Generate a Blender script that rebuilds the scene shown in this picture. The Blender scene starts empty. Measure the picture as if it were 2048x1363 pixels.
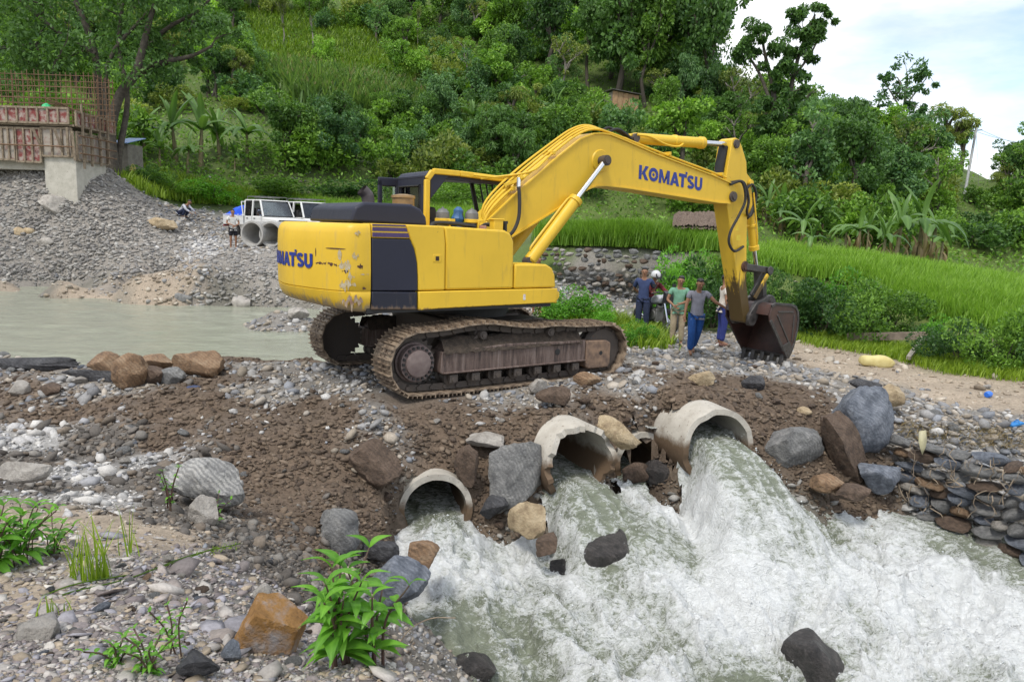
import bpy, bmesh, math, random
import numpy as np
from mathutils import Vector, Matrix
random.seed(7); RNG = np.random.default_rng(7)
PI = math.pi
C = bpy.context.scene.collection
SC = bpy.context.scene

# ------------------------------------------------------------------ camera, sky, sun, exposure
FPX, PITCH, ROLL, CAMH = 1480.0, 0.15, 0.031, 2.15          # focal length in photo pixels (2048 wide)
_f = np.array([0, math.cos(PITCH), -math.sin(PITCH)]); _u = np.array([0, math.sin(PITCH), math.cos(PITCH)]); _r = np.array([1., 0, 0])
CR = math.cos(ROLL)*_r + math.sin(ROLL)*_u; CU = -math.sin(ROLL)*_r + math.cos(ROLL)*_u; CF = _f
CP = np.array([0, 0, CAMH])
cam = bpy.data.cameras.new('camera'); camo = bpy.data.objects.new('camera', cam); C.objects.link(camo)
cam.sensor_width = 36; cam.lens = FPX/2048*36; cam.clip_end = 3000; cam.clip_start = 0.05
m = Matrix.Identity(4)
for i in range(3):
    m[i][0] = CR[i]; m[i][1] = CU[i]; m[i][2] = -CF[i]; m[i][3] = CP[i]
camo.matrix_world = m
SC.camera = camo

SUN_EL, SUN_AZ = math.radians(58), math.radians(208)        # azimuth clockwise from +Y: behind the camera, slightly left
world = bpy.data.worlds.new('World'); SC.world = world; world.use_nodes = True
def build_world():
    nt = world.node_tree; N = nt.nodes; L = nt.links; N.clear()
    out = N.new('ShaderNodeOutputWorld'); bg = N.new('ShaderNodeBackground'); bg.inputs['Strength'].default_value = 0.125
    sky = N.new('ShaderNodeTexSky'); sky.sky_type = 'NISHITA'; sky.sun_disc = False
    sky.sun_elevation = SUN_EL; sky.sun_rotation = SUN_AZ; sky.altitude = 900; sky.dust_density = 1.5
    tc = N.new('ShaderNodeTexCoord'); mp = N.new('ShaderNodeMapping'); mp.inputs['Scale'].default_value = (1.0, 1.0, 3.2)
    nz = N.new('ShaderNodeTexNoise'); nz.inputs['Scale'].default_value = 2.3; nz.inputs['Detail'].default_value = 7; nz.inputs['Roughness'].default_value = .55
    rp = N.new('ShaderNodeValToRGB'); rp.color_ramp.elements[0].position = .34; rp.color_ramp.elements[1].position = .56
    nz2 = N.new('ShaderNodeTexNoise'); nz2.inputs['Scale'].default_value = 4.2; nz2.inputs['Detail'].default_value = 6
    rp2 = N.new('ShaderNodeValToRGB'); e = rp2.color_ramp.elements
    e[0].position = .3; e[0].color = (4.3, 4.6, 5.0, 1); e[1].position = .60; e[1].color = (7.0, 7.05, 7.1, 1)
    mx = N.new('ShaderNodeMix'); mx.data_type = 'RGBA'
    L.new(tc.outputs['Generated'], mp.inputs['Vector']); L.new(mp.outputs[0], nz.inputs['Vector']); L.new(mp.outputs[0], nz2.inputs['Vector'])
    L.new(nz.outputs['Fac'], rp.inputs[0]); L.new(nz2.outputs['Fac'], rp2.inputs[0])
    L.new(rp.outputs[0], mx.inputs[0]); L.new(sky.outputs[0], mx.inputs[6]); L.new(rp2.outputs[0], mx.inputs[7])
    L.new(mx.outputs[2], bg.inputs['Color']); L.new(bg.outputs[0], out.inputs[0])
build_world()
sun = bpy.data.lights.new('sun', 'SUN'); suno = bpy.data.objects.new('sun', sun); C.objects.link(suno)
sun.energy = 1.5; sun.angle = math.radians(12); sun.color = (1, .95, .87)
_sd = Vector((math.sin(SUN_AZ)*math.cos(SUN_EL), math.cos(SUN_AZ)*math.cos(SUN_EL), math.sin(SUN_EL)))
suno.rotation_euler = _sd.to_track_quat('Z', 'Y').to_euler(); suno.location = (0, 0, 60)
SC.view_settings.view_transform = 'Standard'; SC.view_settings.look = 'None'; SC.view_settings.exposure = 0.84; SC.view_settings.gamma = 1
SC.view_settings.use_curve_mapping = False
SC.cycles.use_denoising = True; SC.cycles.max_bounces = 6; SC.cycles.diffuse_bounces = 3; SC.cycles.glossy_bounces = 2
SC.cycles.transmission_bounces = 4; SC.cycles.transparent_max_bounces = 6; SC.cycles.caustics_reflective = False; SC.cycles.caustics_refractive = False

# ------------------------------------------------------------------ pixel helpers (a pixel is a direction; depth from what it touches)
def ray(u, v): return CF + CR*(u-1024)/FPX - CU*(v-681.5)/FPX
def at_d(u, v, d): return CP + ray(u, v)*d
def at_z(u, v, z):
    d = ray(u, v); return CP + d*(z-CAMH)/d[2]
def depth_of(p): return float((np.asarray(p)-CP) @ CF)

# ------------------------------------------------------------------ numpy noise
def _hash(ix, iy, iz, seed):
    n = (ix.astype(np.uint32)*np.uint32(374761393) + iy.astype(np.uint32)*np.uint32(668265263) + iz.astype(np.uint32)*np.uint32(2147483647-58) + np.uint32(seed*974711+1013))
    n = (n ^ (n >> np.uint32(13)))*np.uint32(1274126177); n = n ^ (n >> np.uint32(16))
    n = n*np.uint32(2654435761); n = n ^ (n >> np.uint32(15))
    return n.astype(np.float64)/4294967295.0
def vnoise(x, y, z=None, seed=0):
    x = np.asarray(x, float); y = np.asarray(y, float); z = np.zeros_like(x) if z is None else np.asarray(z, float)
    fx, fy, fz = np.floor(x), np.floor(y), np.floor(z); tx, ty, tz = x-fx, y-fy, z-fz
    ix, iy, iz = fx.astype(np.int64), fy.astype(np.int64), fz.astype(np.int64)
    s = lambda t: t*t*t*(t*(t*6-15)+10)
    ax, ay, az = s(tx), s(ty), s(tz)
    r = 0
    for a in (0, 1):
        for b in (0, 1):
            for c in (0, 1):
                w = (ax if a else 1-ax)*(ay if b else 1-ay)*(az if c else 1-az)
                r = r + w*_hash(ix+a, iy+b, iz+c, seed)
    return r*2-1
def fbm(x, y, z=None, seed=0, oct=4, lac=2.03, gain=.5):
    a, s, t = 1.0, 0, 0
    for i in range(oct):
        s = s + a*vnoise(np.asarray(x)*lac**i+17.3*i, np.asarray(y)*lac**i-9.1*i, None if z is None else np.asarray(z)*lac**i, seed+i*31); t += a; a *= gain
    return s/t
def ridged(x, y, z=None, seed=0, oct=4, lac=2.1, gain=.5):
    a, s, t = 1.0, 0, 0
    for i in range(oct):
        n = 1-np.abs(vnoise(np.asarray(x)*lac**i+7.3*i, np.asarray(y)*lac**i+3.1*i, None if z is None else np.asarray(z)*lac**i, seed+i*57)); s = s + a*n*n; t += a; a *= gain
    return s/t

# ------------------------------------------------------------------ mesh helpers
def mesh_np(name, V, F, smooth=True, col=None, sharp=None):
    V = np.ascontiguousarray(V, dtype=np.float32); F = np.ascontiguousarray(F, dtype=np.int32)
    me = bpy.data.meshes.new(name); k = F.shape[1]
    me.vertices.add(len(V)); me.vertices.foreach_set('co', V.ravel())
    me.loops.add(F.size); me.loops.foreach_set('vertex_index', F.ravel())
    me.polygons.add(len(F)); me.polygons.foreach_set('loop_start', np.arange(0, F.size, k, dtype=np.int32)); me.polygons.foreach_set('loop_total', np.full(len(F), k, dtype=np.int32))
    if smooth: me.polygons.foreach_set('use_smooth', np.ones(len(F), dtype=bool))
    me.update(calc_edges=True)
    if col is not None:
        a = me.color_attributes.new('Col', 'FLOAT_COLOR', 'POINT')
        c = np.ones((len(V), 4), np.float32); c[:, :3] = col; a.data.foreach_set('color', c.ravel())
    if sharp: me.set_sharp_from_angle(angle=math.radians(sharp))
    return me

class MB:
    """collects simple shapes, built as one mesh object"""
    def __init__(s): s.v = []; s.f = []
    def add(s, V, F):
        o = len(s.v); s.v += [tuple(map(float, p)) for p in V]; s.f += [tuple(i+o for i in q) for q in F]; return s
    def box(s, x0, x1, y0, y1, z0, z1):
        return s.add([(x0,y0,z0),(x1,y0,z0),(x1,y1,z0),(x0,y1,z0),(x0,y0,z1),(x1,y0,z1),(x1,y1,z1),(x0,y1,z1)],
            [(0,3,2,1),(4,5,6,7),(0,1,5,4),(1,2,6,5),(2,3,7,6),(3,0,4,7)])
    def obox(s, c, ax, ay, az):
        c = np.array(c, float); ax, ay, az = [np.array(q, float) for q in (ax, ay, az)]
        P = [c+i*ax+j*ay+k*az for k in (-1, 1) for (i, j) in ((-1,-1),(1,-1),(1,1),(-1,1))]
        return s.add(P, [(0,3,2,1),(4,5,6,7),(0,1,5,4),(1,2,6,5),(2,3,7,6),(3,0,4,7)])
    def bar(s, a, b, w, h=None, up=(0,0,1)):
        a = np.array(a, float); b = np.array(b, float); h = h or w; d = b-a; l = np.linalg.norm(d); d /= l
        up = np.array(up, float)
        if abs(d@up) > .98: up = np.array([1., 0, 0])
        x = np.cross(d, up); x /= np.linalg.norm(x); y = np.cross(x, d)
        return s.obox((a+b)/2, d*l/2, x*w/2, y*h/2)
    def tube(s, pts, r, n=10, caps=True):
        P = [np.array(p, float) for p in pts]; m = len(P); R = list(r) if hasattr(r, '__len__') else [r]*m
        T = [(P[min(i+1, m-1)]-P[max(i-1, 0)]) for i in range(m)]; T = [t/(np.linalg.norm(t)+1e-9) for t in T]
        up = np.array([0, 0, 1.]) if abs(T[0][2]) < .9 else np.array([1., 0, 0])
        x = np.cross(T[0], up); x /= np.linalg.norm(x); V = []
        for i in range(m):
            x = x-T[i]*(x@T[i]); x /= np.linalg.norm(x); y = np.cross(T[i], x)
            for k in range(n):
                a = 2*PI*k/n; V.append(P[i]+R[i]*(math.cos(a)*x+math.sin(a)*y))
        F = [(i*n+k, i*n+(k+1) % n, (i+1)*n+(k+1) % n, (i+1)*n+k) for i in range(m-1) for k in range(n)]
        if caps: F += [tuple(range(n-1, -1, -1)), tuple(range((m-1)*n, m*n))]
        return s.add(V, F)
    def prism(s, poly, y0, y1):                # polygon in x-z, extruded along y
        n = len(poly); V = [(p[0], y0, p[1]) for p in poly]+[(p[0], y1, p[1]) for p in poly]
        F = [tuple(range(n)), tuple(range(2*n-1, n-1, -1))]+[(i, i+n, (i+1) % n+n, (i+1) % n) for i in range(n)]
        return s.add(V, F)
    def prismz(s, poly, z0, z1):               # polygon in x-y, extruded along z
        n = len(poly); V = [(p[0], p[1], z0) for p in poly]+[(p[0], p[1], z1) for p in poly]
        F = [tuple(range(n-1, -1, -1)), tuple(range(n, 2*n))]+[(i, (i+1) % n, (i+1) % n+n, i+n) for i in range(n)]
        return s.add(V, F)
    def lathe(s, a, b, prof, n=16):            # prof: list of (t 0..1 along a->b, radius)
        a = np.array(a, float); b = np.array(b, float)
        return s.tube([a+(b-a)*t for t, _ in prof], [max(r, 1e-4) for _, r in prof], n)
    def mesh(s, name, smooth=30, flip=False):
        me = bpy.data.meshes.new(name); me.from_pydata(s.v, [], s.f)
        bm = bmesh.new(); bm.from_mesh(me)
        bmesh.ops.recalc_face_normals(bm, faces=bm.faces); bm.to_mesh(me); bm.free()
        if smooth:
            me.polygons.foreach_set('use_smooth', np.ones(len(me.polygons), dtype=bool)); me.set_sharp_from_angle(angle=math.radians(smooth))
        return me
def catm(pts, n=6):
    P = [np.array(p, float) for p in pts]; P = [2*P[0]-P[1]]+P+[2*P[-1]-P[-2]]; o = []
    for i in range(1, len(P)-2):
        for k in range(n):
            t = k/n; a, b, c, d = P[i-1:i+3]
            o.append(.5*((2*b)+(-a+c)*t+(2*a-5*b+4*c-d)*t*t+(-a+3*b-3*c+d)*t**3))
    o.append(P[-2]); return o
def obj(name, me, mat=None, parent=None, loc=(0,0,0), rot=None, bevel=0, seg=2):
    if isinstance(me, MB): me = me.mesh(name)
    o = bpy.data.objects.new(name, me); C.objects.link(o); o.location = [float(q) for q in loc]
    if rot is not None: o.rotation_euler = rot
    if parent is not None: o.parent = parent
    if mat is not None and not me.materials: me.materials.append(mat)
    if bevel:
        b = o.modifiers.new('bevel', 'BEVEL'); b.width = bevel; b.segments = seg; b.limit_method = 'ANGLE'; b.angle_limit = math.radians(35); b.harden_normals = False
    return o
def tag(o, label=None, cat=None, group=None, kind=None):
    if label: o['label'] = label
    if cat: o['category'] = cat
    if group: o['group'] = group
    if kind: o['kind'] = kind
    return o
def thing(name, label, cat, loc=(0,0,0), rotz=0, group=None):
    o = bpy.data.objects.new(name, None); C.objects.link(o); o.location = [float(q) for q in loc]; o.rotation_euler = (0, 0, rotz); o.empty_display_size = .2
    return tag(o, label, cat, group)
def dup(o, parent=None):
    c = o.copy(); C.objects.link(c)
    if parent is not None: c.parent = parent
    for ch in o.children: dup(ch, c)
    return c

# ------------------------------------------------------------------ materials
MATS = {}
def newmat(name):
    mt = bpy.data.materials.new(name); mt.use_nodes = True; MATS[name] = mt
    return mt, mt.node_tree.nodes, mt.node_tree.links, mt.node_tree.nodes['Principled BSDF']
def ramp(N, stops):
    r = N.new('ShaderNodeValToRGB'); e = r.color_ramp.elements
    while len(e) < len(stops): e.new(.5)
    for q, (p, c) in zip(e, stops): q.position = p; q.color = tuple(c)+(1,)
    return r
def noise(N, L, scale, detail=4, rough=.55, vec=None, dist=0):
    n = N.new('ShaderNodeTexNoise'); n.inputs['Scale'].default_value = scale; n.inputs['Detail'].default_value = detail; n.inputs['Roughness'].default_value = rough; n.inputs['Distortion'].default_value = dist
    if vec is not None: L.new(vec, n.inputs['Vector'])
    return n
def mixc(N, L, fac, a, b, mode='MIX'):
    mx = N.new('ShaderNodeMix'); mx.data_type = 'RGBA'; mx.blend_type = mode
    for s, q in ((0, fac), (6, a), (7, b)):
        if hasattr(q, 'links'): L.new(q, mx.inputs[s])
        elif s == 0: mx.inputs[0].default_value = q
        else: mx.inputs[s].default_value = tuple(q)+(1,)
    return mx.outputs[2]
def bumpn(N, L, h, strength, dist, B):
    b = N.new('ShaderNodeBump'); b.inputs['Strength'].default_value = strength; b.inputs['Distance'].default_value = dist
    L.new(h, b.inputs['Height']); L.new(b.outputs[0], B.inputs['Normal']); return b
def simple(name, c1, c2=None, scale=8, rough=.6, bump=.15, bdist=.01, metal=0, spec=.5, detail=5, r2=None, coord='Object', stops=(.35, .65)):
    """two-tone noisy procedural surface"""
    mt, N, L, B = newmat(name); c2 = c2 or tuple(q*.75 for q in c1)
    tc = N.new('ShaderNodeTexCoord'); n = noise(N, L, scale, detail, .6, tc.outputs[coord])
    r = ramp(N, [(stops[0], c1), (stops[1], c2)]); L.new(n.outputs['Fac'], r.inputs[0]); L.new(r.outputs[0], B.inputs['Base Color'])
    B.inputs['Roughness'].default_value = rough; B.inputs['Metallic'].default_value = metal; B.inputs['Specular IOR Level'].default_value = spec
    if r2 is not None:
        mr = N.new('ShaderNodeMapRange'); mr.inputs['To Min'].default_value = rough; mr.inputs['To Max'].default_value = r2; L.new(n.outputs['Fac'], mr.inputs['Value']); L.new(mr.outputs[0], B.inputs['Roughness'])
    if bump:
        n2 = noise(N, L, scale*3.1, 5, .6, tc.outputs[coord]); bumpn(N, L, n2.outputs['Fac'], bump, bdist, B)
    return mt
def attrmat(name, rough=.85, nscale=30, amt=.35, bump=.4, bdist=.02, spec=.3, bscale=None):
    """colour from the vertex colours, broken up with fine noise"""
    mt, N, L, B = newmat(name); at = N.new('ShaderNodeAttribute'); at.attribute_name = 'Col'
    tc = N.new('ShaderNodeTexCoord'); n = noise(N, L, nscale, 6, .65, tc.outputs['Object'])
    r = ramp(N, [(.25, (1-amt,)*3), (.75, (1+amt,)*3)]); L.new(n.outputs['Fac'], r.inputs[0])
    L.new(mixc(N, L, 1.0, at.outputs['Color'], r.outputs[0], 'MULTIPLY'), B.inputs['Base Color'])
    B.inputs['Roughness'].default_value = rough; B.inputs['Specular IOR Level'].default_value = spec
    if bump:
        n2 = noise(N, L, bscale or nscale*1.3, 7, .7, tc.outputs['Object']); bumpn(N, L, n2.outputs['Fac'], bump, bdist, B)
    return mt
def leafmat(name, dark, light, trans=.35, rough=.5, randamt=.5):
    mt, N, L, B = newmat(name); at = N.new('ShaderNodeAttribute'); at.attribute_name = 'Col'
    oi = N.new('ShaderNodeObjectInfo'); sx = N.new('ShaderNodeSeparateColor'); L.new(at.outputs['Color'], sx.inputs[0])
    md = N.new('ShaderNodeMath'); md.operation = 'MULTIPLY_ADD'; md.inputs[1].default_value = randamt; md.inputs[2].default_value = -.5*randamt; L.new(oi.outputs['Random'], md.inputs[0])
    ad = N.new('ShaderNodeMath'); ad.operation = 'ADD'; L.new(sx.outputs[0], ad.inputs[0]); L.new(md.outputs[0], ad.inputs[1])
    mid = tuple((a+b)/2 for a, b in zip(dark, light))
    r = ramp(N, [(.1, dark), (.55, mid), (.95, light)]); L.new(ad.outputs[0], r.inputs[0])
    L.new(r.outputs[0], B.inputs['Base Color']); B.inputs['Roughness'].default_value = rough; B.inputs['Specular IOR Level'].default_value = .35
    tr = N.new('ShaderNodeBsdfTranslucent'); L.new(mixc(N, L, 1.0, r.outputs[0], (1.25, 1.35, .6), 'MULTIPLY'), tr.inputs['Color'])
    ms = N.new('ShaderNodeMixShader'); ms.inputs[0].default_value = trans
    L.new(B.outputs[0], ms.inputs[1]); L.new(tr.outputs[0], ms.inputs[2]); L.new(ms.outputs[0], N['Material Output'].inputs['Surface'])
    return mt
# ------------------------------------------------------------------ terrain: control points from what the ground shows
E0 = np.array([-.69, 11.28, 0]); YAW = .60                  # excavator swing centre and heading
HX = np.array([math.cos(YAW), math.sin(YAW), 0]); HR = np.array([math.sin(YAW), -math.cos(YAW), 0])
def exw(x, yr, z=0): return E0+HX*x+HR*yr+np.array([0, 0, z])
# zone: D brown dirt, K dark grey soil, G grey gravel, W pale gravel, S sand, R green, B river bed
_cp = []
def cz(z, zone, *uv):
    for u, v in uv: _cp.append((*at_z(u, v, z), zone))
def cd(zone, *uvd):
    for u, v, d in uvd: _cp.append((*at_d(u, v, d), zone))
def cw(zone, *P):
    for p in P: _cp.append((*p, zone))
# near bank under the camera
cd('G', (0,1363,2.3), (300,1363,2.4), (600,1363,2.6), (200,1250,3.0), (450,1280,2.9), (560,1300,2.95), (250,1130,3.9), (400,1140,4.1), (490,1210,3.7))
cd('S', (0,1200,3.3), (100,1080,4.4), (0,1040,4.8), (300,1060,4.9))
cw('G', (0,0,.5), (-3,1,.62), (-.2,2.6,.45), (-6,3,.6), (.5,1.5,.2))
cw('B', (.6,4.5,-1.9), (-.1,5.2,-1.6), (1.6,2,-1.9), (3,0,-2.2), (6,2,-2.4), (4,5,-2.4), (9,5,-2.4), (2,6.5,-2.2), (-.7,7.5,-1.75), (.4,8.0,-1.8), (1.5,8.2,-1.8), (2.7,8.4,-1.8), (4,8.6,-1.85), (4.9,9.0,-1.7), (14,3,-2.4))
cd('K', (560,1100,5.9), (450,1050,5.8), (640,1190,5.3), (330,960,7.3), (200,880,8.2), (580,1180,4.9), (720,1130,7.0))
cd('W', (190,985,6.4), (110,940,7.1), (30,880,8.2), (270,905,7.9)); cd('K', (60,960,6.6), (130,880,8.3), (330,1000,6.6), (250,950,7.2), (0,930,7.4))
cd('D', (0,800,10), (150,810,9.7), (300,860,8.3), (450,820,8.9), (600,810,9.2), (700,830,8.9), (800,830,9.1), (600,900,8.2), (700,960,7.9), (760,1040,7.6), (560,980,7.6), (650,1060,7.0), (650,1140,6.3),
   (880,850,9.0), (880,925,8.75), (960,860,9.2), (1040,850,9.2), (1000,900,9.0), (1230,840,9.6), (1335,850,9.5), (1370,808,9.65), (1385,785,9.9), (1055,860,8.95), (1085,820,9.3), (1500,800,10.2), (1500,870,9.7), (1620,830,10.2), (1620,790,10.6), (1560,765,11.0), (1600,930,9.7), (1690,940,9.9), (1300,745,11.2), (1450,765,11.2))
cd('G', (1100,795,9.75), (1250,800,9.8), (780,1230,6.6))
for a in (-2.2, 0, 2.2):
    for b in (-1.6, 0, 1.6): cw('G', tuple(exw(a, b, -.02)))
cw('G', tuple(exw(3.2, .5, -.12)), tuple(exw(5, .6, -.3)), tuple(exw(7.2, 0, -.47)), tuple(exw(7, 1.5, -.45)), tuple(exw(5.2, -2, -.38)), tuple(exw(3, -3, -.3)))
cz(0, 'G', (700,775), (560,785)); cz(-.03, 'D', (300,795), (430,775)); cd('D', (90,825,9.4)); cz(-.1, 'G', (200,765), (50,760)); cz(-.25, 'K', (350,742))
cz(-.68, 'G', (0,712), (150,731)); cz(-.55, 'D', (400,724)); cz(-.25, 'D', (560,722), (610,728), (480,712))
cz(-1.7, 'B', (200,665), (500,678), (100,625), (300,640), (0,650), (400,700), (560,690))
cz(-.72, 'G', (0,576), (200,588), (400,613), (600,643)); cw('G', (-3.5,22,-.72), (0,19.5,-.7), (-1,16,-.45)); cw('B', (-2,18,-1.3), (-4.5,16,-1.5), (-30,26,-1.5), (-25,18,-1.6))
cz(-.1, 'S', (0,548)); cz(-.05, 'S', (120,555)); cz(0, 'S', (250,562)); cz(.15, 'S', (400,560)); cz(-.3, 'S', (330,585)); cd('S', (350,532,28), (220,535,27.6), (420,520,29)); cd('M', (480,532,27), (540,548,25.5), (550,505,28.5)); cz(-.3, 'G', (560,618))
cd('M', (300,505,29.5), (100,500,30), (0,500,29.5), (100,430,31), (0,440,30.5), (50,338,31.6), (0,326,33), (110,345,31.4), (190,412,31.3), (215,332,34), (300,400,35), (240,460,31), (330,460,32.5))
cd('W', (450,500,29.5), (467,497,31.5)); cd('G', (520,492,31), (420,455,36), (380,430,37), (600,490,33), (560,480,34))
cd('R', (250,335,38), (400,400,40), (300,345,41), (500,402,42), (700,440,40), (850,440,41), (950,440,40), (1050,470,36))
cz(-.25, 'G', (1075,628), (1150,640), (900,640)); cz(-.3, 'G', (1100,603), (1200,603), (1300,603)); cz(-.45, 'G', (1285,662), (1385,708), (1460,690), (1560,720)); cz(-.47, 'S', (1640,690), (1700,715), (1680,735), (1800,715), (1800,755), (1900,750), (1900,790), (2048,800), (2048,830))
cz(-.42, 'R', (1600,665), (1750,690), (1900,728), (2048,752)); cz(-.35, 'R', (1420,640))
cd('R', (1100,492,27.6), (1200,492,27.6), (1290,494,27.2), (1200,455,44), (1400,500,25), (1550,520,25), (1700,545,23), (1900,610,20), (2048,650,18), (1560,500,40), (1800,545,40), (2048,575,38), (1400,478,38))
cz(-.45, 'G', (2048,880), (1900,868), (1800,852)); cz(-.42, 'G', (1780,800), (1950,825), (1720,790)); cz(-.45, 'S', (1950,790))
cw('B', (5.6,9.2,-1.7), (6.6,8.6,-1.9), (8,8.2,-2), (10,8,-2.1)); cw('G', (9,9.6,-.45), (12,9.5,-.45)); cw('S', (12,13,-.42), (20,16,-.3))
# hillside
cd('R', (300,335,43), (300,200,60), (300,0,88), (0,200,62), (0,0,90), (550,300,50), (550,150,66), (550,0,85), (800,400,46), (800,250,62), (800,100,78), (800,0,88), (1050,420,48), (1050,250,64), (1050,80,84), (1300,440,48), (1300,300,62), (1300,160,78), (1400,140,84), (1550,440,50), (1550,360,60), (1560,280,76), (1750,500,48), (1750,390,62), (1750,310,76), (1900,540,44), (1900,440,58), (1900,360,72), (2048,560,42), (2048,440,60), (2048,385,70))
cw('R', (-60,110,42), (0,125,47), (30,115,26), (60,110,12), (110,120,2), (-90,60,28), (-45,45,9), (60,50,0), (50,25,-.2), (110,40,0), (300,300,5), (-300,300,60), (0,400,50), (-300,0,30), (300,0,0), (0,-200,5))
cw('G', (-25,30,1.2), (-12,4,.5), (-14,10,.1), (-13,14,-.4), (-30,10,.6))
_P = np.array([p[:3] for p in _cp]); _Z = [p[3] for p in _cp]
_d = np.hypot(_P[:, None, 0]-_P[None, :, 0], _P[:, None, 1]-_P[None, :, 1])
_eps = .25
_A = np.sqrt(_d**2+_eps**2)
_n = len(_P); _M = np.zeros((_n+3, _n+3)); _M[:_n, :_n] = _A+np.eye(_n)*-.03; _M[:_n, _n] = 1; _M[:_n, _n+1:] = _P[:, :2]; _M[_n, :_n] = 1; _M[_n+1:, :_n] = _P[:, :2].T
_w = np.linalg.solve(_M, np.concatenate([_P[:, 2], [0, 0, 0]]))
ZONES = 'DKGWSRBM'
ZCOL = {'D': (.118, .086, .061), 'K': (.115, .1, .085), 'G': (.21, .195, .175), 'W': (.31, .3, .285), 'S': (.33, .27, .205), 'R': (.085, .125, .032), 'B': (.16, .15, .125), 'M': (.235, .215, .19)}
_zi = np.array([ZONES.index(z) for z in _Z])
def h_rbf(x, y):
    o = np.zeros(x.shape)
    for s in range(0, x.size, 20000):
        xs, ys = x.ravel()[s:s+20000], y.ravel()[s:s+20000]
        D = np.sqrt((xs[:, None]-_P[None, :, 0])**2+(ys[:, None]-_P[None, :, 1])**2+_eps**2)
        o.ravel()[s:s+20000] = D @ _w[:_n]+_w[_n]+_w[_n+1]*xs+_w[_n+2]*ys
    return o
def zone_w(x, y):
    W = np.zeros(x.shape+(8,))
    xf, yf, Wf = x.ravel(), y.ravel(), W.reshape(-1, 8)
    for s in range(0, xf.size, 20000):
        xs, ys = xf[s:s+20000], yf[s:s+20000]
        sc = np.clip(np.hypot(xs, ys)*.06, .15, 3)
        wx = xs+fbm(xs/sc*.5, ys/sc*.5, seed=5, oct=3)*sc*1.1; wy = ys+fbm(xs/sc*.5, ys/sc*.5, seed=9, oct=3)*sc*1.1
        q = 1/((wx[:, None]-_P[None, :, 0])**2+(wy[:, None]-_P[None, :, 1])**2+.01)**2.2
        for k in range(8): Wf[s:s+20000, k] = q[:, _zi == k].sum(1)
    Wf /= Wf.sum(1, keepdims=True)
    return W
# culvert pipes: outlet centre, outward axis angle (towards +x), outer radius, length
def pv(u, v, d): return at_d(u, v, d)
PIPES = [(pv(872,1020,8.5), math.radians(14), .43), (pv(1166,932,8.75), math.radians(27), .49), (pv(1286,924,9.75), math.radians(18), .40), (pv(1438,896,9.15), math.radians(17), .49)]
def pipe_axis(th): return np.array([math.sin(th), -math.cos(th), 0.0])

def axis(lo, hi, step, far_lo, far_hi, g):
    a = list(np.arange(lo, hi+1e-6, step)); s = step; x = hi
    while x < far_hi: s *= g; x += s; a.append(x)
    s = step; x = lo; b = []
    while x > far_lo: s *= g; x -= s; b.append(x)
    return np.array(b[::-1]+a)
GX = axis(-9, 8.6, .068, -420, 420, 1.045); GY = axis(1.3, 14.5, .068, -250, 520, 1.035)
XX, YY = np.meshgrid(GX, GY)
ZZ = h_rbf(XX, YY); ZW = zone_w(XX, YY)
_dist = np.hypot(XX, YY)
_rough = ZW[..., 0]*1.1+ZW[..., 1]*1.0+ZW[..., 2]*.6+ZW[..., 3]*.5+ZW[..., 4]*.25+ZW[..., 5]*.6+ZW[..., 6]*1.0+ZW[..., 7]*1.0
_near = np.clip(1-(_dist-18)/12, 0, 1)
_ex = (XX-E0[0])*HX[0]+(YY-E0[1])*HX[1]; _er = (XX-E0[0])*HR[0]+(YY-E0[1])*HR[1]
_flat = np.clip(np.maximum(np.abs(_ex)-1.9, np.abs(_er)-1.55)/.5, 0, 1)
ZZ += _near*_rough*(.3+.7*_flat)*(fbm(XX*1.1, YY*1.1, seed=1, oct=4)*.10+fbm(XX*4, YY*4, seed=2, oct=4)*.05+ridged(XX*8, YY*8, seed=4, oct=2)*.022-.011)
ZZ += (1-_near)*(fbm(XX*.12, YY*.12, seed=3, oct=5)*1.6+fbm(XX*.5, YY*.5, seed=6, oct=3)*.35)*np.clip((_dist-24)/30, 0, 1)*(.25+.75*ZW[..., 5])
ZZ = np.where(_flat < .999, np.where(_flat < .05, np.minimum(ZZ, -.015), ZZ), ZZ)
EXPOSED = (.08, .36, .12, .34)
for (_c, _th, _r), _e in zip(PIPES, EXPOSED):               # fill heaped over the pipes, scour in front of each outlet
    _a = pipe_axis(_th); _t = (XX-_c[0])*_a[0]+(YY-_c[1])*_a[1]; _q = np.abs((XX-_c[0])*-_a[1]+(YY-_c[1])*_a[0])
    _cov = _c[2]+_r+.06-.78*np.clip(_q-_r*.5, 0, None)+.03*fbm(XX*5, YY*5, seed=78, oct=3); _m = np.clip((-_t-_e+.05*fbm(XX*4, YY*4, seed=77, oct=2))/.22, 0, 1)*(_t > -4)*(_q < _r+.45)
    ZZ = np.where((_m > 0) & (_cov > ZZ), ZZ*(1-_m)+_cov*_m, ZZ)
for (_c, _th, _r), _e in zip(PIPES, EXPOSED):
    _a = pipe_axis(_th); _t = (XX-_c[0])*_a[0]+(YY-_c[1])*_a[1]; _q = np.abs((XX-_c[0])*-_a[1]+(YY-_c[1])*_a[0])
    if _r < .41: _q = np.abs((XX-_c[0])*-_a[1]+(YY-_c[1])*_a[0]+.22)+.12    # the recessed pipe is scoured on its open side only
    _m = np.clip(1-(_q-_r*.75)/.3, 0, 1)*np.clip((_t+_e*.8)/.12, 0, 1)*(_t < 1.6)
    ZZ = ZZ*(1-_m)+np.minimum(ZZ, _c[2]-_r-.25)*_m
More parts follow.
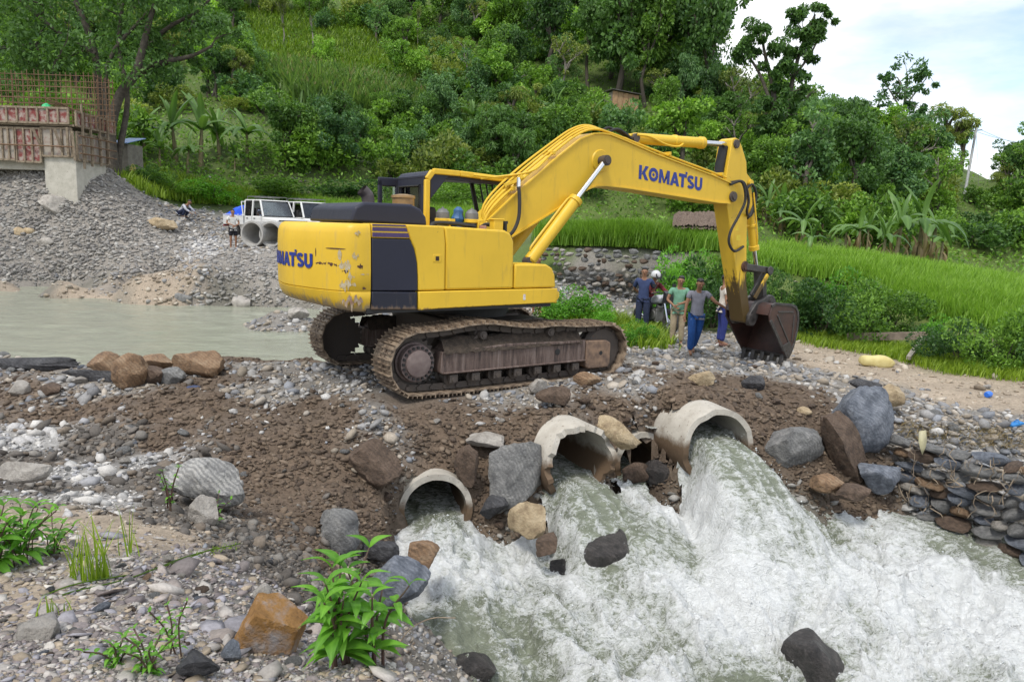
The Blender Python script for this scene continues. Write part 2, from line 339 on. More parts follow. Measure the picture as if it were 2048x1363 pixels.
def hgt(x, y):
    """ground height by bilinear lookup"""
    x = np.asarray(x, float); y = np.asarray(y, float)
    i = np.clip(np.searchsorted(GX, x)-1, 0, len(GX)-2); j = np.clip(np.searchsorted(GY, y)-1, 0, len(GY)-2)
    tx = np.clip((x-GX[i])/(GX[i+1]-GX[i]), 0, 1); ty = np.clip((y-GY[j])/(GY[j+1]-GY[j]), 0, 1)
    return (ZZ[j, i]*(1-tx)+ZZ[j, i+1]*tx)*(1-ty)+(ZZ[j+1, i]*(1-tx)+ZZ[j+1, i+1]*tx)*ty
def zone_at(x, y):
    i = np.clip(np.searchsorted(GX, x), 0, len(GX)-1); j = np.clip(np.searchsorted(GY, y), 0, len(GY)-1)
    return ZW[j, i]
def hits(u, v, tmax=160, h=None):
    """where the rays through photo pixels meet the ground"""
    h = h or hgt
    u = np.atleast_1d(np.asarray(u, float)); v = np.atleast_1d(np.asarray(v, float))
    D = CF[None]+CR[None]*((u-1024)/FPX)[:, None]-CU[None]*((v-681.5)/FPX)[:, None]
    t = np.full(len(u), 1.5); res = np.full(len(u), np.nan); alive = np.ones(len(u), bool); prev = t.copy()
    for k in range(330):
        P = CP+D*t[:, None]; b = (P[:, 2] < h(P[:, 0], P[:, 1])) & alive
        res[b] = t[b]; alive &= ~b
        if not alive.any(): break
        prev[alive] = t[alive]; t[alive] = t[alive]*1.012+.01
        alive &= t < tmax
    lo = prev.copy(); hi = res.copy()
    for k in range(12):
        md = (lo+hi)/2; P = CP+D*np.nan_to_num(md)[:, None]; b = P[:, 2] < h(P[:, 0], P[:, 1])
        hi = np.where(b, md, hi); lo = np.where(b, lo, md)
    P = CP+D*np.nan_to_num(hi)[:, None]; ok = ~np.isnan(res)
    P[:, 2] = h(P[:, 0], P[:, 1])
    return P, ok, np.nan_to_num(hi)
def hit1(u, v):
    P, ok, d = hits([u], [v]); return P[0], float(d[0])

def build_ground():
    col = np.zeros(XX.shape+(3,))
    for k, z in enumerate(ZONES): col += ZW[..., k:k+1]*np.array(ZCOL[z])
    var = 1+.22*fbm(XX*.7, YY*.7, seed=21, oct=4)+.18*fbm(XX*5, YY*5, seed=22, oct=3)*_near
    col *= var[..., None]
    # river silt and bare patches on the green slopes
    g = ZW[..., 5]*np.clip(fbm(XX*.08, YY*.08, seed=33, oct=4)*2.2-.2, 0, 1)
    col = col*(1-.55*g[..., None])+np.array((.13, .17, .035))*.55*g[..., None]
    ny, nx = XX.shape; V = np.stack([XX, YY, ZZ], -1).reshape(-1, 3)
    idx = np.arange(nx*ny).reshape(ny, nx)
    F = np.stack([idx[:-1, :-1], idx[:-1, 1:], idx[1:, 1:], idx[1:, :-1]], -1).reshape(-1, 4)
    ctr = V[F].mean(1); keep = np.ones(len(F), bool)
    for c, th, r in PIPES:                                  # the pipes run open through the fill
        a = pipe_axis(th); d = ctr-c; t = d@a; rad = np.linalg.norm(d-t[:, None]*a[None], axis=1)
        keep &= ~((t < .02) & (t > -4.6) & (rad < r-.015))
    me = mesh_np('ground', V, F[keep], True, col.reshape(-1, 3))
    return obj('ground', me, attrmat('ground_mat', .9, 22, .45, .55, .03, .25))
tag(build_ground(), kind='structure')

# ------------------------------------------------------------------ water
POOL_Z = -.70
def water_material(name, green, foamy):
    mt, N, L, B = newmat(name); at = N.new('ShaderNodeAttribute'); at.attribute_name = 'Col'; sx = N.new('ShaderNodeSeparateColor'); L.new(at.outputs['Color'], sx.inputs[0])
    tc = N.new('ShaderNodeTexCoord')
    if foamy:
        mp = N.new('ShaderNodeMapping'); mp.inputs['Rotation'].default_value = (0, 0, 1.05); mp.inputs['Scale'].default_value = (.6, 1.25, .8); L.new(tc.outputs['Object'], mp.inputs['Vector']); V_ = mp.outputs[0]
        def M(op, a, b=None, c=None):
            m_ = N.new('ShaderNodeMath'); m_.operation = op
            for i, q in enumerate((a, b, c)):
                if q is None: continue
                if hasattr(q, 'links'): L.new(q, m_.inputs[i])
                else: m_.inputs[i].default_value = q
            return m_.outputs[0]
        def lace(sc, k, d=1.2):                             # thin bright filaments where the noise crosses its mean
            n_ = noise(N, L, sc, 4, .6, V_, d); return M('SUBTRACT', 1.0, M('MINIMUM', 1.0, M('MULTIPLY', M('ABSOLUTE', M('SUBTRACT', n_.outputs['Fac'], .5)), k)))
        n = noise(N, L, 7, 8, .72, V_, .8); n2 = noise(N, L, 30, 5, .7, V_, .8)
        v = M('ADD', sx.outputs[0], M('MULTIPLY', lace(8, 9), .30)); v = M('ADD', v, M('MULTIPLY', lace(21, 9), .26)); v = M('ADD', v, M('MULTIPLY', lace(40, 7), .07)); v = M('ADD', v, M('MULTIPLY', M('SUBTRACT', n.outputs['Fac'], .5), 1.1))
        r = ramp(N, [(.36, (0, 0, 0)), (.62, (.55, .55, .55)), (.98, (1, 1, 1))]); L.new(v, r.inputs[0])
        gr = ramp(N, [(.3, tuple(q*.8 for q in green)), (.7, tuple(q*1.25 for q in green))]); L.new(n.outputs['Fac'], gr.inputs[0])
        L.new(mixc(N, L, r.outputs[0], gr.outputs[0], (.66, .675, .67)), B.inputs['Base Color'])
        mr = N.new('ShaderNodeMapRange'); mr.inputs['To Min'].default_value = .10; mr.inputs['To Max'].default_value = .45; L.new(r.outputs[0], mr.inputs['Value']); L.new(mr.outputs[0], B.inputs['Roughness'])
        bumpn(N, L, M('ADD', v, M('MULTIPLY', n2.outputs['Fac'], .5)), .75, .03, B)
    else:
        mp = N.new('ShaderNodeMapping'); mp.inputs['Scale'].default_value = (1, 2.2, 1); mp.inputs['Rotation'].default_value = (0, 0, -.35); L.new(tc.outputs['Object'], mp.inputs['Vector'])
        n = noise(N, L, 1.7, 6, .6, mp.outputs[0], .4); n2 = noise(N, L, 7, 5, .6, mp.outputs[0], .5)
        gr = ramp(N, [(.3, tuple(q*.88 for q in green)), (.7, tuple(q*1.12 for q in green))]); L.new(n.outputs['Fac'], gr.inputs[0]); L.new(gr.outputs[0], B.inputs['Base Color'])
        a = N.new('ShaderNodeMath'); a.operation = 'MULTIPLY_ADD'; a.inputs[1].default_value = .35; L.new(n2.outputs['Fac'], a.inputs[0]); L.new(n.outputs['Fac'], a.inputs[2])
        bumpn(N, L, a.outputs[0], .32, .09, B); B.inputs['Roughness'].default_value = .10
    B.inputs['IOR'].default_value = 1.33
    return mt
def build_pool():
    xs = np.arange(-45, 4.01, .22); ys = np.arange(9.0, 32, .16); X, Y = np.meshgrid(xs, ys)
    Z = POOL_Z+fbm(X*.9+Y*.3, Y*1.6, seed=41, oct=4)*.045+ridged(X*2.1, Y*3.4, seed=43, oct=2)*.02
    keep = (hgt(X, Y) < POOL_Z+.15)
    k2 = keep.copy(); k2[1:] |= keep[:-1]; k2[:-1] |= keep[1:]; k2[:, 1:] |= keep[:, :-1]; k2[:, :-1] |= keep[:, 1:]
    ny, nx = X.shape; idx = np.arange(nx*ny).reshape(ny, nx)
    F = np.stack([idx[:-1, :-1], idx[:-1, 1:], idx[1:, 1:], idx[1:, :-1]], -1).reshape(-1, 4)
    # only the upstream side of the causeway
    up = ((X-E0[0])*HR[0]+(Y-E0[1])*HR[1]) < -1.2
    kk = (k2 & up).ravel(); F = F[kk[F].all(1)]
    me = mesh_np('pool_water', np.stack([X, Y, Z], -1).reshape(-1, 3), F, True, np.zeros((nx*ny, 3)))
    tag(obj('pool_water', me, water_material('pool_mat', (.30, .31, .24), False)), kind='structure')
build_pool()

_wp = []
def wz(*L):
    for u, v, z in L: _wp.append(at_z(u, v, z))
wz((865,1050,-1.2), (930,1060,-1.15), (1050,1050,-1.35), (1120,985,-1.12), (1200,955,-1.0), (1290,930,-1.02), (1360,990,-1.15), (1440,900,-.72), (1480,915,-.75), (1540,970,-.9), (1620,1050,-1.1), (1680,1060,-1.4), (1740,985,-1.32), (2048,1065,-1.5), (1850,1010,-1.38), (900,1150,-1.4), (1000,1200,-1.6), (800,1300,-1.65), (850,1363,-1.78), (1180,1080,-1.25), (1300,1060,-1.1), (1420,1080,-1.35), (1300,1250,-1.68), (1560,1180,-1.5), (1500,1363,-1.9), (2048,1200,-1.72), (2048,1363,-1.95), (1820,1130,-1.55), (1100,1150,-1.6), (1700,1300,-1.8))
_wp += [np.array(p, float) for p in ((-.9,9.2,-1.15), (1.0,9.6,-1.0), (1.8,10.5,-1.0), (2.5,10,-.75), (6,3,-2.0), (2,3,-2.0), (10,6,-1.8), (.2,5.0,-1.8), (9,8.3,-1.6))]
_wp = np.array(_wp)
_wd = np.sqrt((_wp[:, None, 0]-_wp[None, :, 0])**2+(_wp[:, None, 1]-_wp[None, :, 1])**2+.3**2)
_ww = np.linalg.solve(np.block([[_wd-np.eye(len(_wp))*.05, np.ones((len(_wp), 1))], [np.ones((1, len(_wp))), np.zeros((1, 1))]]), np.concatenate([_wp[:, 2], [0]]))
def wbase(x, y):
    o = np.zeros(x.size); xf, yf = x.ravel(), y.ravel()
    for s in range(0, x.size, 40000):
        o[s:s+40000] = np.sqrt((xf[s:s+40000, None]-_wp[None, :, 0])**2+(yf[s:s+40000, None]-_wp[None, :, 1])**2+.09) @ _ww[:-1]+_ww[-1]
    return o.reshape(x.shape)
CALM = [(at_z(1790,985,-1.35), 1.1), (at_z(1870,1030,-1.42), 1.1), (at_z(1960,1065,-1.47), 1.15), (at_z(2060,1100,-1.55), 1.3), (at_z(850,1300,-1.7), .5), (at_z(1530,985,-.95), .5), (at_z(1590,1040,-1.0), .42), (at_z(1310,1060,-1.1), .4), (at_z(1240,1030,-1.1), .35), (at_z(880,1030,-1.2), .35), (at_z(1360,1075,-1.15), .35)]
JET = ((-.12, .60, 1.1), (-.22, .50, 1.4), (-.14, .5, 1.2), (.10, .36, 1.9))      # level in the pipe, fall, reach
def water_fields(X, Y):
    fa, fb = .5, -.87                                       # down-stream direction
    s = X*fa+Y*fb; n = X*-fb+Y*fa                           # along, across the flow
    wx = fbm(X*.9, Y*.9, seed=51, oct=3)*.5; wy = fbm(X*.9+9, Y*.9, seed=52, oct=3)*.5
    calm = np.zeros_like(X)
    for c, r in CALM: calm = np.maximum(calm, np.exp(-((X-c[0])**2+(Y-c[1])**2)/(r*r)))
    A = 1-.85*calm
    big = ridged((s+wx)*.75, (n+wy)*1.25, seed=53, oct=2)
    mid = ridged((s+wx*.7)*2.1, (n+wy*.7)*3.2, seed=55, oct=3)
    fine = ridged((s+wx*.3)*6, (n+wy*.3)*9.5, seed=57, oct=3)
    tiny = ridged(s*15+wx*6, n*22+wy*6, seed=59, oct=2)
    z = wbase(X, Y)+A*((big-.55)*.34+(mid-.5)*.20+(fine-.5)*.09+(tiny-.5)*.028)+(1-A)*((fine-.5)*.03+(mid-.5)*.04)
    foam = .30+.42*A-.50*(1-A)+((mid-.5)*.5+(fine-.5)*.35+(big-.5)*.35+fbm(X*.8, Y*.8, seed=60, oct=3)*.9)*(.2+.8*A)
    for (c, th, r), (lv, k, reach) in zip(PIPES, JET):
        a = pipe_axis(th); t = (X-c[0])*a[0]+(Y-c[1])*a[1]; q = (X-c[0])*-a[1]+(Y-c[1])*a[0]
        st = ridged(t*1.3, q*9+fbm(t*2, q*4, seed=63, oct=2)*.6, seed=64, oct=3)
        zj = c[2]+lv-k*np.clip(t, 0, None)**1.7+(st-.5)*.05-.25*(np.abs(q)/r)**2*np.clip(t, 0, 1)*.5
        tp = np.clip(t, 0, None); w0 = np.clip((r+.03+.34*tp-np.abs(q))/(.30+.2*np.clip(t, 0, 1)), 0, 1); w0 = w0*w0*(3-2*w0)
        w = w0*np.clip((reach-t)/.8, 0, 1); w = np.where(t < 0, (w0+(1-w0)*np.clip(-t/.35, 0, 1))*(np.abs(q) < r+.1)*(t > -2.8), w)
        zn = np.where(t < 0, zj, np.maximum(z, zj)); z = z*(1-w)+zn*w
        fj = .04+.65*(st-.45)+.7*np.clip(np.abs(q)/r-.55, 0, 1)+.55*np.clip(t/reach-.3, 0, 1); foam = foam*(1-w*.85)+fj*w*.85
    return z, foam, A, fine
def build_rapids():
    xs = np.arange(-2.2, 10.5, .0255); ys = np.arange(4.2, 11.2, .0255); X, Y = np.meshgrid(xs, ys)
    Z, foam, A, _ = water_fields(X, Y)
    g = hgt(X, Y)
    keep = g < Z+.12; inps = np.zeros(X.shape, bool); ringm = np.zeros(X.shape, bool)
    for c, th, r in PIPES:
        a = pipe_axis(th); t = (X-c[0])*a[0]+(Y-c[1])*a[1]; q = (X-c[0])*-a[1]+(Y-c[1])*a[0]
        inp = (t < .05) & (t > -2.4) & (np.abs(q) < r-.03); inps |= inp
        keep &= ~((t < -.02) & (t > -1.2) & (np.abs(q) >= r-.04) & (np.abs(q) < r+.10)); ringm |= (t < -.02) & (t > -2.6) & (np.abs(q) < r+.22)
    keep &= ~(Y > 9.6+.25*np.maximum(X-3, 0))
    keep |= ((g < Z+.12) & (X > 5)); keep &= ~(ringm & ~inps); keep |= inps
    u = X/np.maximum(Y, .1)
    keep &= (u < .95) & (u > -.30)
    ny, nx = X.shape; idx = np.arange(nx*ny).reshape(ny, nx)
    F = np.stack([idx[:-1, :-1], idx[:-1, 1:], idx[1:, 1:], idx[1:, :-1]], -1).reshape(-1, 4)
    kk = keep.ravel(); F = F[kk[F].all(1)]; zf = Z.ravel()[F]; F = F[(zf.max(1)-zf.min(1)) < .30]
    used = np.unique(F); mp = np.zeros(nx*ny, int); mp[used] = np.arange(len(used))
    V = np.stack([X, Y, Z], -1).reshape(-1, 3)
    # push crests sideways so that the lips break up
    V[:, 0] += A.ravel()*fbm(V[:, 0]*5, V[:, 1]*5, V[:, 2]*5, seed=61, oct=3)*.06; V[:, 1] += A.ravel()*fbm(V[:, 0]*5+31, V[:, 1]*5, V[:, 2]*5, seed=62, oct=3)*.06
    fc = np.repeat(foam.ravel()[:, None], 3, 1)
    me = mesh_np('river_rapids', V[used], mp[F], True, fc[used])
    tag(obj('river_rapids', me, water_material('rapids_mat', (.19, .21, .155), True)), kind='structure')
    return X, Y, Z, foam, A, keep
RAP = build_rapids()
# ------------------------------------------------------------------ excavator
def paint_material(name, base, dirt=(.20, .13, .07), rust=(.12, .05, .025), wear=.5, zlo=None, zhi=None, rough=.38, stain=(.035, .022, .015)):
    """weathered machine paint: fading, grime blotches, rust chips, optional mud rising from zlo to zhi (object z)"""
    mt, N, L, B = newmat(name); tc = N.new('ShaderNodeTexCoord'); o = tc.outputs['Object']
    n1 = noise(N, L, 1.3, 5, .6, o); r1 = ramp(N, [(.3, tuple(q*.86 for q in base)), (.7, base)]); L.new(n1.outputs['Fac'], r1.inputs[0]); c = r1.outputs[0]
    mp = N.new('ShaderNodeMapping'); mp.inputs['Scale'].default_value = (5, 5, .8); L.new(o, mp.inputs['Vector'])
    n2 = noise(N, L, 2.2, 7, .68, mp.outputs[0], .4); r2 = ramp(N, [(.60-.06*wear, (0, 0, 0)), (.80, (wear*.55,)*3)]); L.new(n2.outputs['Fac'], r2.inputs[0]); c = mixc(N, L, r2.outputs[0], c, dirt)
    n3 = noise(N, L, 9, 6, .7, o, .5); r3 = ramp(N, [(.70-.04*wear, (0, 0, 0)), (.735, (min(1, wear*1.3),)*3)]); L.new(n3.outputs['Fac'], r3.inputs[0]); c = mixc(N, L, r3.outputs[0], c, rust)
    if zlo is not None:
        sp = N.new('ShaderNodeSeparateXYZ'); L.new(o, sp.inputs[0]); mr = N.new('ShaderNodeMapRange'); mr.inputs['From Min'].default_value = zlo; mr.inputs['From Max'].default_value = zhi; mr.inputs['To Min'].default_value = .62; mr.inputs['To Max'].default_value = -.42
        L.new(sp.outputs['Z'], mr.inputs['Value']); mp4 = N.new('ShaderNodeMapping'); mp4.inputs['Scale'].default_value = (9, 9, 1.1); L.new(o, mp4.inputs['Vector'])
        n4 = noise(N, L, 1.8, 6, .7, mp4.outputs[0]); ad = N.new('ShaderNodeMath'); L.new(n4.outputs['Fac'], ad.inputs[0]); L.new(mr.outputs[0], ad.inputs[1])
        r4 = ramp(N, [(.55, (0, 0, 0)), (.72, (.93,)*3)]); L.new(ad.outputs[0], r4.inputs[0]); c = mixc(N, L, r4.outputs[0], c, stain)
    L.new(c, B.inputs['Base Color'])
    mr2 = N.new('ShaderNodeMapRange'); mr2.inputs['To Min'].default_value = rough-.08; mr2.inputs['To Max'].default_value = rough+.25; L.new(n2.outputs['Fac'], mr2.inputs['Value']); L.new(mr2.outputs[0], B.inputs['Roughness'])
    n5 = noise(N, L, 2.1, 3, .5, o); bumpn(N, L, n5.outputs['Fac'], .12, .03, B); B.inputs['Specular IOR Level'].default_value = .4
    return mt
YEL = (.75, .485, .035)
M_yel = paint_material('yellow_paint', YEL, wear=.72)
M_cw = paint_material('counterweight_paint', YEL, dirt=(.30, .24, .16), wear=1.0, zlo=.96, zhi=1.46, stain=(.30, .235, .15))
M_arm = paint_material('arm_paint', YEL, wear=.7, zlo=.55, zhi=2.15)
M_skirt = paint_material('skirt_paint', YEL, wear=.5, zlo=1.02, zhi=1.2, stain=(.13, .08, .05))
M_navy = paint_material('navy_paint', (.018, .02, .038), dirt=(.10, .09, .08), rust=(.09, .08, .075), wear=.35, rough=.42)
M_purple = simple('purple_stripe', (.055, .03, .11), (.07, .04, .12), 6, .45, .05)
M_blue = simple('logo_blue', (.012, .03, .22), (.015, .035, .25), 8, .45, .05)
M_black = simple('black_trim', (.012, .012, .013), (.02, .02, .02), 9, .55, .1)
M_rubber = simple('black_rubber', (.016, .015, .015), (.03, .028, .026), 14, .65, .15)
M_chrome = simple('chrome_rod', (.75, .76, .78), (.6, .61, .63), 5, .16, 0, metal=1)
M_steel = paint_material('track_steel', (.085, .07, .06), dirt=(.16, .115, .07), rust=(.14, .065, .028), wear=.9, rough=.55)
M_shoe = simple('worn_shoe', (.34, .26, .185), (.10, .07, .05), 9, .42, .35, .01, metal=.25, r2=.75, stops=(.38, .6))
M_frame = None
def frame_mat():
    mt, N, L, B = newmat('track_frame_mud'); tc = N.new('ShaderNodeTexCoord'); o = tc.outputs['Object']
    mp = N.new('ShaderNodeMapping'); mp.inputs['Scale'].default_value = (10, 10, 1.2); L.new(o, mp.inputs['Vector'])
    n = noise(N, L, 1.6, 7, .7, mp.outputs[0], .5); r = ramp(N, [(.36, (.045, .032, .028)), (.5, (.11, .075, .062)), (.68, (.20, .155, .135))]); L.new(n.outputs['Fac'], r.inputs[0]); L.new(r.outputs[0], B.inputs['Base Color'])
    B.inputs['Roughness'].default_value = .7; n2 = noise(N, L, 30, 5, .6, o); bumpn(N, L, n2.outputs['Fac'], .3, .012, B); return mt
M_frame = frame_mat()
M_mud = simple('track_mud', (.075, .055, .04), (.035, .027, .02), 14, .95, .8, .03)
M_hub = simple('hub_mud', (.21, .165, .15), (.12, .085, .08), 7, .75, .4)
M_bucket = simple('bucket_steel', (.075, .034, .026), (.035, .02, .017), 3.5, .33, .15, .01, spec=.6, r2=.6)
M_bedge = simple('bucket_edge', (.06, .055, .052), (.03, .027, .026), 10, .45, .3, .01)
M_pre = simple('amber_bowl', (.32, .19, .07), (.22, .13, .05), 6, .35, .1)
M_grey = simple('grey_cast', (.16, .16, .155), (.1, .1, .1), 8, .5, .2)
M_bag = simple('blue_bag', (.03, .12, .28), (.02, .07, .19), 9, .5, .4)
def glassmat():
    mt, N, L, B = newmat('window_glass'); tr = N.new('ShaderNodeBsdfTransparent'); tr.inputs[0].default_value = (.80, .85, .82, 1); gl = N.new('ShaderNodeBsdfGlossy'); gl.inputs['Roughness'].default_value = .04
    fr = N.new('ShaderNodeFresnel'); fr.inputs[0].default_value = 1.5; tc = N.new('ShaderNodeTexCoord'); n = noise(N, L, 3, 4, .6, tc.outputs['Object'])
    ad = N.new('ShaderNodeMath'); ad.operation = 'MULTIPLY_ADD'; ad.inputs[1].default_value = .16; L.new(n.outputs['Fac'], ad.inputs[0]); L.new(fr.outputs[0], ad.inputs[2])
    ms = N.new('ShaderNodeMixShader'); L.new(ad.outputs[0], ms.inputs[0]); L.new(tr.outputs[0], ms.inputs[1]); L.new(gl.outputs[0], ms.inputs[2]); L.new(ms.outputs[0], N['Material Output'].inputs['Surface']); return mt
M_glass = glassmat()

# bold block letters as thick strokes, unit height 1: list of polygons per glyph
def _stroke(pts, w):
    P = [np.array(p, float) for p in pts]; n = len(P); Ls, Rs = [], []
    for i in range(n):
        d = P[min(i+1, n-1)]-P[max(i-1, 0)]; d /= np.linalg.norm(d); q = np.array([-d[1], d[0]])*w/2; Ls.append(P[i]+q); Rs.append(P[i]-q)
    return [[Ls[i], Ls[i+1], Rs[i+1], Rs[i]] for i in range(n-1)]
def _arc(cx, cy, rx, ry, a0, a1, n=10): return [(cx+rx*math.cos(math.radians(a0+(a1-a0)*i/n)), cy+ry*math.sin(math.radians(a0+(a1-a0)*i/n))) for i in range(n+1)]
def word_komatsu():
    """polygons (x right, y up) of the word, cap height 1"""
    G = []; x = 0
    def put(polys, adv):
        nonlocal x
        for p in polys: G.append([(q[0]+x, q[1]) for q in p])
        x += adv
    w = .27
    put([[(0,0),(.27,0),(.27,1),(0,1)], [(.27,.36),(.62,1),(.95,1),(.52,.40)], [(.30,.56),(.52,.66),(.98,0),(.63,0)]], .98)
    put(_stroke(_arc(.5, .5, .37, .37, 0, 360, 20), .25)+[[(.5,.36),(.64,.5),(.5,.64),(.36,.5)]], 1.06)
    put([[(0,0),(.26,0),(.3,1),(.04,1)], [(.04,1),(.32,1),(.66,.05),(.50,.05)], [(.50,.05),(.66,.05),(.84,1),(1.12,1)][::1], [(.86,0),(1.14,0),(1.12,1),(.84,1)]], 1.2)
    put([[(0,0),(.28,0),(.62,1),(.36,1)], [(.36,1),(.62,1),(1.0,0),(.70,0)], [(.24,.18),(.76,.18),(.68,.38),(.31,.38)]], .92)
    put([[(0,.76),(.86,.76),(.86,1),(0,1)], [(.29,0),(.57,0),(.57,.77),(.29,.77)], [(.70,1.03),(.90,1.03),(.90,1.2),(.70,1.2)]], .90)
    s = _arc(.42, .72, .28, .17, 30, 270, 9)+_arc(.42, .28, .30, .17, 90, -150, 9)
    put(_stroke(s, .23), .88)
    put([[(0,.35),(.26,.35),(.26,1),(0,1)], [(.58,.35),(.84,.35),(.84,1),(.58,1)]]+_stroke(_arc(.42, .36, .29, .25, 180, 360, 10), .25), .9)
    return G, x-.06
def lettering(name, parent, fmap, height, depth, mat):
    G, wd = word_komatsu(); b = MB()
    for k, p in enumerate(G):
        n = len(p); d = depth+.00012*(k % 7)
        V = [fmap(q[0]*height, q[1]*height, 0) for q in p]+[fmap(q[0]*height, q[1]*height, d) for q in p]
        b.add(V, [tuple(range(n)), tuple(range(2*n-1, n-1, -1))]+[(i, i+n, (i+1) % n+n, (i+1) % n) for i in range(n)])
    return obj(name, b, mat, parent)

def build_excavator():
    X = thing('excavator', 'large yellow tracked excavator on the stony causeway with its bucket lowered', 'excavator', tuple(E0), YAW)
    q = lambda x, yr, z: (x, -yr, z)                         # machine coordinates: x forward, yr to the machine's right
    P = lambda n, b, mt, par=X, bev=0, seg=2: obj(n, b, mt, par, bevel=bev, seg=seg)
    # ---- tracks
    path = []
    for a in np.linspace(0, 1, 30)[:-1]: path.append((1.58-3.14*a, .0+.035*max(0, 1-6*a)**2+.03*max(0, 6*a-5)**2))     # bottom run front -> rear
    for a in np.linspace(-90, -270, 24): path.append((-1.56+.42*math.cos(math.radians(a)), .425+.42*math.sin(math.radians(a))))
    path += [tuple(t[:2]) for t in catm([(-1.35,.85,0), (-1.1,.865,0), (-.84,.90,0), (-.5,.905,0), (-.1,.85,0), (.3,.815,0), (.6,.83,0), (1.0,.795,0), (1.35,.79,0)], 6)]
    for a in np.linspace(90, -90, 24): path.append((1.58+.39*math.cos(math.radians(a)), .40+.39*math.sin(math.radians(a))))
    path = np.array(path); cl = np.vstack([path, path[:1]]); seg = np.linalg.norm(np.diff(cl, axis=0), axis=1); cum = np.concatenate([[0], np.cumsum(seg)])
    NS = 46; pitch = cum[-1]/NS
    def at_s(s):
        s = s % cum[-1]; i = min(np.searchsorted(cum, s, side='right')-1, len(seg)-1); t = (s-cum[i])/max(seg[i], 1e-9); return cl[i]+(cl[i+1]-cl[i])*t
    # shoe cross-section (s along the run, n outwards), swept across the width
    hw = .26; prof = [(-.5*pitch+.004, -.02), (.5*pitch+.012, -.02), (.5*pitch+.012, -.005), (.36*pitch, -.003), (.35*pitch, .030), (.29*pitch, .030), (.28*pitch, 0), (.03*pitch, 0), (.025*pitch, .030), (-.035*pitch, .030), (-.04*pitch, 0), (-.33*pitch, 0), (-.34*pitch, .036), (-.40*pitch, .036), (-.41*pitch, -.001), (-.5*pitch+.004, -.004)]
    sb = MB(); sb.prism(prof, -hw, hw)
    for sy in (-.06, .06):
        for sx in (-.16*pitch, .16*pitch): sb.tube([(sx, sy, -.001), (sx, sy, .012)], .016, 6)
    shoe_me = sb.mesh('track_shoe')
    shoe_me.materials.append(M_shoe)
    def track(side, nm):
        yc = side*1.21; b = MB()
        fr = b.prism([(-1.24,.28), (-1.2,.25), (1.16,.25), (1.18,.30), (1.18,.57), (-.2,.60), (-1.22,.55)], -(yc-.16), -(yc+.21))
        T = P('track_frame', b, M_frame, X, .012)
        b = MB(); b.prism([(-1.15,.55), (1.1,.57), (1.05,.66), (-1.05,.66)], -(yc-.20), -(yc+.08)); b.prism([(-1.2,.262), (1.17,.262), (1.17,.285), (-1.2,.285)], -(yc+.2), -(yc+.245)); P('top_plate', b, M_frame, T, .01)
        b = MB(); yo = yc+.26 if side > 0 else yc-.26
        b.prism([(1.19,.17), (1.25,.135), (1.62,.135), (1.66,.19), (1.66,.50), (1.58,.545), (1.19,.56)], -(yc-.20), -(yc+.225)); P('idler_guard', b, simple_guard, T, .015)
        b = MB(); b.tube([q(1.47, yc+.2255, .36), q(1.47, yc+.227, .36)], .033, 14); P('grease_hole', b, M_black, T); b = MB(); b.tube([q(.66, yc+.2, .43), q(.66, yc+.2165, .43)], .045, 14); P('grease_hole', b, M_black, T)
        b = MB(); b.box(.52, 1.05, -(yc+.235), -(yc+.205), .54, .575); P('cover_lip', b, M_frame, T, .006)
        # idler and sprocket
        b = MB(); b.lathe(q(1.58, yc-.13, .40), q(1.58, yc+.13, .40), [(0,.30),(.25,.345),(.3,.30),(.7,.30),(.75,.345),(1,.30)], 28); b.tube([q(1.58, yc-.19, .40), q(1.58, yc+.19, .40)], .11, 16); P('idler', b, M_steel, T)
        b = MB()
        teeth = []
        for k in range(42):
            a = 2*PI*k/42; r = .345 if (k % 2 == 0) else .29; teeth.append((-1.56+r*math.cos(a), .425+r*math.sin(a)))
        b.prism(teeth, -(yc-.035), -(yc+.035)); P('sprocket', b, M_steel, T)
        so = 1 if side > 0 else -1
        b = MB(); b.lathe(q(-1.56, yc, .425), q(-1.56, yc+so*.235, .425), [(0,.26),(.3,.26),(.34,.235),(.8,.235),(.82,.175),(.97,.17),(1,.15)], 26); H = P('final_drive', b, M_hub, T)
        bb = MB(); bb.tube([(0,0,0), (0,.027,0)], .019, 6); bm_ = bb.mesh('bolt'); bm_.materials.append(M_black)
        for k in range(20):
            a = 2*PI*k/20; obj('bolt', bm_, None, T, q(-1.56+.205*math.cos(a), yc+so*.200+(.012 if so > 0 else .014), .425+.205*math.sin(a)))
        # rollers
        for k, rx in enumerate(np.linspace(-1.05, 1.0, 7)):
            b = MB(); b.lathe(q(rx, yc-.17, .175), q(rx, yc+.17, .175), [(0,.05),(.1,.05),(.12,.095),(.3,.095),(.34,.07),(.66,.07),(.7,.095),(.88,.095),(.9,.05),(1,.05)], 14); b.box(rx-.06, rx+.06, -(yc+.225), -(yc+.18), .14, .24); b.tube([q(rx, yc+.22, .175), q(rx, yc+.24, .175)], .03, 10); P('track_roller', b, M_steel, T)
        for rx, rz in ((-.58, .735), (.55, .715)):
            b = MB(); b.lathe(q(rx, yc-.13, rz), q(rx, yc+.19, rz), [(0,.05),(.1,.075),(.6,.075),(.65,.05),(.8,.05),(.82,.065),(1,.055)], 14); b.tube([q(rx, yc+.19, rz), q(rx, yc+.205, rz)], .03, 10); b.bar(q(rx, yc-.02, .6), q(rx, yc-.02, rz), .07); P('carrier_roller', b, M_steel, T)
        b = MB(); b.bar(q(-.75,yc+.1,.60), q(-.62,yc+.1,.72), .06); P('roller_bracket', b, M_steel, T)
        # chain of links, shoes one by one
        b = MB()
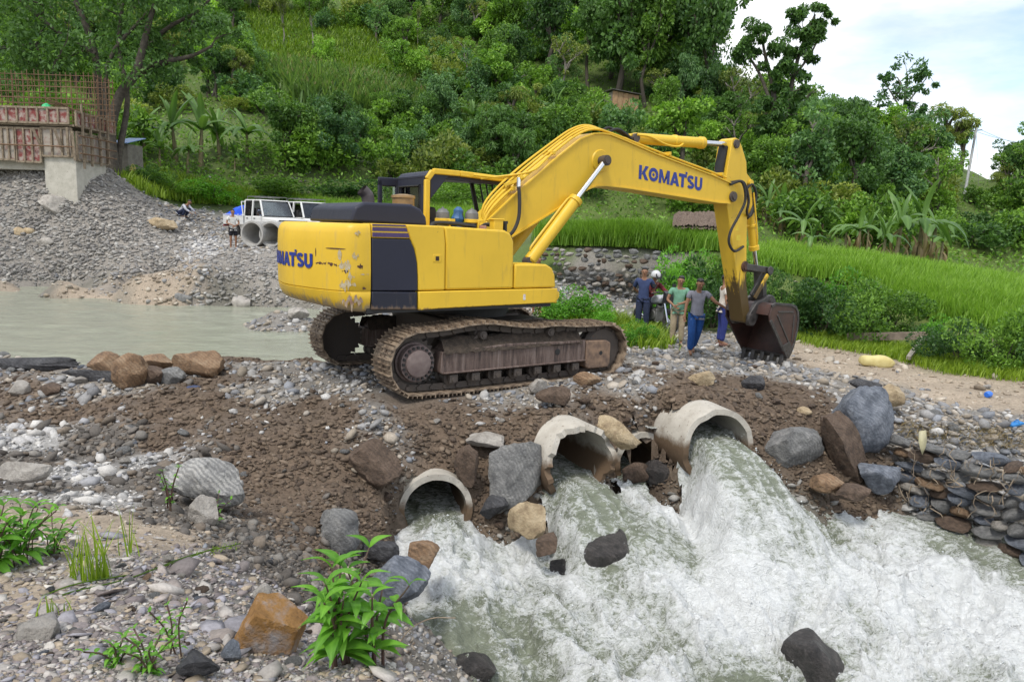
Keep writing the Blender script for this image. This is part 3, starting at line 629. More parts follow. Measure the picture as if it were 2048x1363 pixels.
        for k in range(NS):
            s = (k+.5)*pitch; p0, p1 = at_s(s-.46*pitch), at_s(s+.46*pitch); d = (p1-p0); d /= np.linalg.norm(d); nn = np.array([d[1], -d[0]])
            nn = -nn if (nn @ (np.array([(p0+p1)[0]/2*.2, (p0+p1)[1]/2])-np.array([0, .42]))) < 0 else nn
            for oy in (-.085, .085):
                a0, a1 = p0-nn*.075, p1-nn*.075
                b.bar(q(a0[0], yc+oy, a0[1]), q(a1[0], yc+oy, a1[1]), .032, .085, up=(nn[0], 0, nn[1]))
            b.tube([q(*(p0-nn*.075)[[0]], yc-.12, (p0-nn*.075)[1]), q((p0-nn*.075)[0], yc+.12, (p0-nn*.075)[1])], .03, 8)
            sh = obj('track_shoe', shoe_me, None, T)
            ctr = (p0+p1)/2
            # local x along run, z outwards
            mt = Matrix(((d[0], 0, nn[0], ctr[0]), (0, 1, 0, -yc), (d[1], 0, nn[1], ctr[1]), (0, 0, 0, 1)))
            if mt.to_3x3().determinant() < 0:
                mt = Matrix(((-d[0], 0, nn[0], ctr[0]), (0, 1, 0, -yc), (-d[1], 0, nn[1], ctr[1]), (0, 0, 0, 1)))
            sh.matrix_local = mt
        P('track_chain', b, M_steel, T)
        # mud lying on the frame
        gx = np.linspace(-1.2, 1.1, 60); gy = np.linspace(-.2, .2, 12); GXm, GYm = np.meshgrid(gx, gy)
        Zm = .655+.09*(1-(GYm/.2)**2)*(.6+.5*fbm(GXm*2.3, GYm*4, seed=int(70+side), oct=3))+.02*fbm(GXm*14, GYm*14, seed=72, oct=2)-.13*(np.abs(GYm/.2)**3)
        idx = np.arange(GXm.size).reshape(GXm.shape); F = np.stack([idx[:-1, :-1], idx[:-1, 1:], idx[1:, 1:], idx[1:, :-1]], -1).reshape(-1, 4)
        V = np.stack([GXm, -(yc+.03+GYm), Zm], -1).reshape(-1, 3); P('mud_heap', mesh_np('mud_heap', V, F[:, ::-1]), M_mud, T)
        return T
    simple_guard = simple('idler_guard_mud', (.26, .17, .11), (.12, .08, .06), 9, .7, .4)
    t1 = track(1, 'near'); tag(t1, 'near crawler track, muddy and rust streaked'); track(-1, 'far')
    # ---- carbody and swing ring
    b = MB(); b.box(-.75, .75, -.98, .98, .50, .86); b.prism([(-.9,.45),(.9,.45),(.6,.9),(-.6,.9)], -.5, .5); P('carbody', b, M_steel, X, .03)
    b = MB(); b.tube([(0,0,.84), (0,0,1.10)], .62, 40); P('swing_ring', b, M_black)
    # ---- deck and skirts
    outline = [(-2.2,-1.27), (-2.2,1.27), (.62,1.27), (.72,.6), (1.05,.5), (1.05,-.2), (1.25,-.3), (1.25,-1.27)]
    b = MB(); b.prismz([(x, -y) for x, y in outline], 1.07, 1.16); P('deck_plate', b, M_black)
    b = MB(); b.prism([(-1.51,1.09), (-1.2,1.105), (.66,1.125), (.70,1.16), (.70,1.33), (-1.515,1.33)], -1.315, -1.18); S = P('side_skirt', b, M_skirt, X, .012)
    b = MB(); b.box(.10, .14, -1.3175, -1.314, 1.18, 1.26); P('warning_sticker', b, simple('sticker_white', (.7, .7, .68), (.5, .4, .38), 40, .5, 0), S)
    b = MB(); b.prism([(-.04,1.34), (.68,1.34), (.655,1.52), (.60,1.62), (.50,1.67), (-.04,1.675)], -1.30, -.75); bx = P('tool_box', b, M_yel, X, .025, 3); tag(bx, 'low rounded tool box in front of the tank')
    b = MB(); b.box(.655,.70,-1.31,-.7,1.12,1.30); b.prism([(.70,1.14),(.70,1.3),(.75,1.27),(.75,1.2)], -1.30, -.75); P('front_step', b, M_skirt, X, .01)
    # ---- right side body: curved black/yellow division
    edge = [(-1.515,1.34), (-1.517,1.5), (-1.53,1.70), (-1.57,1.87), (-1.63,1.985)]
    yo0, yo1 = -1.30, -1.0
    b = MB(); b.prism([(-2.145,1.12), (-1.525,1.10), (-1.525,1.325), (-2.145,1.345)], -1.302, -1.0); blp = P('lower_panel', b, paint_material('dark_lower', (.016, .018, .032), dirt=(.2, .15, .1), rust=(.16, .1, .06), wear=.9, zlo=1.03, zhi=1.26, stain=(.16, .11, .075)), X, .015)
    b = MB(); b.prism([(-2.145,1.352)]+[(x-.006, z) for x, z in edge]+[(-2.145,1.985)], yo0, yo1); P('engine_door', b, M_navy, X, .012)
    b = MB(); b.prism([(-2.145,1.992), (-1.635,1.992), (-1.70,2.165), (-2.145,2.165)], yo0, yo1); sp = P('striped_panel', b, M_yel, X, .012)
    for z0, z1, o0, o1 in ((2.005,2.058,-1.645,-1.665), (2.076,2.122,-1.672,-1.688), (2.138,2.158,-1.695,-1.70)):
        b = MB(); b.prism([(-2.14,z0), (o0,z0), (o1,z1), (-2.14,z1)], yo0-.0035, yo0+.001); P('stripe', b, M_purple, sp)
    def sidepanel(name, poly, yb=-1.0, bev=.022, mt=M_yel):
        b = MB(); b.prism(poly, yo0, yb); return P(name, b, mt, X, bev, 3)
    dr = sidepanel('pump_door', edge+[(-1.695,2.165), (-1.16,2.16), (-1.13,1.95), (-1.125,1.34)])
    b = MB(); b.box(-1.31,-1.19,-1.3045,-1.295,1.70,1.80); l1 = P('latch', b, M_yel, dr, .004); b = MB(); b.box(-1.275,-1.225,-1.307,-1.296,1.72,1.775); P('latch_hole', b, simple('rusty_hole', (.06, .025, .015), (.02, .012, .01), 20, .8), l1)
    sidepanel('fuel_tank', [(-1.117,1.34), (-1.122,1.95), (-1.152,2.16), (-.22,2.13), (-.13,2.09), (-.07,1.98), (-.055,1.34)], -.72, .03)
    b = MB(); b.box(-2.15, -.3, -1.0, .45, 1.16, 2.13); P('engine_block_cover', b, M_yel, X, .02)
    b = MB(); b.box(-2.15,-.55,.45,1.3,1.16,2.12); P('left_side_door', b, M_yel, X, .03)
    b = MB(); b.box(-.30,.85,-.98,-.35,1.16,1.42); b.box(-.7,.7,-.33,.33,1.16,1.6); P('boom_mount_frame', b, M_steel, X, .02)
    # ---- counterweight with rounded corners, bottom tapering up
    def cw_plan(s):   # s 0..1 from right side round the tail to the left side -> (x, yr)
        pts = _cwpts; f = s*(len(pts)-1); i = min(int(f), len(pts)-2); t = f-i; return pts[i]*(1-t)+pts[i+1]*t
    _cwpts = np.array(catm([(-2.16,1.302,0), (-2.30,1.295,0), (-2.42,1.25,0), (-2.50,1.14,0), (-2.58,.98,0), (-2.70,.6,0), (-2.79,0,0), (-2.70,-.6,0), (-2.58,-.98,0), (-2.50,-1.14,0), (-2.42,-1.25,0), (-2.30,-1.295,0), (-2.16,-1.302,0)], 8))[:, :2]
    lv = [(1.09,.86), (1.10,.915), (1.14,.95), (1.24,.985), (1.335,.998), (1.345,.985), (1.355,1.0), (1.6,1.004), (1.9,1.0), (2.04,.993), (2.10,.977), (2.14,.95), (2.16,.91)]
    ns = len(_cwpts); V = []; F = []
    cxc = -2.16
    for z, k in lv:
        for i in range(ns):
            x, y = _cwpts[i]; kk = k if z > 1.3 else k
            V.append((cxc+(x-cxc)*(1-(1-kk)*2.2), -(y*(1-(1-kk)*.45)), z+(0 if z > 1.34 else (.04*(1-(z-1.09)/.25)*((cxc-x)/.55)**2))))
    nl = len(lv)
    for a in range(nl-1):
        for i in range(ns-1): F.append((a*ns+i, a*ns+i+1, (a+1)*ns+i+1, (a+1)*ns+i))
    F.append(tuple(range((nl-1)*ns, nl*ns))); F.append(tuple(range(ns-1, -1, -1)))
    F += [tuple([a*ns for a in range(nl)]), tuple([a*ns+ns-1 for a in range(nl-1, -1, -1)])]
    b = MB(); b.add(V, F); me = b.mesh('counterweight', 50); CW = P('counterweight', me, M_cw)
    arc = np.concatenate([[0], np.cumsum(np.linalg.norm(np.diff(_cwpts, axis=0), axis=1))])
    G_, wd_ = word_komatsu(); hh = .178; stx = 1.46/(wd_*hh); s_start = arc[-1]-.86-1.46
    def cwmap(u, v, d):
        s = arc[-1]-(s_start+u*stx)                            # read from the rear: starts on the machine's left
        i = min(max(np.searchsorted(arc, s)-1, 0), len(arc)-2); t = (s-arc[i])/(arc[i+1]-arc[i]); p = _cwpts[i]*(1-t)+_cwpts[i+1]*t
        tg = _cwpts[i+1]-_cwpts[i]; tg /= np.linalg.norm(tg); nn = np.array([-tg[1], tg[0]])
        if nn[0] > 0: nn = -nn
        p = p+nn*(.010+d); return (p[0], -p[1], 1.595+v)
    lettering('lettering', CW, cwmap, hh, .004, M_blue)
    # scraped plate outline and rust scar, by arc position
    def cwpatch(name, s0, s1, z0, z1, mt, jag=0, d=.006, n=14):
        rs = random.Random(int(s0*999)); top = []; bot = []
        for k in range(n+1):
            s = s0+(s1-s0)*k/n; i = min(max(np.searchsorted(arc, s)-1, 0), len(arc)-2); t = (s-arc[i])/(arc[i+1]-arc[i]); p = _cwpts[i]*(1-t)+_cwpts[i+1]*t
            tg = _cwpts[i+1]-_cwpts[i]; tg /= np.linalg.norm(tg); nn = np.array([-tg[1], tg[0]]); nn = -nn if nn[0] > 0 else nn; p = p+nn*d
            e = 0 if not jag else jag*abs(math.sin(PI*k/n))**.5
            top.append((p[0], -p[1], z1-(z1-z0)*.5*(1-abs(math.sin(PI*k/n))**.5)+float(fbm(np.array(k*.45+s0*50), np.array(z0*9), seed=5, oct=2))*e*1.5)); bot.append((p[0], -p[1], z0+(z1-z0)*.5*(1-abs(math.sin(PI*k/n))**.5)-float(fbm(np.array(k*.45+s0*70), np.array(z0*7), seed=8, oct=2))*e*1.5))
        b = MB(); b.add(top+bot, [(k, k+1, n+2+k, n+1+k) for k in range(n)]); return P(name, b, mt, CW)
    M_scar = simple('rust_scar', (.11, .045, .028), (.05, .022, .016), 16, .8, .4); M_bare = simple('scraped_paint', (.46, .42, .33), (.42, .30, .10), 22, .6, .3)
    cwpatch('scrape', .30, .62, 1.845, 1.86, M_scar); cwpatch('scrape', .36, .42, 1.72, 1.845, M_bare, .006); cwpatch('scrape', .795, .81, 1.74, 1.85, M_scar)
    cwpatch('rust_scar', .34, .84, 1.655, 1.675, M_scar, .03, n=40); cwpatch('scrape', .24, .40, 1.60, 1.70, M_bare, .05, n=26); cwpatch('rust_scar', .27, .36, 1.575, 1.60, M_scar, .02); cwpatch('rust_scar', .10, .17, 1.63, 1.67, M_scar, .025); cwpatch('scrape', .15, .23, 1.74, 1.80, M_bare, .04)
    cwpatch('scrape', .13, .20, 2.03, 2.06, M_bare, .02); cwpatch('rust_scar', .10, .36, 1.17, 1.27, simple('deep_scrape', (.22, .13, .085), (.34, .27, .19), 14, .8, .4), .07, n=30); cwpatch('scrape', .18, .40, 1.38, 1.46, M_bare, .045, n=28); cwpatch('rust_scar', .06, .11, 1.37, 1.40, M_scar, .015); cwpatch('scrape', .2, .28, 1.48, 1.56, M_bare, .05); cwpatch('scrape', .02, .14, 1.55, 1.56, M_bare, .006)
    # ---- hood
    b = MB(); hx0, hx1, hy = -2.24, -1.22, .93
    b.prism([(hx0-.02,2.175), (hx1+.02,2.15), (hx1-.0,2.27), (hx1-.08,2.37), (hx1-.22,2.425), (hx0+.16,2.425), (hx0+.03,2.36)], -hy, .62); HD = P('engine_hood', b, M_navy, X, .035, 3)
    for k in range(5):
        b = MB(); b.obox((-1.78+.095*k, -.80, 2.4255), (.032,0,0), (0,.03,0), (0,0,.003)); P('vent_slot', b, M_black, HD)
    b = MB(); b.tube(catm([(-1.72,-.2,2.36), (-1.72,-.2,2.46), (-1.74,-.2,2.54), (-1.81,-.2,2.61)], 5), [.085]*11+[.08]*5, 16, caps=False); P('exhaust_stack', b, simple('burnt_pipe', (.05, .04, .04), (.09, .075, .075), 9, .6, .2), X)
    b = MB(); b.lathe((-1.20,-.2,2.34), (-1.20,-.2,2.58), [(0,.10),(.2,.12),(.25,.155),(.75,.155),(.78,.17),(.92,.165),(1,.06)], 20); P('air_precleaner', b, M_pre)
    # ---- cab: machine's left (far) side
    cx0, cx1, cy0, cy1, z0, z1 = -.60, .90, -1.28, -.36, 1.16, 2.97     # yr range
    b = MB()
    b.box(cx0, cx1, -cy1, -cy0, z0, 1.32)
    CB = P('cab_base', b, M_navy, X, .02)
    def post(name, pts, w, mt, par=CB): bb = MB(); [bb.bar(pts[i], pts[i+1], w, w) for i in range(len(pts)-1)]; return P(name, bb, mt, par, .012)
    b = MB(); b.prism([(cx0-.02,2.86), (cx0+.06,2.955), (cx0+.2,2.985), (cx1-.1,2.965), (cx1+.03,2.93), (cx1+.03,2.885), (cx0+.1,2.88)], -cy1-.01, -cy0); P('roof', b, M_navy, CB, .03)
    # rear wall with window opening
    b = MB()
    for (y0, y1, za, zb) in ((cy0, cy1, 1.32, 2.28), (cy0, cy1, 2.76, 2.90), (cy0, cy0+.14, 2.28, 2.76), (cy1-.12, cy1, 2.28, 2.76)): b.box(cx0-.005, cx0+.05, -y1, -y0, za, zb)
    P('rear_wall', b, M_navy, CB, .008)
    b = MB(); b.box(cx0+.02, cx0+.028, -cy1+.1, -cy0-.1, 2.25, 2.78); P('rear_window', b, M_glass, CB)
    b = MB(); b.tube([(cx0-.02, -y, z) for y, z in ((cy0+.13,2.29),(cy0+.13,2.75),(cy1-.11,2.75),(cy1-.11,2.29),(cy0+.13,2.29))], .015, 8); P('window_seal', b, M_black, CB)
    # right side yellow frame
    yr = cy1+.02
    b = MB(); fr = [(-.555,1.9), (-.555,2.84), (-.46,2.965), (.0,2.96), (.82,2.925)]
    for i in range(len(fr)-1): b.bar(q(fr[i][0], yr, fr[i][1]), q(fr[i+1][0], yr, fr[i+1][1]), .07, .085)
    P('side_frame', b, M_yel, CB, .015)
    b = MB(); b.box(cx0+.05, -.22, -cy1-.03, -cy1-.005, 1.32, 2.1); b.prism([(cx0+.06,2.1), (cx0+.26,2.1), (cx0+.06,2.3)], -cy1-.03, -cy1-.005); b.prism([(-.5,2.93), (-.5,2.55), (-.2,2.90), (.1,2.93)], -cy1-.03, -cy1-.004); b.box(cx0+.05, cx1, -cy1-.03, -cy1-.005, 1.32, 1.75); b.bar(q(-.4,cy1-.02,2.9), q(.85,cy1-.02,2.86), .05, .07); P('right_panel', b, M_navy, CB, .006)
    for nm, x, y in (('front_post', cx1-.02, cy1-.03), ('front_post', cx1-.02, cy0+.03)):
        b = MB(); b.bar(q(x-.02, y, 1.3), q(x+.04, y, 2.3), .06); b.bar(q(x+.04, y, 2.3), q(x-.12, y, 2.9), .06); P(nm, b, M_black, CB, .01)
    b = MB(); b.bar(q(-.1, cy0+.03, 1.3), q(-.1, cy0+.03, 2.9), .06); b.bar(q(cx0+.03, cy0+.03, 1.3), q(cx0+.03, cy0+.03, 2.9), .07); P('door_post', b, M_black, CB, .01)
    for y in np.linspace(cy0+.18, cy1-.18, 4):
        b = MB(); b.tube([q(cx1+.05, y, 1.5), q(cx1+.08, y, 2.3), q(cx1-.06, y, 2.88)], .014, 6); P('guard_bar', b, M_black, CB)
    b = MB(); b.box(-.25, .25, .55, 1.05, 1.32, 1.78); b.prism([(-.30,1.7), (-.14,1.78), (-.26,2.45), (-.40,2.45)], .58, 1.02); P('seat', b, M_rubber, CB, .04)
    # opened door folded back along the far side
    b = MB(); dx0, dx1 = -.86, -.50
    for (a0, a1, c0, c1) in ((dx0, dx1, 1.4, 2.3), (dx0, dx0+.07, 2.3, 2.86), (dx1-.06, dx1, 2.3, 2.86), (dx0, dx1, 2.76, 2.9)): b.box(a0, a1, 1.40, 1.45, c0, c1)
    D = P('cab_door', b, M_navy, X, .015); tag(D, 'cab door swung open and folded back')
    b = MB(); b.box(dx0+.06, dx1-.05, 1.42, 1.428, 2.28, 2.78); P('door_window', b, M_glass, D)
    # ---- deck fittings between cab and tank
    for (x, y, mt) in ((-.62, .28, M_grey), (-.22, .42, M_grey)):
        b = MB(); b.lathe(q(x, y, 2.05), q(x, y, 2.43), [(0,.06),(.25,.07),(.35,.085),(.62,.10),(.8,.095),(.92,.06),(.95,.02),(1,.012)], 14); a = P('accumulator', b, mt)
        b = MB(); b.lathe(q(x, y, 2.22), q(x, y, 2.27), [(0,.112),(1,.112)], 14); b.bar(q(x, y+.08, 2.245), q(x+.14, y+.10, 2.245), .05, .04); b.bar(q(x+.05, y+.1, 2.1), q(x+.05, y+.1, 2.25), .06, .03); P('clamp', b, M_yel, a, .004)
    b = MB(); b.box(-.17, -.05, -.55, -.50, 2.12, 2.19); P('red_decal', b, simple('decal_red', (.4, .03, .02), (.5, .4, .35), 20, .5), X)
    rk = bpy.data.meshes.new('bag')
    b = MB(); b.lathe(q(-.40, .30, 2.1), q(-.37, .30, 2.44), [(0,.05),(.15,.09),(.3,.075),(.5,.10),(.7,.07),(.85,.075),(1,.03)], 9); P('blue_bag', b, M_bag)
    for k, pts in enumerate(([(-.9,.45,2.14),(-.8,.40,2.20),(-.5,.42,2.2),(-.2,.5,2.17)], [(-.15,.45,2.12),(.0,.45,2.2),(.15,.40,2.18),(.3,.3,2.1)], [(-.7,.3,2.1),(-.5,.25,2.17),(-.2,.25,2.17),(.1,.2,2.1)])):
        b = MB(); b.tube(catm([q(*p) for p in pts], 6), .028, 8); P('deck_hose', b, M_rubber)
    b = MB(); b.box(-.03, .13, -.72, -.60, 2.05, 2.28); b.box(-.05,.15,-.73,-.59,2.27,2.29); P('filler_box', b, M_yel, X, .01); b = MB(); b.tube([q(.2,.66,2.05), q(.2,.66,2.22)], .03, 8); b.tube([q(.2,.66,2.22), q(.2,.66,2.26)], .042, 6); P('filler_cap', b, M_black)
    # ---- boom
    top = [(5.58,3.12), (5.02,3.24), (3.56,3.50), (2.83,3.66), (2.50,3.725), (2.32,3.73), (2.15,3.71), (1.87,3.60), (1.46,3.31), (.70,2.72), (.16,2.26)]
    bot = [(.02,2.06), (.02,1.94), (.16,1.86), (.32,1.90), (.60,2.03), (1.23,2.36), (1.72,2.63), (2.07,2.83), (2.24,2.885), (2.45,2.905), (2.88,2.895), (5.26,2.755), (5.56,2.755)]
    tip = [(5.70,2.79), (5.765,2.88), (5.73,3.02)]
    poly = top+bot+tip
    hwid = .235
    b = MB(); b.prism(poly, -hwid, hwid); BM = P('boom', b, M_yel, X, .012); tag(BM, 'kinked yellow boom with blue lettering')
    b = MB()                                                # flange lips of the top and bottom plates
    for ln, off in ((top, .0), (bot[4:], .0)):
        for i in range(len(ln)-1):
            for sg in (1,): b.bar(q(ln[i][0], 0, ln[i][1]), q(ln[i+1][0], 0, ln[i+1][1]), 2*hwid+.05, .022)
    P('flange', b, M_yel, BM)
    lx, lz = 3.62, 3.02
    dz = (2.755-2.895)/(5.26-2.88)
    hh2 = .255; 
    lettering('lettering', BM, lambda u, v, d: (3.18+u, -(hwid+.002+d), 3.06+v-u*.0766), 1.58/word_komatsu()[1], .003, M_blue)
    b = MB(); b.tube([q(2.31,-.42,3.29), q(2.31,.42,3.29)], .075, 18); b.tube([q(2.31,.42,3.29), q(2.31,.435,3.29)], .055, 14); P('cylinder_pin', b, M_steel, BM)
    b = MB(); b.lathe(q(2.31,hwid-.01,3.29), q(2.31,hwid+.02,3.29), [(0,.19),(1,.17)], 24); P('pin_boss', b, M_yel, BM)
    b = MB(); b.tube([q(.16,-.36,2.02), q(.16,.36,2.02)], .09, 16); P('foot_pin', b, M_steel, BM)
    b = MB(); b.tube([q(5.62,-.30,2.88), q(5.62,.30,2.88)], .055, 14); b.lathe(q(5.62,.24,2.88), q(5.62,.275,2.88), [(0,.10),(1,.095)], 18); P('tip_pin', b, M_steel, BM)
    for sy in (-1, 1):
        y = sy*.36; a0 = np.array(q(.86, y, 1.66)); a1 = np.array(q(2.31, y, 3.29)); d = a1-a0
        b = MB(); b.lathe(a0, a0+d*.615, [(0,.075),(.02,.098),(.93,.098),(.935,.115),(.99,.115),(1,.06)], 18); cyl = P('boom_cylinder', b, M_yel, X)
        b = MB(); b.tube([a0+d*.60, a1], .047, 14); P('rod', b, M_chrome, cyl)
        b = MB(); b.tube([a1+np.array([0,.055,0]), a1-np.array([0,.055,0])], .085, 14); b.tube([a0+np.array([0,.07,0]), a0-np.array([0,.07,0])], .085, 14); P('eye', b, M_steel, cyl)
        pr = np.array([-.66, 0, .75])*.115
        b = MB(); b.tube(catm([a0+d*.06+pr*.9, a0+d*.1+pr*1.15, a0+d*.35+pr*1.15, a0+d*.54+pr*1.1, a0+d*.58+pr*.7], 4), .018, 7); P('oil_line', b, M_yel, cyl)
    # hard lines along the top of the boom
    for k, yk in enumerate((.20, .145, .09, .03)):
        o = .045+.030*k; rr = .019
        pts = [(.10+.05*k,yk,2.10), (.22,yk,2.36+o), (.70,yk,2.76+o*1.6), (1.46,yk,3.36+o*1.2), (1.87,yk,3.64+o), (2.20,yk,3.75+o*.8), (2.6,yk*.9,3.735+o*.4)]
        if k < 2: pts += [(3.3,yk,3.585+o*.6), (4.2,yk,3.42+o*.6), (5.0,yk,3.28+o*.6), (5.45,yk,3.20+o*.5)]
        b = MB(); b.tube(catm([q(*p) for p in pts], 5), rr, 8); P('hydraulic_line', b, M_yel, BM)
    for (x, z) in ((.62,2.72), (1.36,3.31), (3.9,3.50), (5.3,3.24)):
        b = MB(); b.bar(q(x,-.02,z+.035), q(x,.245,z+.035), .05, .06); P('line_clamp', b, M_yel, BM, .006)
    b = MB(); b.tube(catm([q(.66,.30,2.80), q(.67,.32,2.65), q(.66,.34,2.35), q(.58,.35,2.15), q(.48,.33,2.03)], 6), .028, 8); P('boom_hose', b, M_rubber, BM)
    b = MB(); b.tube([q(.66,.30,2.92), q(.66,.30,2.78)], .03, 8); P('hose_ferrule', b, M_chrome, BM)
    b = MB(); b.bar(q(.62,.2,2.84), q(.72,.33,2.94), .06); b.bar(q(.5,.15,2.80), q(.74,.26,2.90), .05); P('hose_bracket', b, M_yel, BM, .005)
    b = MB(); b.tube(catm([q(2.45,.05,3.78), q(2.6,.05,3.86), q(2.8,.05,3.83), q(3.0,.05,3.77), q(3.15,.05,3.76)], 5), .024, 8); b.tube(catm([q(2.55,.10,3.77), q(2.75,.1,3.85), q(2.95,.1,3.80), q(3.1,.1,3.72)], 5), .024, 8); P('arm_hose', b, M_rubber, BM)
    for pts in ([(.85,.05,2.93),(.6,.0,2.92),(.2,-.25,2.95)], [(1.25,.2,3.25),(.9,.22,3.02),(.3,-.2,2.9)]):
        b = MB(); b.tube(catm([q(*p) for p in pts], 5), .018, 7); P('lamp_line', b, M_yel, BM)
    # ---- arm cylinder on the boom
    b = MB(); b.prism([(2.98,3.60), (3.42,3.52), (3.28,3.80), (3.12,3.82)], -.07, .07); P('cylinder_bracket', b, M_yel, BM, .01)
    a0 = np.array(q(3.20,0,3.75)); a1 = np.array(q(5.70,0,3.86)); d = a1-a0
    b = MB(); b.lathe(a0, a0+d*.715, [(0,.08),(.03,.095),(.55,.095),(.56,.11),(.59,.11),(.6,.095),(.93,.095),(.94,.11),(.99,.11),(1,.05)], 18); AC = P('arm_cylinder', b, M_yel, X)
    b = MB(); b.tube([a0+d*.7, a1], .05, 14); P('rod', b, M_chrome, AC)
    b = MB(); b.tube([a0+np.array([0,.12,0]), a0-np.array([0,.12,0])], .075, 12); P('eye', b, M_steel, AC)
    b = MB(); b.tube(catm([q(3.2,.12,3.80), q(3.5,.13,3.79), q(3.9,.12,3.70), q(4.2,.12,3.69), q(4.35,.10,3.75)], 5), .018, 7); P('oil_line', b, M_yel, AC)
    # ---- arm
    hw2 = .165
    apoly = [(5.58,3.93), (5.67,3.975), (5.77,3.95), (5.88,3.82), (6.04,3.55), (6.10,3.2), (6.19,2.43), (6.31,1.24), (6.49,.64), (6.50,.50), (6.42,.42), (6.31,.46), (6.04,1.28), (5.82,1.93), (5.56,2.74), (5.45,3.0), (5.50,3.3)]
    b = MB(); b.prism(apoly, -hw2, hw2); A = P('arm', b, M_arm, X, .012); tag(A, 'yellow arm caked with dark mud towards the bucket')
    b = MB(); b.prism([(5.56,3.80),(5.50,3.45),(5.47,3.2),(5.43,3.2),(5.46,3.5),(5.53,3.82)], -.10, .10); P('scuff_plate', b, M_black, A)
    b = MB(); b.tube([q(5.70,-.2,3.86), q(5.70,.2,3.86)], .06, 14); b.lathe(q(5.70,hw2,3.86), q(5.70,hw2+.025,3.86), [(0,.085),(1,.08)], 16); P('rod_pin', b, M_steel, A)
    b = MB(); b.tube([q(6.22,-.20,1.56), q(6.22,.22,1.56)], .07, 12); b.lathe(q(6.22,hw2,1.56), q(6.22,hw2+.03,1.56), [(0,.11),(1,.10)], 16); P('link_boss', b, simple('rusty_boss', (.09, .04, .025), (.04, .022, .018), 9, .7), A)
    b = MB(); b.prism([(5.86,2.25),(5.97,2.25),(5.915,2.36)], -hw2-.0035, -hw2+.001); P('warning_triangle', b, simple('decal_yellow', (.8, .62, .05), (.7, .5, .03), 12, .5), A)
    b = MB(); b.prism([(5.90,2.06),(6.02,2.06),(6.02,2.17),(5.90,2.17)], -hw2-.0035, -hw2+.001); P('warning_label', b, MATS['decal_yellow'], A)
    for pts in ([(5.50,.26,3.10),(5.78,.30,3.16),(5.92,.30,2.85),(5.80,.28,2.55),(5.62,.26,2.25),(5.60,.25,2.02),(5.80,.23,1.86),(6.1,.19,1.95)], [(5.55,.22,3.14),(5.86,.27,3.16),(6.05,.27,2.85),(6.05,.25,2.62),(6.25,.15,2.55),(6.42,.08,2.7),(6.40,.05,3.0)], [(6.10,.10,3.0),(6.3,.12,3.15),(6.48,.10,2.95),(6.44,.08,2.62),(6.25,.12,2.5)]):
        b = MB(); b.tube(catm([q(*p) for p in pts], 6), .026, 8); P('arm_hose', b, M_rubber, A)
    # ---- bucket cylinder and linkage
    a0 = np.array(q(6.28,0,3.18)); a1 = np.array(q(6.80,0,1.50)); d = a1-a0
    b = MB(); b.lathe(a0, a0+d*.78, [(0,.06),(.03,.085),(.6,.085),(.61,.10),(.64,.10),(.65,.085),(.92,.085),(.93,.105),(.99,.105),(1,.05)], 16); BC = P('bucket_cylinder', b, M_yel, X)
    b = MB(); b.tube([a0+d*.75, a1], .042, 12); P('rod', b, M_chrome, BC)
    b = MB(); b.bar(q(6.12,0,3.30), a0, .2, .12); b.tube([q(6.28,-.13,3.18), q(6.28,.13,3.18)], .06, 12); P('eye', b, M_yel, BC)
    b = MB(); b.tube(catm([q(6.40,.1,3.0), q(6.47,.11,2.7), q(6.60,.11,2.2), q(6.66,.08,1.95)], 5), .016, 7); P('oil_line', b, M_yel, BC)
    for sy in (-1, 1):
        b = MB(); b.bar(q(6.22,sy*.20,1.56), q(6.92,sy*.20,1.48), .05, .13); P('idler_link', b, M_bedge, X, .012)
    b = MB(); b.bar(q(6.90,.13,1.48), q(6.52,.13,.98), .045, .07); b.bar(q(6.9,0,1.50), q(7.02,0,.82), .22, .13); b.tube([q(6.90,-.26,1.48), q(6.90,.26,1.48)], .062, 12); b.lathe(q(6.90,.25,1.48), q(6.90,.28,1.48), [(0,.09),(1,.085)], 14); P('bucket_link', b, M_bedge, X, .01)
    b = MB(); b.bar(q(6.86,.24,1.40), q(6.53,.22,.93), .04, .075); P('link_bar', b, M_arm, X, .008)
    # ---- bucket
    W = .52
    outer = [(6.60,.62), (6.66,.80), (6.78,.845), (7.30,.80), (7.43,.76), (7.53,.65), (7.565,.47), (7.55,.25), (7.49,.0), (7.42,-.16), (7.34,-.27)]
    th = .035; inner = []
    for i, p in enumerate(outer):
        a = np.array(outer[max(i-1, 0)]); c = np.array(outer[min(i+1, len(outer)-1)]); t = (c-a)/np.linalg.norm(c-a); nrm = np.array([t[1], -t[0]]); inner.append(tuple(np.array(p)+nrm*th))
    V = [(p[0], -s*W, p[1]) for s in (1, -1) for p in outer]+[(p[0], -s*W, p[1]) for s in (1, -1) for p in inner]; n = len(outer)
    F = [(i, i+1, n+i+1, n+i) for i in range(n-1)]+[(2*n+i, 3*n+i, 3*n+i+1, 2*n+i+1) for i in range(n-1)]+[(0, n, 3*n, 2*n), (n-1, 3*n-1, 4*n-1, 2*n-1)]
    b = MB(); b.add(V, F); BK = P('bucket', b.mesh('bucket', 60), M_bucket); tag(BK, 'dark reddish brown bucket with five teeth and its mouth towards the tracks')
    side = outer+[(7.24,-.27), (7.13,-.13), (6.62,.50)]
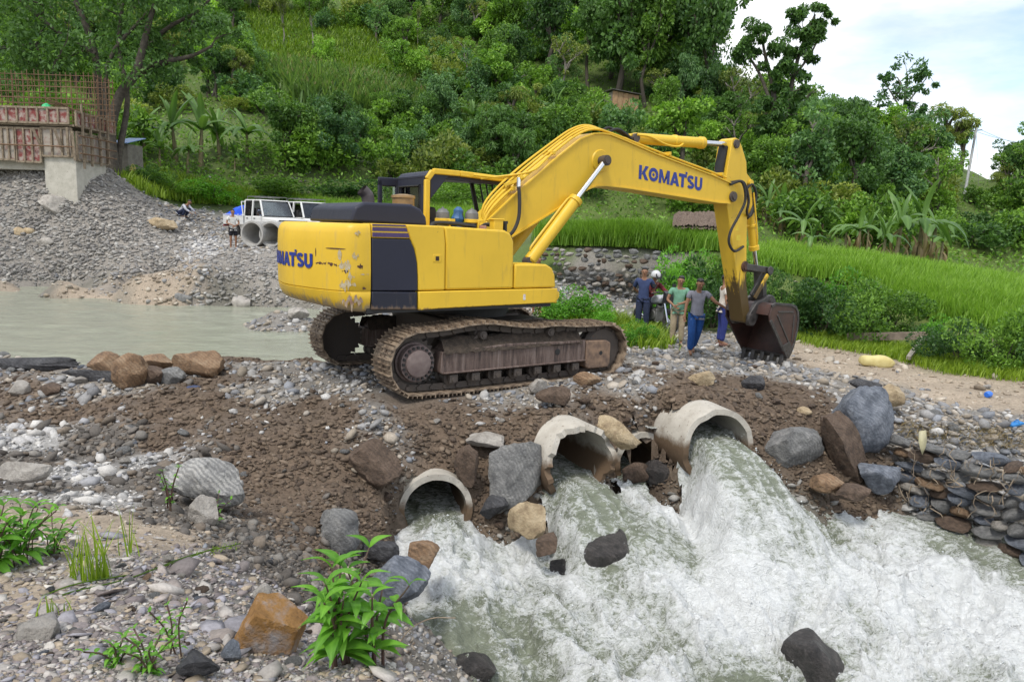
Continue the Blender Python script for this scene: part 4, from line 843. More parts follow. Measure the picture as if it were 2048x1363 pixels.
    for s in (1, -1):
        b = MB(); b.prism(side, -(s*W), -(s*(W+.03))); sd = P('side_plate', b, M_bucket, BK, .008)
        b = MB()
        rim = outer[1:]
        for i in range(len(rim)-1): b.bar(q(rim[i][0]-.02, s*(W+.03), rim[i][1]-.0), q(rim[i+1][0]-.02, s*(W+.03), rim[i+1][1]), .03, .055)
        b.bar(q(6.64,s*(W+.03),.52), q(7.15,s*(W+.03),-.12), .03, .07)
        b.prism([(7.06,-.02), (7.16,-.16), (7.26,-.29), (7.36,-.25), (7.43,-.12), (7.30,.06)], -(s*(W+.0305)), -(s*(W+.052))); b.bar(q(6.84,s*(W+.035),.62), q(7.32,s*(W+.035),.0), .02, .035); b.bar(q(6.86,s*(W+.035),.68), q(7.36,s*(W+.035),.66), .02, .03); b.bar(q(7.40,s*(W+.035),.6), q(7.38,s*(W+.035),.05), .02, .03)
        P('side_cutter', b, M_bedge, sd, .006)
        b = MB()
        for (x, z) in ((7.22,-.12),(7.32,-.14),(7.27,-.21)): b.tube([q(x, s*(W+.05), z), q(x, s*(W+.062), z)], .018, 6)
        P('bolt', b, M_steel, sd)
    b = MB(); b.prism([(7.36,-.30), (7.26,-.30), (7.20,-.22), (7.235,-.20), (7.30,-.245), (7.38,-.20)], -W-.028, W+.028); P('cutting_edge', b, M_bedge, BK, .006)
    for k in range(5):
        y = -W+.05+(2*W-.10)*k/4
        b = MB(); b.prism([(7.215,-.20), (7.37,-.24), (7.31,-.40), (7.20,-.49), (7.165,-.48), (7.17,-.36)], -y-.045, -y+.045); P('tooth', b, M_bedge, BK, .012)
    for sy in (-.17, .17):
        b = MB(); b.prism([(6.38,.44), (6.44,.38), (6.56,.37), (6.66,.50), (6.70,.62), (6.80,.80), (7.24,.79), (7.16,.94), (7.06,.985), (6.95,.96), (6.80,.90), (6.62,.86), (6.50,.72), (6.38,.58)], -sy-.03-(.03 if sy > 0 else 0), -sy+.03+(.03 if sy < 0 else 0)); P('bucket_ear', b, M_bedge, BK, .012)
    b = MB(); b.tube([q(6.46,-.27,.50), q(6.46,.27,.50)], .055, 12); b.tube([q(7.03,-.27,.86), q(7.03,.27,.86)], .05, 12); b.lathe(q(6.46,.22,.50), q(6.46,.27,.50), [(0,.12),(1,.115)], 18); P('bucket_pin', b, M_bedge, BK)
    return X
EXC = build_excavator()
# ------------------------------------------------------------------ rocks
def ico(sub):
    bm = bmesh.new(); bmesh.ops.create_icosphere(bm, subdivisions=sub, radius=1.0)
    V = np.array([v.co[:] for v in bm.verts]); F = np.array([[v.index for v in f.verts] for f in bm.faces]); bm.free(); return V, F
ICO = {k: ico(k) for k in (1, 2, 3, 4)}
def rock_verts(sub, seed, dims, cuts=9, rough=.12, layers=0):
    V, F = ICO[sub]; V = V.copy(); rs = np.random.default_rng(seed)
    V += V*(fbm(V[:, 0]*1.1+seed, V[:, 1]*1.1, V[:, 2]*1.1, seed=seed % 97, oct=2)*.22)[:, None]
    for k in range(cuts):                                   # flat broken faces
        n = rs.normal(size=3); n /= np.linalg.norm(n); d = rs.uniform(.50, .86); s = V@n; ex = np.clip(s-d, 0, None); V -= n[None]*(ex*.96)[:, None]
    if sub >= 3:
        V += V*(fbm(V[:, 0]*3.2+seed, V[:, 1]*3.2, V[:, 2]*3.2, seed=seed % 89+3, oct=4)*rough+fbm(V[:, 0]*11+seed, V[:, 1]*11, V[:, 2]*11, seed=seed % 83+5, oct=3)*rough*.32-np.clip(ridged(V[:, 0]*2.3+seed, V[:, 1]*2.3, V[:, 2]*2.3, seed=seed % 61, oct=2)-.86, 0, 1)*.5)[:, None]
        if layers:
            t = V[:, 2]*.9+V[:, 0]*.35+fbm(V[:, 0]*2, V[:, 1]*2, V[:, 2]*2, seed=seed % 71, oct=2)*.25; V[:, :2] *= (1+layers*np.sin(t*15))[:, None]
    V /= np.abs(V).max(0)[None]
    return V*(np.array(dims)/2)[None], F
def rockmat(name, c1, c2, c3=None, band=0, scale=4.2, rough=.75, bump=.9):
    mt, N, L, B = newmat(name); tc = N.new('ShaderNodeTexCoord'); o = tc.outputs['Object']; c3 = c3 or tuple(q*.5 for q in c2)
    n = noise(N, L, scale*2, 7, .65, o, .3); r = ramp(N, [(.3, c3), (.48, c2), (.68, c1)]); L.new(n.outputs['Fac'], r.inputs[0]); c = r.outputs[0]
    if band:
        w = N.new('ShaderNodeTexWave'); w.bands_direction = 'DIAGONAL'; w.inputs['Scale'].default_value = scale*2.2; w.inputs['Distortion'].default_value = 6; w.inputs['Detail'].default_value = 4; w.inputs['Detail Scale'].default_value = 1.4; L.new(o, w.inputs['Vector'])
        rw = ramp(N, [(.3, (0, 0, 0)), (.7, (band,)*3)]); L.new(w.outputs['Fac'], rw.inputs[0]); c = mixc(N, L, rw.outputs[0], c, c3)
    L.new(c, B.inputs['Base Color']); B.inputs['Roughness'].default_value = rough; B.inputs['Specular IOR Level'].default_value = .35
    n2 = noise(N, L, scale*9, 7, .7, o); bumpn(N, L, n2.outputs['Fac'], bump, .045, B); return mt
RM = {'grey': rockmat('rock_grey', (.34, .335, .32), (.22, .22, .215), (.11, .11, .11), .35),
      'blue': rockmat('rock_blue', (.30, .32, .36), (.17, .19, .225), (.07, .08, .10), .3),
      'deepblue': rockmat('rock_deepblue', (.13, .16, .28), (.06, .08, .16), (.03, .035, .06), .2),
      'tan': rockmat('rock_tan', (.58, .47, .31), (.44, .34, .21), (.25, .18, .11), .1),
      'orange': rockmat('rock_orange', (.40, .29, .19), (.30, .19, .11), (.14, .095, .065), .35),
      'rust': rockmat('rock_rust', (.40, .41, .45), (.36, .19, .06), (.15, .075, .025), .1, 2.6),
      'white': rockmat('rock_white', (.60, .58, .54), (.42, .41, .39), (.16, .16, .16), .55),
      'brown': rockmat('rock_brown', (.21, .15, .11), (.13, .09, .065), (.06, .045, .035), .3),
      'dark': rockmat('rock_dark', (.13, .13, .135), (.075, .075, .08), (.03, .03, .034), .3),
      'wet': rockmat('rock_wet', (.10, .09, .085), (.055, .05, .048), (.02, .02, .02), .3, rough=.28),
      'pale': rockmat('rock_pale', (.52, .49, .44), (.40, .37, .33), (.22, .2, .18), .1)}
_seed = [100]
def boulder(cx, vb, wpx, hpx, kind, label, d=None, thick=.9, tilt=0, rz=None, name='boulder', layers=0, sink=.12, group=None, cuts=9, sub=None):
    """a rock whose foot is at photo pixel (cx, vb); its distance comes from the ground there unless given"""
    _seed[0] += 13; sd = _seed[0]
    if d is None: p, d = hit1(cx, vb)
    else: p = at_d(cx, vb, d)
    s = d/FPX; w, h = wpx*s, hpx*s
    V, F = rock_verts(sub or (4 if wpx > 46 else 3), sd, (w, (w+h)/2*thick, h*(1+sink)), cuts, .10, layers)
    o = obj(name, mesh_np(name, V, F, True, sharp=38), RM[kind], None, (p[0], p[1]+(w+h)/4*thick*.7, p[2]+h*(.5-sink/2)), (0, tilt, 0) if rz is None else (0, tilt, rz))
    return tag(o, label, 'rock', group)
def build_boulders():
    B = boulder
    B(1735, 905, 122, 132, 'blue', 'huge rounded blue grey boulder wedged between dirt fill and stone wall', d=10.0, cuts=7)
    B(1688, 962, 88, 150, 'brown', 'tall tilted layered slab of grey brown rock leaning on the huge boulder', d=9.7, tilt=-.5, layers=.02, thick=.6)
    B(1580, 945, 160, 88, 'grey', 'dark banded boulder half buried under brown dirt beside the last pipe', d=9.6, layers=.02)
    B(1762, 988, 88, 72, 'blue', 'wet blue boulder at the waterline below the huge boulder', d=9.6)
    B(1655, 985, 75, 36, 'orange', 'low ochre brown rock at the edge of the rapids', d=9.3)
    B(1712, 1005, 80, 34, 'brown', 'flat brown rock awash beside the wet blue boulder', d=9.1)
    B(1790, 812, 66, 44, 'tan', 'yellowish rock perched on top of the huge grey boulder', d=10.6)
    B(1738, 790, 72, 34, 'dark', 'dark folded slab of rock behind the yellowish rock', d=10.9, layers=.03)
    B(1052, 1078, 78, 68, 'tan', 'smooth cream coloured boulder at the foot of the broken pipe', d=8.1, cuts=8)
    B(1098, 1118, 55, 48, 'brown', 'wet brown rock in the foam below the cream boulder', d=7.8)
    B(1022, 1022, 128, 150, 'grey', 'large grey block with a rusty nose between the first two pipes', d=8.6, tilt=.35, thick=.8)
    B(975, 898, 92, 26, 'pale', 'thin pale slab jutting out of the dirt above the grey block', d=8.75, thick=1.2)
    B(935, 968, 58, 78, 'brown', 'upright brown rock beside the rim of the first pipe', d=8.5)
    B(985, 1040, 62, 46, 'dark', 'dark wet stone under the grey block', d=8.45)
    B(1232, 890, 112, 46, 'tan', 'long ochre stone lying against the broken pipe', d=8.9, tilt=.55, thick=.6, layers=.02)
    B(1322, 985, 90, 62, 'wet', 'dark wet rock wedged under the side of the last pipe', d=9.5, cuts=7)
    B(1272, 968, 60, 40, 'brown', 'brown stone in the gap below the recessed pipe', d=9.45)
    B(670, 1122, 94, 100, 'grey', 'round grey boulder stuck in the dirt slope above the bank plants', d=6.9, cuts=8)
    B(758, 1128, 76, 42, 'dark', 'dark bluish rock beside the orange boulder', d=7.0)
    B(838, 1143, 76, 54, 'orange', 'orange brown boulder at the edge of the foam', d=7.0)
    B(797, 1228, 122, 108, 'blue', 'blue grey striped boulder at the foot of the bank', d=6.5, layers=.015)
    B(738, 982, 122, 96, 'brown', 'jagged brown rock sticking out of the dirt slope', d=8.0, layers=.03)
    B(400, 1022, 160, 100, 'white', 'big white and grey banded rock lying in the hollow', layers=.03)
    B(345, 985, 110, 50, 'white', 'pale wedge of rock behind the big banded rock')
    B(402, 1052, 66, 58, 'pale', 'white angular stone in front of the big banded rock')
    B(530, 1335, 140, 130, 'rust', 'block with blue grey top and rust orange side on the near bank', d=2.85)
    B(197, 752, 84, 48, 'orange', 'flat orange boulder by the pool behind the upright one')
    B(245, 782, 82, 82, 'orange', 'upright orange grey boulder in the row beside the pool')
    B(385, 755, 108, 50, 'orange', 'rounded rust coloured boulder at the end of the row beside the pool')
    B(297, 772, 58, 44, 'brown', 'squat brown boulder between the orange ones')
    B(336, 771, 58, 40, 'grey', 'oval grey boulder in the row beside the pool')
    B(310, 740, 80, 30, 'orange', 'low orange slab behind the squat brown boulder')
    B(381, 803, 54, 30, 'deepblue', 'vivid blue stone on the dirt in front of the row of boulders', d=9.7)
    B(312, 812, 66, 28, 'grey', 'flat speckled slab beside the vivid blue stone', d=9.6)
    B(32, 795, 44, 36, 'pale', 'pale pointed rock on the dark soil near the pool')
    B(96, 795, 48, 30, 'brown', 'brown cobble next to the pale pointed rock')
    B(60, 742, 190, 30, 'dark', 'long blue black slate bed along the pool edge', layers=.03, thick=.4)
    B(190, 765, 150, 26, 'dark', 'dark slate layer in front of the orange boulders', layers=.03, thick=.4)
    B(1114, 815, 88, 40, 'brown', 'rusty brown slab on the gravel in front of the near track')
    B(1078, 790, 44, 34, 'pale', 'cream block touching the near track')
    B(1405, 772, 58, 30, 'tan', 'orange tan stone set in the dark dirt above the last pipe')
    B(1510, 782, 48, 30, 'dark', 'dark wedge shaped stone below the bucket')
    B(1612, 832, 34, 18, 'tan', 'small tan stone on the dirt cone beside the huge boulder')
    B(1175, 775, 58, 30, 'orange', 'orange flecked cobble by the front of the near track')
    B(100, 432, 68, 44, 'pale', 'big pale boulder on the grey rubble below the concrete pier')
    B(86, 494, 38, 20, 'pale', 'small pale boulder low on the grey rubble bank')
    B(36, 470, 26, 16, 'tan', 'pair of tan stones on the rubble bank, the outer one', group=None)
    B(54, 470, 22, 17, 'tan', 'inner stone of the tan pair on the rubble bank')
    B(322, 458, 62, 24, 'tan', 'broken yellowish concrete lump in the rubble near the squatting man', d=32.3)
    for (u, v, w, h, lab) in ((1212, 1100, 140, 120, 'dark boulder washed over by the rapids below the broken pipe'), (1625, 1320, 130, 110, 'wet brown boulder breaking the surface of the rapids'), (1495, 1178, 55, 50, 'small black rock in the white water'), (945, 1345, 90, 60, 'black rock just under the foam near the bank plants'), (1125, 1150, 75, 70, 'grey wet rock beside the washed over boulder')):
        P_, ok_, d_ = hits([u], [v], 30, lambda x, y: wbase(np.asarray(x), np.asarray(y))); s_ = d_[0]/FPX; _seed[0] += 13; V, F = rock_verts(4, _seed[0], (w*s_*1.05, w*s_, h*s_*1.25), 4, .05)
        tag(obj('boulder', mesh_np('boulder', V, F, True, sharp=38), RM['wet'], None, (P_[0][0], P_[0][1]+.1, P_[0][2]-h*s_*.22)), lab, 'rock')
    B(385, 1362, 90, 50, 'dark', 'dark stone among the shale chips on the near bank', d=2.5)
    B(62, 1305, 78, 58, 'pale', 'pinkish pale stone on the near bank', d=2.75)
    B(460, 1330, 46, 44, 'blue', 'small blue chip of slate beside the rust orange block', d=2.7)
    B(520, 1215, 38, 44, 'pale', 'pale pointed stone standing behind the rust orange block', d=3.6)
    B(40, 965, 110, 40, 'pale', 'flat pale ledge of rock above the leafy weeds', d=6.0)
    B(590, 640, 50, 26, 'pale', 'pale block at the far waterline behind the counterweight')
    B(480, 622, 44, 30, 'pale', 'pale cobble at the far waterline below the gravel heap')
    B(365, 606, 40, 20, 'grey', 'grey boulder at the far waterline')
build_boulders()

# gravel and clods: each stone a small faceted solid
PAL = {'D': [(.135, .10, .07), (.10, .074, .053), (.165, .125, .09), (.082, .06, .044)], 'K': [(.14, .125, .11), (.20, .185, .165), (.09, .08, .07), (.17, .14, .11)],
       'G': [(.34, .33, .315), (.25, .245, .24), (.44, .43, .41), (.19, .19, .195), (.31, .27, .22), (.23, .24, .26), (.37, .33, .28), (.28, .24, .19)], 'W': [(.46, .45, .43), (.38, .37, .36), (.31, .31, .32), (.50, .48, .45)],
       'S': [(.34, .28, .21), (.29, .24, .185), (.42, .37, .30)], 'R': [(.2, .17, .12)], 'B': [(.2, .19, .17), (.28, .27, .25)], 'M': [(.24, .23, .215), (.30, .29, .27), (.19, .18, .17), (.36, .34, .31)]}
def palette(zi, n):
    out = np.zeros((n, 3))
    for k, z in enumerate(ZONES):
        m_ = zi == k; c = np.array(PAL[z]); out[m_] = c[RNG.integers(0, len(c), m_.sum())]
    return out*RNG.uniform(.78, 1.2, (n, 1))
def under_water(P):
    up = ((P[:, 0]-E0[0])*HR[0]+(P[:, 1]-E0[1])*HR[1]) < -1.0
    dn = P[:, 1] < 10.2
    return (up & (P[:, 2] < POOL_Z-.02) & (P[:, 1] < 34)) | (dn & (P[:, 2] < wbase(P[:, 0], P[:, 1])-.1) & (P[:, 1] > 4.4) & (P[:, 0] > -2))
def stones_mesh(name, P, S, col, flat=(.45, .8), sub=1, normal=None):
    V0, F0 = ICO[1] if sub == 2 else ICO[1]
    if sub == 1:
        ph = (1+5**.5)/2; V0 = np.array([(-1,ph,0),(1,ph,0),(-1,-ph,0),(1,-ph,0),(0,-1,ph),(0,1,ph),(0,-1,-ph),(0,1,-ph),(ph,0,-1),(ph,0,1),(-ph,0,-1),(-ph,0,1)])/math.hypot(1, ph)
        F0 = np.array([(0,11,5),(0,5,1),(0,1,7),(0,7,10),(0,10,11),(1,5,9),(5,11,4),(11,10,2),(10,7,6),(7,1,8),(3,9,4),(3,4,2),(3,2,6),(3,6,8),(3,8,9),(4,9,5),(2,4,11),(6,2,10),(8,6,7),(9,8,1)])
    n = len(P); k = len(V0)
    sc = np.stack([RNG.uniform(.75, 1.25, n), RNG.uniform(.6, 1.0, n), RNG.uniform(*flat, n)*.9], 1)*(S/2)[:, None]
    V = V0[None]*(1+RNG.uniform(-.22, .22, (n, k, 1)))*sc[:, None]
    a = RNG.uniform(0, 2*PI, n); tx = RNG.normal(0, .3, n); ty = RNG.normal(0, .3, n)
    ca, sa = np.cos(a), np.sin(a); x, y, z = V[..., 0], V[..., 1], V[..., 2]
    z = z+x*tx[:, None]+y*ty[:, None]
    V = np.stack([x*ca[:, None]-y*sa[:, None], x*sa[:, None]+y*ca[:, None], z], -1)+P[:, None]+np.array([0, 0, 1])*(sc[:, 2]*.35)[:, None, None]
    F = F0[None]+(np.arange(n)*k)[:, None, None]
    return mesh_np(name, V.reshape(-1, 3), F.reshape(-1, 3), False, np.repeat(col, k, 0))
M_gravel = attrmat('gravel_mat', .8, 45, .3, .3, .006, .3)
def sample_px(n, u0, u1, v0, v1):
    u = RNG.uniform(u0, u1, n); v = RNG.uniform(v0, v1, n); P, ok, d = hits(u, v, 60); return P[ok], d[ok], u[ok], v[ok]
def np_cat(*a): return [np.concatenate([q[i] for q in a]) for i in range(4)]
def build_gravel():
    P, d, u, v = np_cat(sample_px(66000, -120, 2160, 560, 1420), sample_px(15000, -120, 640, 325, 560), sample_px(5000, 640, 2160, 560, 760), sample_px(9000, -120, 760, 1040, 1420))
    zw = zone_at(P[:, 0], P[:, 1]); cum = np.cumsum(zw, 1); zi = (RNG.uniform(0, 1, len(P))[:, None] > cum).sum(1).clip(0, 7)
    keepp = np.array([1, 1, 1, 1, .35, .0, .5, 1])[zi]
    ex = (P[:, 0]-E0[0])*HX[0]+(P[:, 1]-E0[1])*HX[1]; er = (P[:, 0]-E0[0])*HR[0]+(P[:, 1]-E0[1])*HR[1]
    trk = (np.abs(ex) < 2.02) & (np.abs(np.abs(er)-1.21) < .30)
    k = (RNG.uniform(0, 1, len(P)) < keepp) & ~under_water(P) & ~trk
    for c, th, r in PIPES:
        a = pipe_axis(th); dd = P-c; t = dd@a; rad = np.linalg.norm(dd-t[:, None]*a[None], axis=1); k &= ~((t < .12) & (t > -4) & (rad < r+.02))
    P, d, zi = P[k], d[k], zi[k]; n = len(P)
    med = np.where(d < 4.6, 8.5, np.where(zi == 0, 6.2, np.where(zi == 4, 5, np.where(zi == 7, 4.6, 7.2))))
    px = med*.88*np.exp(RNG.normal(0, .62, n)); S = np.clip(px*d/FPX*1.15, .012, np.where(zi == 0, .11, .24))
    near = d < 5; col = palette(zi, n)
    # shale on the near bank: warm and purple greys
    nb = d < 4.8; sh = np.array([(.30, .26, .235), (.21, .18, .175), (.38, .35, .32), (.155, .135, .13), (.33, .27, .20), (.26, .25, .27), (.45, .42, .38)]); col[nb] = sh[RNG.integers(0, len(sh), nb.sum())]*RNG.uniform(.75, 1.2, (nb.sum(), 1))
    dirt = zi == 0
    tag(obj('dirt_clods', stones_mesh('dirt_clods', P[dirt & ~nb], S[dirt & ~nb], col[dirt & ~nb], (.3, .6)), M_gravel), 'brown crumbly clods of soil covering the dirt fill over the pipes', 'soil', kind='stuff')
    r = ~dirt & ~nb
    tag(obj('loose_gravel', stones_mesh('loose_gravel', P[r], S[r], col[r], (.35, .75)), M_gravel), 'grey river gravel spread over the causeway and the banks', 'gravel', kind='stuff')
    tag(obj('shale_chips', stones_mesh('shale_chips', P[nb], S[nb], col[nb], (.10, .38)), M_gravel), 'flat shale chips lying on the near bank', 'gravel', kind='stuff')
    # 300 larger stones one by one
    protos = []
    for k in range(7):
        V, F = rock_verts(2, 900+k*7, (1, .8, .55), 7); protos.append(mesh_np('river_stone', V, F, True, sharp=45))
    mats = [RM['grey'], RM['pale'], RM['blue'], RM['white'], RM['brown'], RM['orange'], RM['dark']]
    pm = {}
    P, d, u, v = sample_px(2600, 0, 2048, 690, 1340); cnt = 0
    zw = zone_at(P[:, 0], P[:, 1]); ex = (P[:, 0]-E0[0])*HX[0]+(P[:, 1]-E0[1])*HX[1]; er = (P[:, 0]-E0[0])*HR[0]+(P[:, 1]-E0[1])*HR[1]
    bad = under_water(P) | ((np.abs(ex) < 2.4) & (np.abs(er) < 1.75))
    for c, th, r in PIPES:
        a = pipe_axis(th); dd = P-c; t = dd@a; rad = np.linalg.norm(dd-t[:, None]*a[None], axis=1); bad |= (t < .3) & (t > -4) & (rad < r+.15)
    LB = [('palm sized river stone lying in the gravel of the causeway', 'stones in the causeway gravel'), ('stone chip embedded in the brown dirt slope', 'stones in the dirt slope'),
          ('stone among the shale chips of the near bank', 'stones on the near bank'), ('stone on the gravel road beyond the bucket', 'stones on the gravel road'), ('pale pebble in the white gravel streak of the hollow', 'pale pebbles in the hollow')]
    for i in range(len(P)):
        if bad[i] or cnt >= 285: continue
        z = int(np.argmax(zw[i]))
        if z in (5, 6) or (z == 0 and RNG.uniform() > .3) or (z == 4 and RNG.uniform() > .2) or (z == 1 and RNG.uniform() > .5): continue
        s = float(np.clip(np.exp(RNG.normal(math.log(18), .32))*d[i]/FPX, .03, .34))
        mi = int(RNG.choice(7, p=[.3, .22, .15, .1, .12, .04, .07])) if z != 3 else int(RNG.choice([0, 1, 3]))
        if z == 0: mi = int(RNG.choice([4, 4, 0, 1]))
        key = (int(RNG.integers(7)), mi)
        if key not in pm: pm[key] = protos[key[0]].copy(); pm[key].materials.append(mats[mi])
        g = 2 if d[i] < 4.8 else (1 if z == 0 else (4 if z == 3 else (3 if (u[i] > 1400 and v[i] < 860) else 0)))
        o = obj('river_stone', pm[key], None, None, (P[i][0], P[i][1], P[i][2]+s*.12), (RNG.normal(0, .25), RNG.normal(0, .25), RNG.uniform(0, 6.28))); o.scale = (s, s, s*RNG.uniform(.7, 1.2))
        tag(o, LB[g][0], 'stone', LB[g][1]); cnt += 1
build_gravel()

# ------------------------------------------------------------------ culvert pipes
def concmat(name, c1, c2, stain=None, zs=0):
    mt, N, L, B = newmat(name); tc = N.new('ShaderNodeTexCoord'); o = tc.outputs['Object']
    n = noise(N, L, 3.5, 7, .65, o); r = ramp(N, [(.3, c2), (.62, c1)]); L.new(n.outputs['Fac'], r.inputs[0]); c = r.outputs[0]
    sp = noise(N, L, 26, 5, .6, o); rs = ramp(N, [(.62, (0, 0, 0)), (.68, (.8,)*3)]); L.new(sp.outputs['Fac'], rs.inputs[0]); c = mixc(N, L, rs.outputs[0], c, (.14, .10, .075))
    if stain:
        s = N.new('ShaderNodeSeparateXYZ'); L.new(o, s.inputs[0]); ad = N.new('ShaderNodeMath'); ad.operation = 'MULTIPLY_ADD'; ad.inputs[1].default_value = .35; L.new(n.outputs['Fac'], ad.inputs[0]); L.new(s.outputs['Z'], ad.inputs[2])
        r2 = ramp(N, [(zs, (1, 1, 1)), (zs+.12, (0, 0, 0))]); L.new(ad.outputs[0], r2.inputs[0]); c = mixc(N, L, r2.outputs[0], c, stain)
    L.new(c, B.inputs['Base Color']); B.inputs['Roughness'].default_value = .8; n2 = noise(N, L, 18, 7, .7, o); bumpn(N, L, n2.outputs['Fac'], .45, .02, B); return mt
M_conc = concmat('pipe_concrete', (.50, .47, .41), (.36, .33, .28), (.13, .085, .05), .18)
M_conc2 = concmat('pipe_concrete_clean', (.40, .39, .365), (.29, .28, .26))
def culvert(i, label, brk, length=4.2, bury=0):
    c, th, r = PIPES[i]; n = 56; wl = .075; a = pipe_axis(th); q = np.array([-a[1], a[0], 0.]); up = np.array([0, 0, 1.])
    rs = np.random.default_rng(40+i); base = np.array([c[0], c[1], c[2]])
    ang = np.linspace(0, 2*PI, n, endpoint=False)
    jag = brk*(np.abs(fbm(np.cos(ang)*1.6+i*5, np.sin(ang)*1.6, seed=81+i, oct=3))*1.4+fbm(np.cos(ang)*7, np.sin(ang)*7, seed=83+i, oct=2)*.35)
    V = []; prof = [(-length, r-wl), (-1.2, r-wl), (-.5, r-wl), (0, r-wl+.004), (0, r), (-.5, r+.002), (-1.2, r), (-length, r)]
    for t, rr in prof:
        for k in range(n):
            tt = t-(jag[k] if t > -.4 else 0)-(0 if t != 0 or rr < r-.01 else abs(jag[k])*.25)
            V.append(a*tt+rr*(math.cos(ang[k])*q+math.sin(ang[k])*up))
    m_ = len(prof); F = [(j*n+k, j*n+(k+1) % n, (j+1)*n+(k+1) % n, (j+1)*n+k) for j in range(m_-1) for k in range(n)]
    b = MB(); b.add(V, F); me = b.mesh('culvert_pipe', 40)
    return tag(obj('culvert_pipe', me, M_conc, None, base), label, 'pipe', None)
culvert(0, 'round concrete pipe mouth low in the dirt slope beside the upright brown rock', .02)
culvert(1, 'exposed concrete pipe with a ragged broken rim and pale top', .17)
culvert(2, 'recessed concrete pipe mouth behind the long ochre stone', .04)
culvert(3, 'half exposed concrete pipe with the strongest jet of water', .04)

# ------------------------------------------------------------------ dry stone walls, stone by stone
def wall_stones(parent, org, ux, nrows, rowh, length, lean, seed, mats, wmean, gap=.9, depth=.3, miss=0.0):
    rs = random.Random(seed); protos = {}
    for r in range(nrows):
        x = rs.uniform(-.15, 0)
        while x < length:
            w = wmean*rs.uniform(.55, 1.5); h = rowh*rs.uniform(.8, 1.25)
            if rs.random() > miss:
                k = (rs.randrange(6), rs.choice(mats))
                if k not in protos:
                    V, F = rock_verts(2, seed*50+k[0]*11, (1, 1, 1), 10); protos[k] = mesh_np('stone', V, F, True, sharp=40); protos[k].materials.append(RM[k[1]])
                o = obj('stone', protos[k], None, parent, (x+w/2, lean*r*rowh+rs.uniform(-.05, .05), r*rowh+h*.45+rs.uniform(-.02, .02)), (rs.uniform(-.1, .1), rs.uniform(-.14, .14), rs.uniform(-.15, .15)))
                o.scale = (w*1.04, depth*rs.uniform(.8, 1.2), h*1.02)
            x += w*gap
A0 = at_d(1786, 962, 10.1); A1 = at_d(2110, 1062, 8.7); A0[2] = A1[2] = -1.62
dv = A1-A0; w_ = thing('stone_wall', 'dry stone retaining wall with hanging roots beside the rapids', 'wall', tuple(A0), math.atan2(dv[1], dv[0]))
wall_stones(w_, None, None, 8, .148, float(np.linalg.norm(dv))+1.2, .045, 5, ['grey', 'grey', 'brown', 'grey', 'pale', 'grey', 'orange', 'blue'], .29, .95, .36)
def dry_roots(parent, length, ztop, zlen, n, seed, mt, y0=-.14, lean=.04):
    rs = random.Random(seed); b = MB()
    for k in range(n):
        x = rs.uniform(0, length); l = zlen*rs.uniform(.2, 1); z = ztop-rs.random()**1.5*.8; pts = []
        for j in range(5):
            t = j/4; pts.append((x+rs.uniform(-.05, .05)+.12*t*rs.uniform(-1, 1), y0-.1*math.sin(PI*min(1, t+.3))+rs.uniform(-.04, .04)+lean*(z-l*t), z-l*t))
        b.tube(catm(pts, 2), .0045*rs.uniform(.6, 1.6), 3, caps=False)
    return tag(obj('hanging_roots', b.mesh('hanging_roots', 0), mt, parent), kind='stuff')
M_straw = simple('dry_straw', (.34, .27, .19), (.20, .155, .11), 12, .9, 0)
dry_roots(w_, float(np.linalg.norm(dv))+1.0, 1.22, .45, 75, 3, M_straw)
B0 = at_d(1085, 604, 26.6); B1 = at_d(1318, 604, 26.2); B0[2] = B1[2] = -.42; dv = B1-B0
w2 = thing('field_wall', 'tumbledown dry stone wall holding up the rice terrace behind the men', 'wall', tuple(B0), math.atan2(dv[1], dv[0]))
wall_stones(w2, None, None, 12, .165, float(np.linalg.norm(dv)), .14, 8, ['grey', 'pale', 'grey', 'brown', 'grey'], .25, 1.04, .34, .27)
# ------------------------------------------------------------------ vegetation
LM = {'mid': leafmat('leaf_mid', (0.0547, 0.1264, 0.0242), (0.2488, 0.4364, 0.0643)), 'dark': leafmat('leaf_dark', (0.0299, 0.0805, 0.0242), (0.1369, 0.2642, 0.0603)), 'light': leafmat('leaf_light', (0.1053, 0.2297, 0.0286), (0.3637, 0.5933, 0.0862)),
      'olive': leafmat('leaf_olive', (0.0872, 0.1378, 0.03), (0.3484, 0.4134, 0.0905)), 'blue': leafmat('leaf_bluish', (0.0498, 0.1264, 0.0502), (0.224, 0.3905, 0.1307)), 'rice': leafmat('rice_leaf', (.10, .21, .02), (.30, .48, .07), .45),
      'maize': leafmat('maize_leaf', (0.0435, 0.1232, 0.0362), (0.2465, 0.3625, 0.1015), .35), 'banana': leafmat('banana_leaf', (.05, .12, .025), (.18, .31, .085), .35, .4), 'weed': leafmat('weed_leaf', (0.0594, 0.1848, 0.0198), (0.2112, 0.4752, 0.0528), .4, .42),
      'grass': leafmat('grass_blade', (.09, .17, .015), (.3, .42, .04), .4), 'dry': leafmat('dry_leaf', (.12, .08, .04), (.33, .26, .13), .3)}
M_bark = simple('bark', (.10, .085, .065), (.045, .038, .03), 7, .9, .6, .04); M_palebark = simple('pale_bark', (.24, .22, .19), (.12, .105, .085), 6, .9, .5, .04)
M_stem = simple('green_stem', (.13, .16, .05), (.09, .07, .035), 6, .7, .2); M_bstem = simple('banana_stem', (.20, .17, .09), (.11, .10, .045), 5, .7, .3)
